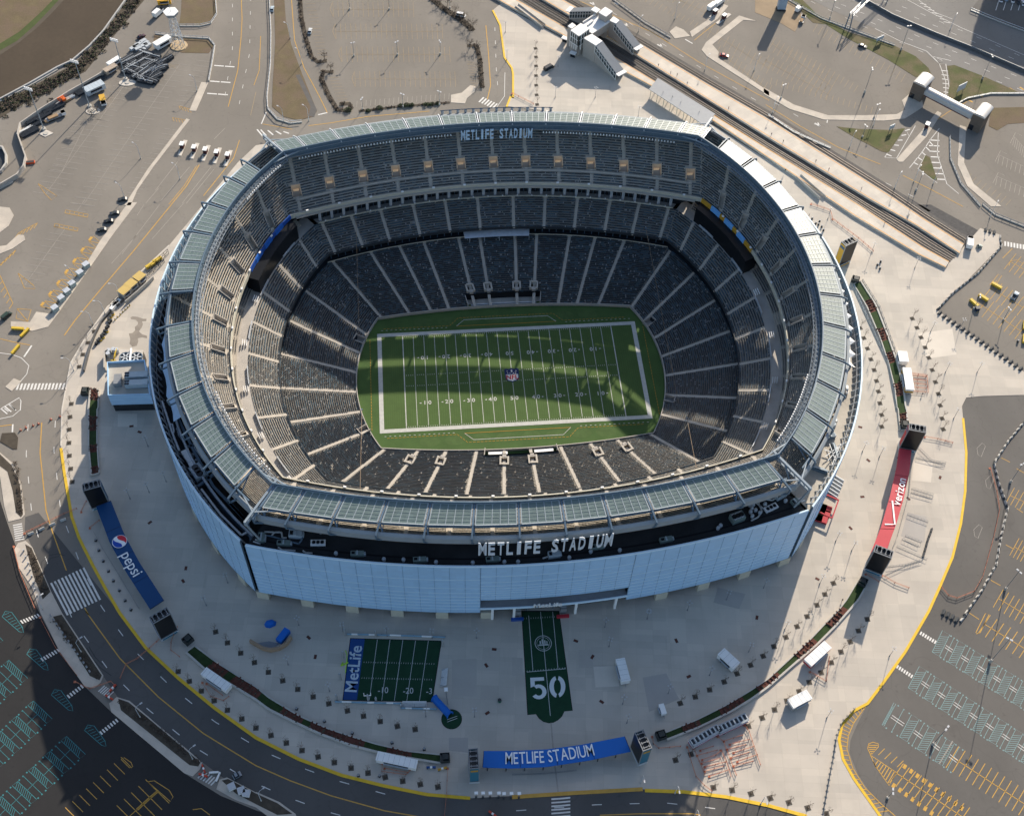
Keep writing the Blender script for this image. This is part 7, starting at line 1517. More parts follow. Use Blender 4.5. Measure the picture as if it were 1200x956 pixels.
CB=thing('crowd_barrier',(0,0,0),'x','barrier');part(MB().m(M_BAR).box((0,0,1.0),(2.3,.12,.12)).box((0,0,.25),(2.3,.1,.1)),'rail',CB);part(MB().m(M_BAR).box((0,0,.62),(2.1,.05,.6)),'bar',CB);[part(MB().m(M_BAR).box((s*.9,0,.05),(.12,1.0,.1)),'foot',CB)for s in(-1,1)]
blockrow([CB],tl(900,716,[(405,455),(345,520),(318,590),(305,680),(285,780),(255,950)]),20,'# dark crowd barrier from the top along the lower yellow kerb','dark crowd barriers',zz=.12)
M_BRICK=mat('booth maroon',(.06,.02,.022),.7,.1,.8)
def toll(foot,rz,label,L=11):
 q=G(*foot);t=thing('toll_booth',(q[0],q[1],.0),label,'toll booth','toll booths on kerbed islands',rz);part(MB().m(C_KERB).box((0,0,.12),(L,1.9,.24)),'island',t);part(MB().m(M_BRICK).box((.3,0,1.1),(2.4,1.7,1.8)),'wall',t);part(MB().m(M_DARK).box((.3,0,2.3),(2.3,1.6,.7)),'window',t);part(MB().m(M_TRW).box((.3,0,2.75),(2.8,2.1,.22)),'roof',t);part(MB().m(M_PY).box((-2.4,0,.6),(.6,.6,.9)),'ticket_post',t)
for i,(x,y)in enumerate(((852,692),(908,706),(960,716),(1013,728),(1064,740))):toll(tl(0,0,[(x,y)])[0],H_((213,185),(221,165)),'%s maroon toll booth from the left by the far left lanes'%ordw(i))
toll(tl(600,0,[(987,90)])[0],.75,'maroon toll booth at the upper right car park gate',12);toll(tl(600,0,[(945,68)])[0],.75,'dark toll booth left of the gate lane at the upper right',8);toll(tl(900,0,[(738,598)])[0],.95,'striped dark toll booth beside the footbridge',6)
def mast(base,head,label):
 H=hgt(base,head);q=G(*base);t=thing('floodlight_mast',(q[0],q[1],0),label,'floodlight mast','tall floodlight masts',-.45);part(MB().m(mat('mast steel',(.22,.26,.29),.5)).tube((0,0,0),(0,0,H),.3,.16,8),'pole',t);part(MB().m(M_BASE).tube((0,0,0),(0,0,1.0),1.2,1.0,10),'base',t);part(MB().m(M_STEELL).box((0,0,H),(4.2,.2,.2)).box((0,0,H-.9),(4.2,.2,.2)),'arm',t)
 for z in(0,-.9):
  for x in(-1.7,-.6,.6,1.7):part(MB().m(M_WHITE).box((x,-.35,H+z),(.8,.5,.7)),'lamp_head',t)
mast((51.5,152),(33,103),'left of the three tall floodlight masts by the track');mast((105,125),(85.5,71.5),'middle of the three tall floodlight masts by the track');mast((147.5,93.5),(132,46.5),'floodlight mast standing in the dark scrap yard')
for i,(x,y)in enumerate(((595,388),(435,520),(215,625))):
 p=T(0,0,[(x,y)])[0];t=thing('kerbed_pad',(p[0],p[1],0),('pale rounded concrete pad under the scrap yard mast','pale concrete pad with bare shrub under the middle mast','square concrete pad under the left mast')[i],'concrete pad');part(MB().m(C_KERB).prism([(3.6*math.cos(a)*(1.2 if i==0 else 1),2.5*math.sin(a))for a in np.linspace(0,6.28,14 if i<2 else 5)[:-1]],0,.25),'slab',t);part(MB().m(M_BASE).prism([(1.2*math.cos(a),1.2*math.sin(a))for a in np.linspace(0,6.28,9)[:-1]],.25,.5),'plinth',t)
q=G(209.6,54);Ht=hgt((209.6,54),(200.8,14));t=thing('lattice_tower',(q[0],q[1],0),'pale lattice tower with hexagonal platform above brown grass','tower');r0,r1=3.2,1.6
for k in range(6):a=k*PI/3;part(MB().m(M_STEELL).beam((r0*math.cos(a),r0*math.sin(a),0),(r1*math.cos(a),r1*math.sin(a),Ht-1.5),.22),'leg',t)
mb=MB().m(M_STEELL);n=7
for i in range(n):
 z0,z1=(Ht-1.5)*i/n,(Ht-1.5)*(i+1)/n;ra,rb=r0+(r1-r0)*i/n,r0+(r1-r0)*(i+1)/n
 for k in range(6):a,b=k*PI/3,(k+1)*PI/3;mb.beam((ra*math.cos(a),ra*math.sin(a),z0),(rb*math.cos(b),rb*math.sin(b),z1),.1);mb.beam((rb*math.cos(a),rb*math.sin(a),z1),(rb*math.cos(b),rb*math.sin(b),z1),.1)
part(mb,'bracing',t);part(MB().m(M_PYS).prism([(3.4*math.cos(k*PI/3),3.4*math.sin(k*PI/3))for k in range(6)],Ht-1.6,Ht-.1,bottom=True),'cabin',t);part(MB().m(M_TRW).prism([(3.9*math.cos(k*PI/3),3.9*math.sin(k*PI/3))for k in range(6)],Ht-.1,Ht+.25,bottom=True),'roof',t);part(MB().m(mat('tan base',(.42,.32,.2),.9,.1,.4)).tube((0,0,0),(0,0,.4),4.6,4.4,14),'base',t);part(MB().m(M_STEELL).tube((0,0,Ht),(0,0,Ht+7),.15,.05,6),'antenna',t)
M_SCR=mat('stored dark steel',(.022,.028,.036),.55,.2,.8);M_SCRP=mat('stored pale steel',(.40,.43,.45),.5,.1,.8)
r=random.Random(3);n_=0
def sframe(x,y,L,W,rz,label,pale=False,curve=False):
 p=T(120,0,[(x,y)],k=K8)[0];t=thing('stored_frame',(p[0],p[1],.0),label,'steel frame','stored steel frames in the scrap yard',rz);A=[(-L/2+L*i/6,-W/2+(1.2*(1-((i-3)/3)**2)if curve else 0))for i in range(7)];mb=MB().m(M_SCR)
 mb.wall(A,.7,0,1.4);mb.wall([(a,b+W)for a,b in A],.7,.2,1.7);part(mb,'beam',t);mb=MB().m(M_SCRP if pale or len(label)%3==0 else M_PYS)
 mb.wall([(a,b+W*.5)for a,b in A],.3,.9,1.75);part(mb,'rail',t);mb=MB().m(M_SCR)
 for i in range(0,7,1):a,b=A[i];mb.beam((a,b,1.3),(a,b+W,1.6),.35)
 part(mb,'crossbar',t)
yard=[(240,580,0),(300,560,0),(350,530,0),(410,510,1),(460,530,1),(270,620,0),(340,600,0),(400,570,0),(450,580,1),(250,650,0),(310,640,1),(370,640,0),(420,620,0),(490,600,0),(310,720,2),(350,745,2),(280,700,2),(400,700,0),(440,680,0),(490,660,0),(520,690,2),(540,660,2),(440,750,1),(480,740,0),(410,770,1),(560,590,0),(590,580,0),(360,690,0),(230,560,0),(330,670,0)]
for i,(x,y,k_)in enumerate(yard):sframe(x,y,r.uniform(7,11),r.uniform(1.6,2.6),(.75 if k_==0 else-.45 if k_==1 else(-.75 if x<400 else.7))+r.uniform(-.1,.1),'%s dark stored frame of the jumbled scrap yard from its back'%ordw(i),i%3==0,k_==2)
for i,(x,y)in enumerate(((385,400),(340,430),(395,440),(290,465),(340,470),(430,440),(410,420),(320,450),(380,485))):
 p=T(120,0,[(x,y)],k=K8)[0];t=thing('wrapped_pallet',(p[0],p[1],0),'%s pale wrapped pallet from the top behind the scrap yard'%ordw(i),'pallet','pale wrapped pallets',.7+r.uniform(-.2,.2));part(MB().m(M_SCRP).box((0,0,.9),(3.6,2.0,1.4)),'load',t);part(MB().m(mat('load timber',())).box((0,0,.1),(3.6,2.1,.2)),'base',t)
for i,(x,y,L,W,m)in enumerate(((170,560,11,2.4,M_SCR),(140,620,10,4.0,M_SCR),(120,612,9,1.6,M_TRW),(210,548,9,2.0,M_SCR),(255,510,12,3.0,M_SCR),(232,565,5,1.6,mat('load timber',())),(330,460,5,2.4,M_SCRP),(318,470,4,2,mat('load timber',())),(390,430,8,3.6,M_SCR),(430,385,11,3.0,M_SCR),(470,375,6,2.6,M_SCR),(175,585,8,2.0,M_SCR))):
 p=T(0,0,[(x,y)])[0];t=thing('pipe_stack',(p[0],p[1],0),'%s stack of dark pipes and rails from the left by the service road'%ordw(i),'pipe stack','stacks of pipes and rails',.72+r.uniform(-.08,.08));mb=MB().m(m)
 for k_ in range(int(W/.5)):
  y_=-W/2+.25+k_*.5;mb.tube((-L/2,y_,.5),(L/2+r.uniform(-.8,.3),y_,.5),.25,n=6);mb.tube((-L/2,y_+.2,.92),(L/2-r.uniform(.2,1),y_+.2,.92),.24,n=6)
 part(mb,'pipe_bundle',t);part(MB().m(mat('load timber',())).box((-L*.3,0,.12),(.4,W,.24)).box((L*.3,0,.12),(.4,W,.24)),'bearer',t)
t=thing('debris_skip',(*T(0,0,[(143,762)])[0][:2],0),'small orange red box on the asphalt below the curved wall','box',None,.1);part(MB().m(mat('skip orange red',(.55,.09,.03),.6)).box((0,0,.5),(4,1.6,1.0)),'body',t);part(MB().m(M_PY).box((0,0,1.02),(3.7,1.3,.06)),'lid',t)
TWIG=[mat('bare twig brown',(.060,.044,.032),.95,.2,1),mat('bare twig dark',(.045,.036,.028),.95,.2,1),mat('bare twig grey',(.09,.072,.058),.95,.2,1),mat('evergreen leaf',(.028,.045,.016),.9,.3,1)]
def leafy(mb,cx_,cy_,rx,ry,h,n,mats,rr,s=(.25,.55),z=0.0):
 for _ in range(n):
  a,d=rr.random()*6.28,math.sqrt(rr.random());x,y=cx_+rx*d*math.cos(a),cy_+ry*d*math.sin(a);zz=z+h*(1-d*d*.6)*rr.uniform(.25,1);q=rr.uniform(*s);u,v=rr.random()*6.28,rr.uniform(-.9,.9);e1=Vector((math.cos(u),math.sin(u),v)).normalized()*q;e2=e1.cross(Vector((rr.random()-.5,rr.random()-.5,1))).normalized()*q*.7;c=Vector((x,y,zz));mb.m(mats[rr.randrange(len(mats))]);mb.face([c-e1,c+e2,c+e1,c-e2])
def hedge(pts,w,h,label,mats,dens=14,ox=300,oy=0):
 P=T(ox,oy,pts);w*=.62;dens=int(dens*.8);t=thing('hedge',(0,0,0),label,'hedge','hedges round the upper car park');rr=random.Random(len(label));mb=MB();sb=MB().m(SOIL);sb.strip(P,w*1.5,.1);part(sb,'soil_bed',t)
 for a,b in zip(P[:-1],P[1:]):
  L=math.dist(a,b)
  for i in range(max(1,int(L/1.2))):p=lerp3(a,b,rr.random());leafy(mb,p[0]+rr.uniform(-.4,.4),p[1]+rr.uniform(-.4,.4),w*.6,w*.6,h*rr.uniform(.6,1.2),dens,mats,rr)
 part(mb,'foliage',t)
hedge([(205,-10),(212,90),(235,190),(260,270),(290,292),(330,286)],2.6,1.6,'brown hedge on the left of the upper middle car park',TWIG[:3]);hedge([(360,340),(315,335),(305,370),(340,450),(380,515),(430,520),(445,505),(435,485),(390,488)],2.8,1.6,'brown hedge at the lower left corner of the car park',TWIG[:3]+TWIG[3:]*0);hedge([(815,-10),(880,45),(950,90),(1000,130),(1010,145)],4.0,2.0,'thick brown hedge at the upper right of the car park',TWIG[:3],20);hedge([(985,215),(1030,215),(1045,280),(1050,350),(1055,410)],2.8,1.8,'brown hedge on the right side of the car park',TWIG[:3]);hedge([(480,520),(560,512),(650,500),(780,490),(905,480)],1.6,1.0,'low thin brown hedge along the near side of the car park',TWIG[:3],9)
for i,(x,y,s)in enumerate(((430,518,2.0),(577,510,1.8),(675,498,1.5),(703,496,1.7),(725,495,1.5),(795,492,1.6),(820,490,1.5),(848,487,1.4),(525,520,1.2))):
 p=T(300,0,[(x,y)])[0];t=thing('evergreen_shrub',(p[0],p[1],0),'%s dark round shrub from the left along the near hedge'%ordw(i),'shrub','dark shrubs along the near hedge');mb=MB();leafy(mb,0,0,s,s*.8,s*1.1,110,[TWIG[3],TWIG[3],TWIG[1]],random.Random(i));part(mb,'foliage',t);part(MB().m(M_BARK).tube((0,0,0),(0,0,s*.6),.12,.06,5),'trunk',t)
def bare_tree(x,y,s,label,ox=300,oy=0,seed=0,mats=None,group='bare trees at the hedges'):
 p=T(ox,oy,[(x,y)])[0];t=thing('bare_tree',(p[0],p[1],0),label,'tree',group);rr=random.Random(seed);part(MB().m(M_BARK).tube((0,0,0),(0,0,s*.7),.16,.08,6),'trunk',t);mb=MB().m(M_BARK)
 for _ in range(16):
  a=rr.random()*6.28;z0=s*rr.uniform(.3,.7);L=s*rr.uniform(.25,.5);q=(math.cos(a)*L*.8,math.sin(a)*L*.8,z0+L*.8);mb.tube((0,0,z0),q,.06,.03,4)
  for _ in range(5):b=a+rr.uniform(-1.2,1.2);l2=s*rr.uniform(.1,.25);mb.tube(q,(q[0]+math.cos(b)*l2,q[1]+math.sin(b)*l2,q[2]+l2*.7),.03,.012,3)
 part(mb,'branches',t);mb=MB();leafy(mb,0,0,s*.5,s*.5,s*.5,60,mats or[TWIG[0],TWIG[2]],rr,(.12,.3),s*.45);part(mb,'twigs',t)
for i,(x,y,s)in enumerate(((1012,135,5.5),(985,125,4.5),(1000,225,5),(1030,235,4.5),(895,25,5),(930,60,4.5),(350,330,4),(320,275,4),(1040,330,4),(1048,390,4),(860,20,4.5),(970,95,5))):bare_tree(x,y,s,'%s bare brown tree in the hedges of the upper car park'%ordw(i),seed=i)
for i,(x,y,s)in enumerate(((430,540,4),(455,525,3.5))):bare_tree(x,y,s,'%s grey bare shrub on the middle mast pad'%ordw(i),0,0,40+i,group='bare shrubs on the pad')
rr=random.Random(9);mb=MB()
for _ in range(260):
 f=rr.random();P=[(0,515),(200,420),(370,315),(510,160),(640,-10)];k_=min(3,int(f*4));u=f*4-k_;x=P[k_][0]+(P[k_+1][0]-P[k_][0])*u+rr.gauss(0,16);y=P[k_][1]+(P[k_+1][1]-P[k_][1])*u+rr.gauss(0,14);p=T(0,0,[(x,y)])[0];leafy(mb,p[0],p[1],rr.uniform(.8,2.4),rr.uniform(.8,2),rr.uniform(.5,1.6),34,TWIG,rr)
tag(mb.build('scrub_undergrowth'),'tangled brown scrub between the dirt track and service road','scrub',None,'stuff')
mb=MB()
for ox,oy,x0,x1,y0,y1,n in((0,480,75,100,260,480,60),(0,716,250,460,30,310,60),(0,716,560,930,420,715,90),(0,480,130,220,650,870,60)):
 for _ in range(n):f=rr.random();p=T(ox,oy,[(x0+(x1-x0)*f+rr.gauss(0,8),y0+(y1-y0)*f+rr.gauss(0,8))])[0];leafy(mb,p[0],p[1],.7,.7,.6,10,TWIG[:3],rr,(.12,.3),.15)
tag(mb.build('island_ground_cover'),'low brown ground cover on the planted road islands','ground cover',None,'stuff')
for i,(x,y)in enumerate(((112,660),(122,690),(133,720),(142,750),(150,780),(158,810),(165,840),(175,870))):
 p=T(0,480,[(x,y)])[0];t=thing('bollard',(p[0],p[1],.14),'%s grey bollard from the top along the upper road island'%ordw(i),'bollard','grey bollards on the road island');part(MB().m(M_PYS).tube((0,0,0),(0,0,1.0),.3,.3,8),'post',t);part(MB().m(M_HEAD).tube((0,0,1.0),(0,0,1.1),.33,.28,8),'cap',t)
for i in range(14):
 p=T(0,716,[(238+i*14,22+i*20)])[0];t=thing('bollard',(p[0],p[1],.14),'%s pale bollard from the top along the shaded road island'%ordw(i),'bollard','pale bollards on the road island');part(MB().m(M_HEAD).tube((0,0,0),(0,0,.9),.32,.3,8),'post',t);part(MB().m(M_PYS).tube((0,0,.9),(0,0,1.0),.33,.3,8),'cap',t)
for i,(x,y,rz)in enumerate(((1083,822,.4),(1128,840,.3),(1152,853,-.2))):
 p=T(0,716,[(x,y)])[0];t=thing('white_crate',(p[0],p[1],.14),'%s white square crate from the left on the lowest island'%ordw(i),'crate','white crates on the lowest island',rz);part(MB().m(M_TRW).box((0,0,.7),(2.4,2.2,1.2)),'body',t);part(MB().m(M_HEAD).box((0,0,1.34),(2.5,2.3,.1)),'lid',t);part(MB().m(M_PY).box((0,0,.05),(2.2,2.0,.1)),'base',t)
CONE=thing('traffic_cone',(0,0,0),'x','traffic cone');part(MB().m(mat('cone orange',(.65,.13,.03),.6)).tube((0,0,.08),(0,0,1.1),.42,.12,8),'body',CONE);part(MB().m(M_TRW).tube((0,0,.55),(0,0,.75),.29,.24,8),'band',CONE);part(MB().m(M_PY).box((0,0,.05),(.95,.95,.1)),'base',CONE)
place(CONE,tl(0,480,[(97,97),(122,85),(155,75),(180,67),(238,47),(280,33)]),'# orange cone from the left across the left road mouth','orange cones')
def barricade(x,y,ox,oy,rz,label,m=None):
 p=T(ox,oy,[(x,y)])[0];t=thing('road_barricade',(p[0],p[1],.02),label,'barricade','red and white road barricades',rz);part(MB().m(m or mat('barricade red',(.5,.06,.03),.6)).box((0,0,.75),(3.2,.5,.9)),'board',t);part(MB().m(M_TRW).box((0,0,.75),(.8,.54,.92)),'stripe',t);[part(MB().m(M_PY).box((s*1.3,0,.12),(.3,.9,.24)),'foot',t)for s in(-1,1)]
barricade(528,362,0,716,.9,'upper red barricade at the middle island gap');barricade(512,405,0,716,-.6,'lower red barricade at the middle island gap');barricade(952,738,0,716,-1.2,'upper red barricade at the lower island gap');barricade(950,768,0,716,-.4,'lower red barricade at the lower island gap');barricade(1000,755,0,716,0,'left white barricade on the bottom road',M_TRW);barricade(1020,775,0,716,1.2,'right white barricade on the bottom road',M_TRW);barricade(1105,948,300,716,-.7,'red barricade at the bottom edge of the road');barricade(870,737,300,716,.2,'amber barricade at the planter booth',BAN['amber']);barricade(818,731,300,716,-.05,'blue barricade at the planter booth',BAN['blue'])
for i,(x,y)in enumerate(((190,535),(230,535),(272,535),(322,535),(352,538),(395,537),(440,537))):
 p=T(520,820,[(x,y+35)],k=5)[0];t=thing('kerb_sign',(p[0],p[1],.12),'%s small white headed sign from the left at the orange kerb'%ordw(i),'sign','small white signs at the orange kerb');part(MB().m(M_POLE).tube((0,0,0),(0,0,4.6),.09,n=6),'post',t);part(MB().m(M_WHITE).box((0,0,4.6),(1.2,.9,.5)),'panel',t);part(MB().m(M_PY).tube((0,0,0),(0,0,.6),.4,n=8),'base',t)
BIN=thing('litter_bin',(0,0,0),'x','litter bin');part(MB().m(M_PY).tube((0,0,0),(0,0,1.1),.42,.42,8),'body',BIN);part(MB().m(M_PYS).tube((0,0,1.1),(0,0,1.2),.46,.36,8),'lid',BIN);part(MB().m(M_PY).box((0,0,.03),(1.0,1.0,.06)),'base',BIN)
place(BIN,tl(0,480,[(448,612),(462,658),(483,708),(507,755),(530,800),(558,845),(585,892),(612,935)]),'# dark bin from the top along the blue left awning','dark plaza bins',.12);place(BIN,tl(300,716,[(190,457),(320,515),(450,570),(635,615),(785,645),(577,770),(478,768)]),'# dark bin from the left along the lower left planter','dark plaza bins',.12);place(BIN,tl(900,240,[(205,68),(240,80),(235,95),(250,105),(258,122),(222,90),(525,268),(510,283),(522,300),(1165,640)]),'# dark bin from the left on the plaza below the railway','dark plaza bins',.12)
HAT=thing('drain_hatch',(0,0,0),'x','drain hatch');part(MB().m(mat('rust hatch',(.10,.035,.025),.8)).box((0,0,.02),(1.5,.8,.05)),'cover',HAT);part(MB().m(M_PY).box((0,0,.015),(1.7,1.0,.035)),'frame',HAT)
place(HAT,tl(580,690,[(533,342),(642,447),(703,743)],O7)+tl(300,716,[(277,213),(246,123),(1075,253),(1080,475),(1112,178)])+tl(600,716,[(767,138),(825,305),(1143,30)])+tl(0,480,[(614,78),(652,105),(700,527),(868,740),(855,800)]),'# small rusty drain hatch from the top on the shaded plaza','rusty drain hatches',.125);place(HAT,tl(900,480,[(430,82),(468,237),(440,407),(385,553),(230,790),(803,317),(655,415)])+tl(900,240,[(225,820)]),'# small rusty drain hatch from the top on the sunny plaza','rusty drain hatches',.125)
for i,(ox,oy,x,y,k)in enumerate(((300,716,1137,420,K),(0,480,868,990,K))[:1]):
 p=T(ox,oy,[(x,y)],k=k)[0];t=thing('green_bin',(p[0],p[1],.12),'small green bin between practice turf and numbered strip','litter bin');part(MB().m(mat('bin green',(.02,.12,.07),.6)).tube((0,0,0),(0,0,1.2),.7,.6,8),'body',t);part(MB().m(M_PY).tube((0,0,1.2),(0,0,1.35),.72,.5,8),'lid',t)
def rl(pts,z=0,ox=600,oy=0):return T(ox,oy,pts,z)
RAILM=mat('rail steel',(.16,.14,.125),.4,.1,.6,metal=.5);TIE=mat('sleeper timber',(.085,.075,.065),.9,.2,.8);BALL=mat('track ballast',(.105,.098,.09),.95,.25,.8)
pA=[(640,400),(250,190),(0,50)]
low_in,low_out=T(600,0,[(-200,-68),(0,45),(250,180),(500,330),(640,405),(920,560),(1195,745)])+T(900,240,[(400,60),(700,240),(825,300)]),T(600,0,[(-200,-118),(0,-5),(255,140),(520,300),(660,385),(930,540),(1195,705)])+T(900,240,[(410,0),(720,205),(842,272)])
up_in,up_out=T(600,0,[(-200,-260),(100,-20),(300,100),(580,265),(900,465),(1195,650)])+T(900,240,[(470,-20),(690,105),(890,235)]),T(600,0,[(-200,-320),(150,-40),(330,60),(600,215),(900,395),(1195,565)])+T(900,240,[(560,-40),(720,70),(910,190)])
def platform(A,B,label,h=1.2):
 t=thing('platform',(0,0,0),label,'platform');poly=[p[:2]for p in A]+[p[:2]for p in B[::-1]];part(MB().m(C_PLAT).prism(poly,0,h),'deck',t)
 for e,nm in((A,'A'),(B,'B')):
  c=[((p[0]*.93+q[0]*.07),(p[1]*.93+q[1]*.07))for p,q in(zip(A,B)if nm=='A' else zip(B,A))];part(MB().m(mat('platform edge orange',(.60,.34,.13),.8,.1,.5)).strip([(x,y,h+.02)for x,y in c],.5),'edge_strip',t)
 return t
platform(low_in,low_out,'long narrow concrete platform beside the plaza with orange edge');platform(up_in,up_out,'long wide concrete platform beyond the tracks with orange edges')
sheet('track_bed',[p[:2]for p in low_out]+[p[:2]for p in up_in[::-1]],BALL,.08);sheet('track_bed',[p[:2]for p in up_out]+[(p[0]+3.5,p[1]+6.0)for p in up_out[::-1]],BALL,.07)
def lerpP(A,B,f):return[lerp3((*a[:2],0),(*b[:2],0),f)for a,b in zip(A,B)]
n_=min(len(low_out),len(up_in))
def respts(P,n):
 P=np.array([q[:2]for q in P]);d=np.r_[0,np.cumsum(np.hypot(*np.diff(P,axis=0).T))];s=np.linspace(0,d[-1],n);return[(float(a),float(b),0)for a,b in zip(np.interp(s,d,P[:,0]),np.interp(s,d,P[:,1]))]
LO,UI,UO=respts(low_out,60),respts(up_in,60),respts(up_out,60)
def track(C_,label):
 t=thing('rail_track',(0,0,0),label,'railway track','railway tracks');Pn=np.array([p[:2]for p in C_]);tr=MB().m(TIE);L=np.r_[0,np.cumsum(np.hypot(*np.diff(Pn,axis=0).T))];s=np.arange(0,L[-1],.75)
 for q in s:x,y=np.interp(q,L,Pn[:,0]),np.interp(q,L,Pn[:,1]);x2,y2=np.interp(q+.4,L,Pn[:,0]),np.interp(q+.4,L,Pn[:,1]);tr.box((x,y,.12),(.25,2.6,.12),math.atan2(y2-y,x2-x))
 o=tr.build('sleepers',t);reg(o);o['kind']='stuff'
 for s_ in(-.72,.72):
  q=[]
  for i,p in enumerate(C_):a,b=C_[max(0,i-1)],C_[min(len(C_)-1,i+1)];dx,dy=b[0]-a[0],b[1]-a[1];l=math.hypot(dx,dy);q.append((p[0]-dy/l*s_,p[1]+dx/l*s_))
  part(MB().m(RAILM).wall(q,.14,.18,.34),'rail',t)
track(lerpP(LO,UI,.33),'near railway track between the two platforms');track(lerpP(LO,UI,.70),'middle railway track between the two platforms');track([(p[0]+1.9,p[1]+3.0,0)for p in UO],'far railway track beyond the wide platform')
M_PAV=mat('station wall tile',(.34,.31,.28),.8,.08,.5);M_SRF=mat('station roof white',(.68,.67,.65),.6,.06,.3);M_MET=mat('standing seam roof',(.27,.28,.29),.5,.06,.6);M_GLS=mat('station glazing',(.05,.065,.07),.2,.1,.4)
st=thing('railway_station',(0,0,0),'white roofed station with stair wings spanning the platforms','railway station');K10=9.958
def sp(x,y,z):return G(650+x/K10,y/K10,z)
def block(pts,zr,z0,m,mr,name='hall'):
 P=[sp(x,y,zr)[:2]for x,y in pts];part(MB().m(m).prism(P,z0,zr-.4,cap=False),name,st);mb=MB().m(mr);c=np.mean(np.array(P),axis=0);mb.prism([(c[0]+(p[0]-c[0])*1.04,c[1]+(p[1]-c[1])*1.04)for p in P],zr-.4,zr,bottom=True);part(mb,'roof',st);return P
b1=block([(190,355),(285,420),(405,335),(305,275)],13.5,0,M_PAV,M_SRF);block([(155,305),(200,335),(250,300),(205,268)],13,0,M_PAV,M_SRF);block([(515,145),(600,195),(675,135),(590,85)],15,1.2,M_PAV,M_SRF);block([(425,115),(490,150),(535,115),(470,78)],13,1.2,M_PAV,M_SRF);block([(640,240),(715,275),(755,240),(690,195)],11.5,1.2,M_PAV,M_SRF)
block([(340,445),(480,530),(555,480),(435,400)],11.5,0,M_PAV,M_SRF)
br=[sp(x,y,11)[:2]for x,y in((300,300),(440,395),(660,245),(520,160))];part(MB().m(M_PAV).prism(br,6.2,10.6,cap=False),'bridge',st);part(MB().m(M_SRF).prism(br,10.6,11,bottom=True),'roof',st);part(MB().m(M_SRF).wall([sp(x,y,11.8)[:2]for x,y in((330,260),(530,130))],.5,11,12),'parapet',st);part(MB().m(M_SRF).wall([sp(x,y,11.8)[:2]for x,y in((380,295),(450,240))],.5,11,12),'parapet',st)
def wing(top,bot,zt,zb,hw,label_):
 """sloping covered stair: seamed roof over glazed sides and a solid base wall"""
 a,b=np.array(sp(*top,zt)),np.array(sp(*bot,zb));d=(b-a)[:2];d=d/np.hypot(*d);nx,ny=-d[1],d[0];A=[a+np.array((nx*s*hw,ny*s*hw,0))for s in(-1,1)];B=[b+np.array((nx*s*hw,ny*s*hw,0))for s in(-1,1)]
 mb=MB().m(M_MET);mb.face([A[0],B[0],B[1],A[1]]);mb.face([q-np.array((0,0,.35))for q in(A[1],B[1],B[0],A[0])]);[mb.face([A[k],B[k],B[k]-np.array((0,0,.35)),A[k]-np.array((0,0,.35))])for k in(0,1)];mb.m(M_PYS)
 for f in np.linspace(-.9,.9,7):mb.beam(tuple((A[0]+A[1])/2+(A[1]-A[0])/2*f+np.array((0,0,.04))),tuple((B[0]+B[1])/2+(B[1]-B[0])/2*f+np.array((0,0,.04))),.09,.07)
 part(mb,'wing_roof',st);mb=MB().m(M_GLS);gm=MB().m(M_PAV);fm=MB().m(M_SRF)
 for k in(0,1):
  A2,B2=A[k]*.96+A[1-k]*.04,B[k]*.96+B[1-k]*.04;hg=4.2
  mb.face([A2-np.array((0,0,.4)),B2-np.array((0,0,.4)),B2-np.array((0,0,hg)),A2-np.array((0,0,hg))]);gm.face([A2-np.array((0,0,hg)),B2-np.array((0,0,hg)),(B2[0],B2[1],0),(A2[0],A2[1],0)])
  for f in np.linspace(0,1,10):p=A[k]+(B[k]-A[k])*f;fm.beam(tuple(p-np.array((0,0,.3))),tuple(p-np.array((0,0,hg))),.22)
  for z in(1.6,hg):fm.beam(tuple(A[k]-np.array((0,0,z))),tuple(B[k]-np.array((0,0,z))),.2)
 part(mb,'wing_glazing',st);part(gm,'wing_wall',st);part(fm,'window_frame',st)
 e=[b+np.array((nx*s*hw*1.1,ny*s*hw*1.1,-.2))for s in(-1,1)];f_=[q+np.array((d[0]*2.4,d[1]*2.4,0))for q in e];mb=MB().m(M_SRF);mb.prism([tuple(q[:2])for q in(e[0],e[1],f_[1],f_[0])],zb-.5,zb-.1,bottom=True);part(mb,'porch_roof',st)
wing((515,505),(760,835),11.3,4.4,2.6,0);wing((735,255),(960,540),11.3,5.2,2.4,1);wing((480,110),(200,115),11.3,5.2,2.2,2)
mb=MB().m(M_SRF);P=b1
for i in(0,1):
 a,b=P[i],P[(i+1)%4]
 for f in np.linspace(0,1,5):x,y=a[0]+(b[0]-a[0])*f,a[1]+(b[1]-a[1])*f;mb.beam((x,y,3.5),(x,y,13),.35)
 for z in(6.5,10):mb.beam((*a,z),(*b,z),.3)
part(mb,'window_frame',st);mb=MB().m(M_GLS);c0=np.mean(np.array(P),axis=0);mb.prism([(c0[0]+(p[0]-c0[0])*1.012,c0[1]+(p[1]-c0[1])*1.012)for p in P],6.8,12.6,cap=False);part(mb,'glazing',st)
for x,y in((120,445),(215,620)):p=sp(x,y,3.2);part(MB().m(M_SRF).box((p[0],p[1],3.2),(3.4,2.6,.3),-.55),'porch_roof',st);part(MB().m(M_DARK).box((p[0],p[1]+.6,1.5),(2.6,.6,2.8),-.55),'door',st)
sh=thing('platform_shelter',(0,0,0),'long grey shed roof on posts over the near platform','shelter');R4=T(600,0,[(680,368),(948,535),(905,588),(640,415)],z=5.2);a,b,c,d=[np.array(p)for p in R4]
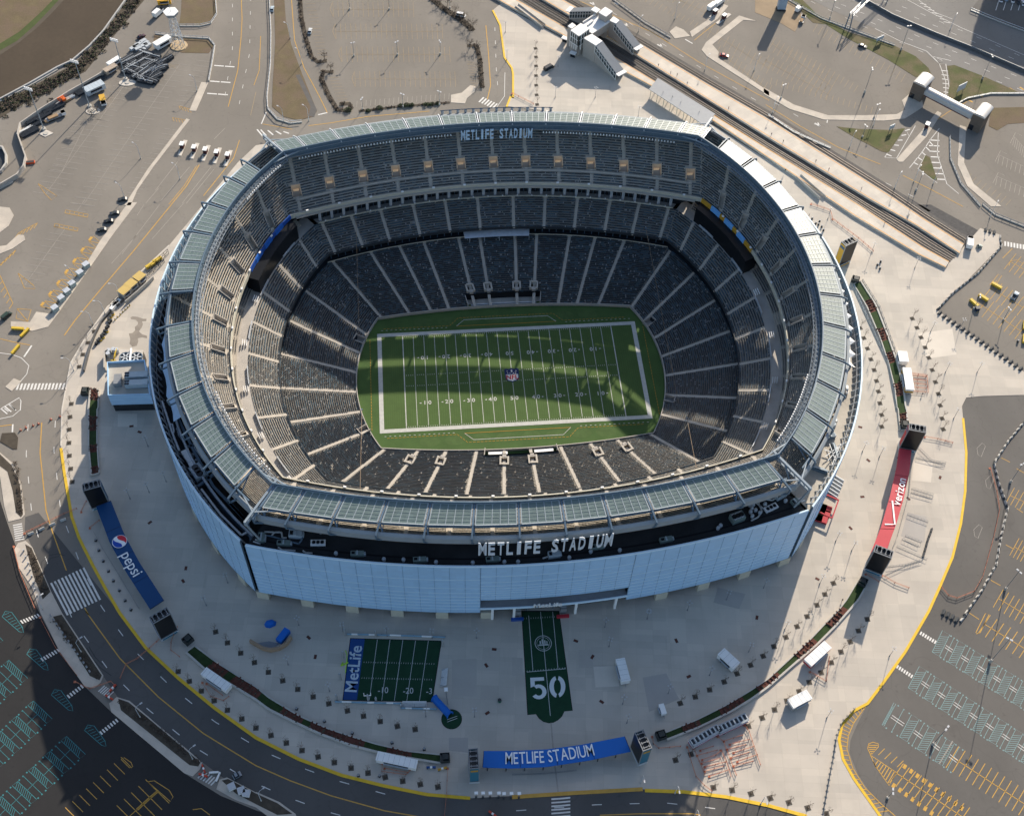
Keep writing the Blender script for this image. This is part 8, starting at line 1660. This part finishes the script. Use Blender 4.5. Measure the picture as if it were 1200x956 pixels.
mb=MB().m(M_MET);top=[(a[0],a[1],5.6),(b[0],b[1],5.6),(c[0],c[1],4.9),(d[0],d[1],4.9)];mb.face(top[::-1]);mb.face([(x,y,z-.3)for x,y,z in top]);[mb.face([top[i],top[(i+1)%4],(*top[(i+1)%4][:2],top[(i+1)%4][2]-.3),(*top[i][:2],top[i][2]-.3)])for i in range(4)];part(mb,'roof',sh)
for f in np.linspace(.03,.97,9):
 for q0,q1,w_ in((d,c,.06),(a,b,.1)):p=q0+(q1-q0)*f;o_=a+(b-a)*f if w_==.06 else d+(c-d)*f;p=p*(1-w_)+o_*w_;part(MB().m(M_CREAM).tube((p[0],p[1],.1),(p[0],p[1],4.9),.18,n=6),'post',sh)
mb=MB().m(M_PYS);[mb.tube((*(a*(1-g)+d*g+(b-a)*f)[:2],5.2),(*(a*(1-g)+d*g+(b-a)*f)[:2],6.2),.12,n=6)for f,g in((.2,.7),(.35,.6),(.5,.62),(.8,.5))];part(mb,'vent_pipe',sh)
def ramp(pts,h,label):
 P=T(600,0,pts);t=thing('ramp',(0,0,0),label,'ramp');mb=MB().m(C_PLAT);q=P;mb.face([(q[0][0],q[0][1],h),(q[1][0],q[1][1],h),(q[2][0],q[2][1],.13),(q[3][0],q[3][1],.13)][::-1]);part(mb,'deck',t);mb=MB().m(M_WALLC);mb.wall([q[0][:2],q[3][:2]],.3,.1,1.8);mb.wall([q[1][:2],q[2][:2]],.3,.1,1.8);part(mb,'side_wall',t)
ramp([(15,40),(30,30),(155,125),(140,135)],1.2,'thin sloping ramp at the upper left end of the platform');ramp([(1325,835),(1345,825),(1460,925),(1435,935)],1.2,'thin sloping ramp from the near platform to the plaza')
SKINM=mat('skin',(.35,.22,.16),.6);CLO=[mat('clothes navy',(.02,.03,.06),.8),mat('clothes black',(.012,.012,.014),.8),mat('clothes grey',(.10,.10,.11),.8),mat('clothes red',(.25,.03,.03),.8)]
def people(pts,lab,z):
 for i,(ox,oy,x,y)in enumerate(pts):
  q=G(ox+x/K,oy+y/K,z);t=thing('person',(q[0],q[1],z),lab.replace('#',ordw(i)),'person','people standing',rng.random()*6.28);m=CLO[i%4];mb=MB().m(m);n=8
  prof=[(0,.10,.14),(.45,.10,.13),(.85,.17,.13),(1.05,.19,.13),(1.35,.23,.14),(1.45,.17,.11),(1.50,.07,.07),(1.56,.07,.07),(1.62,.10,.11),(1.70,.10,.12),(1.78,.05,.06)]
  for(z0,a0,b0),(z1,a1,b1)in zip(prof[:-1],prof[1:]):
   mb.m(SKINM if z0>=1.5 else m if z0>.8 else CLO[(i+1)%3])
   for k_ in range(n):c0,c1=2*PI*k_/n,2*PI*(k_+1)/n;mb.face([(a0*math.cos(c0),b0*math.sin(c0),z0),(a0*math.cos(c1),b0*math.sin(c1),z0),(a1*math.cos(c1),b1*math.sin(c1),z1),(a1*math.cos(c0),b1*math.sin(c0),z1)])
  for s in(-1,1):mb.m(m).tube((s*.2,0,1.4),(s*.27,.03,1.12),.055,.045,6).tube((s*.27,.03,1.12),(s*.25,.12,.86),.045,.035,6)
  part(mb,'body',t);part(MB().m(CLO[1]).tube((0,-.02,1.68),(0,-.02,1.8),.105,.06,8),'hair',t)
people([(600,0,683,310),(600,0,740,345),(600,0,817,395),(600,0,1010,510),(900,0,15,632),(900,0,70,665),(900,0,222,757),(900,0,283,795),(900,0,435,885),(600,0,770,355),(900,240,655,55)],'# standing person from the left on the wide platform',1.2)
people([(900,0,80,800),(900,240,190,55),(900,240,545,85),(600,0,925,575),(600,0,940,580)],'# standing person from the left on the near platform',1.2)
people([(900,716,228,315),(900,480,345,892),(900,240,718,888)],'# person walking on the sunny right plaza',.12);people([(0,240,305,865)],'person with bright vest at the left crosswalk',0.05)
FB=thing('footbridge',(0,0,0),'covered footbridge of barrel roofed tube between two brick towers','footbridge');M_FBB=mat('footbridge brick',(.13,.105,.085),.85,.12,.8);M_FBR=mat('footbridge silver roof',(.46,.45,.43),.42,.05,.3,metal=.2,spec=.4)
def fp(x,y,z):return G(1060+x/K10,70+y/K10,z)
def barrel_roof(P0,P1,hw,zc,rise,m,nm,over=.3,n=10):
 d=np.array([P1[0]-P0[0],P1[1]-P0[1]]);L=np.hypot(*d);d/=L;nx,ny=-d[1],d[0];a=np.array(P0[:2])-d*over;b=np.array(P1[:2])+d*over;mb=MB().m(m);arc=[(-hw*math.cos(PI*k/n),rise*math.sin(PI*k/n))for k in range(n+1)]
 for(x0,z0),(x1,z1)in zip(arc[:-1],arc[1:]):mb.face([(a[0]+nx*x0,a[1]+ny*x0,zc+z0),(b[0]+nx*x0,b[1]+ny*x0,zc+z0),(b[0]+nx*x1,b[1]+ny*x1,zc+z1),(a[0]+nx*x1,a[1]+ny*x1,zc+z1)])
 for e in(a,b):mb.face([(e[0]+nx*x,e[1]+ny*x,zc+z)for x,z in arc])
 part(mb,nm,FB,smooth=False)
def btower(corner,zt,foot):
 P=[fp(*q,zt)[:2]for q in corner];part(MB().m(M_FBB).prism(P,0,zt),'tower',FB);a=lerp3((*P[0],0),(*P[1],0),.5);b=lerp3((*P[3],0),(*P[2],0),.5);barrel_roof(a,b,math.dist(P[0],P[1])/2*1.05,zt,1.3,M_FBR,'tower_roof');return P
TA=btower([(105,262),(245,330),(335,225),(215,155)],9.5,0);TB=btower([(805,630),(935,695),(1030,575),(910,510)],9.5,0)
for P in(TA,TB):m_=lerp3((*P[0],0),(*P[1],0),.22);dx,dy=P[1][0]-P[0][0],P[1][1]-P[0][1];part(MB().m(M_DARK).box((m_[0],m_[1],1.5),(2.6,.3,3.0),math.atan2(dy,dx)),'door',FB)
a=fp(245,345,6.5);b=fp(810,640,6.5);barrel_roof(a,b,2.3,6.3,1.7,M_FBR,'bridge_roof',0)
d_=np.array([b[0]-a[0],b[1]-a[1]]);L_=np.hypot(*d_);th_=math.atan2(d_[1],d_[0]);c=lerp3(a,b,.5);part(MB().m(mat('bridge side grey',(.45,.45,.44),.5,.05,.5)).box((c[0],c[1],5.5),(L_,4.5,1.7),th_),'bridge_tube',FB);part(MB().m(mat('bridge maroon',(.09,.025,.03),.6)).box((c[0],c[1],4.45),(L_*.92,4.7,.5),th_),'soffit_beam',FB)
GT=thing('sign_gantry',(0,0,0),'tall steel sign gantry spanning the highway lanes','gantry');h=8.5;a,b=G(900+388/K,75/K,h),G(900+470/K,-5/K,h);dd=np.array(b)-np.array(a);b=tuple(np.array(a)+dd*2.6);mb=MB().m(M_STEELL)
for o_ in(-.8,.8):
 for z in(h,h+1.6):mb.beam((a[0]+o_,a[1]-o_*.6,z),(b[0]+o_,b[1]-o_*.6,z),.22)
 for i in range(18):p,q=lerp3(a,b,i/18),lerp3(a,b,(i+1)/18);mb.beam((p[0]+o_,p[1]-o_*.6,h+(0 if i%2 else 1.6)),(q[0]+o_,q[1]-o_*.6,h+(1.6 if i%2 else 0)),.14)
part(mb,'truss',GT);mb=MB().m(M_STEEL)
for o_ in(-1.2,1.2):mb.beam((a[0]+o_,a[1]-o_*.5,0),(a[0]+o_*.6,a[1]-o_*.3,h+1.6),.45);mb.beam((b[0]+o_,b[1],0),(b[0]+o_,b[1],h+1.6),.45)
for z in(2,4.5,7):mb.beam((a[0]-1.1,a[1]+.5,z),(a[0]+1.1,a[1]-.5,z),.2)
part(mb,'leg',GT)
for f in(.28,.5):p=lerp3(a,b,f);part(MB().m(mat('sign back grey',(.30,.32,.33),.5)).box((p[0],p[1]+1.4,h+.9),(6.5,.15,3.4),math.atan2(dd[1],dd[0])),'sign_panel',GT)
for(x,y,lb,w_,h_)in((572,612,'small pale billboard on posts in the triangular verge',3.4,2.4),(895,432,'grey angular monument sign on green verge by the footbridge',6,4),(518,198,'white board lying against the green highway verge',5,2.2)):
 p=T(900,0,[(x,y)])[0];t=thing('road_sign',(p[0],p[1],0),lb,'sign',None,.5);part(MB().m(mat('sign back pale',(.45,.50,.54),.5,.1,.5)).box((0,0,2.6+h_/2-1),(w_,.3,h_)),'panel',t);[part(MB().m(M_STEEL).box((s*w_*.35,0,1.4),(.2,.2,2.8)),'post',t)for s in(-1,1)]
p=T(900,0,[(60,45)])[0];t=thing('advert_tower',(p[0],p[1],0),'tall pale blue cabinet tower cut by the top edge','tower',None,-.1);part(MB().m(mat('cabinet blue grey',(.30,.38,.46),.5,.06,.4)).box((0,0,9),(4.5,3.2,18)),'cabinet',t);part(MB().m(M_TRW).box((0,0,18.1),(4.8,3.5,.3)),'roof',t);part(MB().m(M_PY).box((0,0,.5),(5,3.6,1)),'base',t)
t=thing('office_tower',(0,0,0),'tall grey office tower beyond the upper right corner','building');sx,sy=G(1150,78)[:2];L_=62/math.tan(SUN_EL);cx_,cy_=sx+math.cos(SUN_AZ)*L_,sy+math.sin(SUN_AZ)*L_
mb=MB().m(M_PAV).box((cx_+26,cy_+12,31),(52,26,62),-.42);part(mb,'wall',t);mb=MB().m(M_GLS)
for z in range(4,60,4):mb.box((cx_+26,cy_+12,z),(52.2,26.2,1.8),-.42)
part(mb,'window',t);part(MB().m(M_SRF).box((cx_+26,cy_+12,62.2),(52.6,26.6,.5),-.42),'roof',t)
for i,(x,y,c_)in enumerate(((1085,3,WHTC),(1110,-2,SILC),(1140,5,WHTC),(1168,12,GRYC),(1190,20,WHTC))):car(tl(900,0,[(x,y)])[0],1.3,c_,'%s car from the left in the shaded top right corner lot'%ordw(i),group='cars in the shaded corner lot')
t=thing('market_stand',(0,0,0),'red framed open stand with red and green tables by the right wall','stand');K99=9.958
P=[G(900+x/K99,540+y/K99)for x,y in((548,630),(725,715),(800,505),(650,440))];mb=MB().m(BAN['red'])
for a_,b_ in zip(P,P[1:]+P[:1]):mb.beam((a_[0],a_[1],3.2),(b_[0],b_[1],3.2),.5,.6)
part(mb,'fascia',t);mb=MB().m(M_TRW);[mb.tube((p[0],p[1],.1),(p[0],p[1],3.2),.1,n=6)for p in P];part(mb,'post',t)
for i,(x,y,m_)in enumerate(((670,570,BAN['red']),(650,620,BAN['red']),(610,545,G_GREEN),(590,605,G_GREEN),(620,690,BAN['red']),(560,670,G_GREEN))):p=G(900+x/K99,540+y/K99);part(MB().m(m_).box((p[0],p[1],.7),(4.6,3.0,1.0),-.45),'table',t)
t=thing('turnstile_row',(0,0,0),'row of pale turnstile fences above the red stand','turnstiles');
for k_ in range(6):a_,b_=G(900+(690+k_*16)/K99,540+(330-k_*38+40)/K99),G(900+(800+k_*16)/K99,540+(400-k_*38+40)/K99);part(MB().m(M_STEELL).beam((a_[0],a_[1],.7),(b_[0],b_[1],.7),.35,1.1),'rail',t)
for i,(a_,b_)in enumerate((((417,255),(421,398)),((757,268),(795,472)),((424,480),(422,575)),((805,490),(816,548)))):
 z0,z1=(33,8)if i<2 else(10,30);t=thing('camera_cable',(0,0,0),('left','right','lower left','lower right')[i]+' thin tan camera cable stretched across the lower stand','cable','camera cables over the stands');p,q=G(*a_,z0),G(*b_,z1);part(MB().m(mat('cable tan',(.30,.22,.15),.8)).tube(p,q,.07,n=4),'wire',t);part(MB().m(M_STEEL).box(p,(.6,.6,.6)),'pulley',t)
for o in list(bpy.data.objects):
 if o.parent is None and o.get('label')=='x':bpy.data.objects.remove(o)
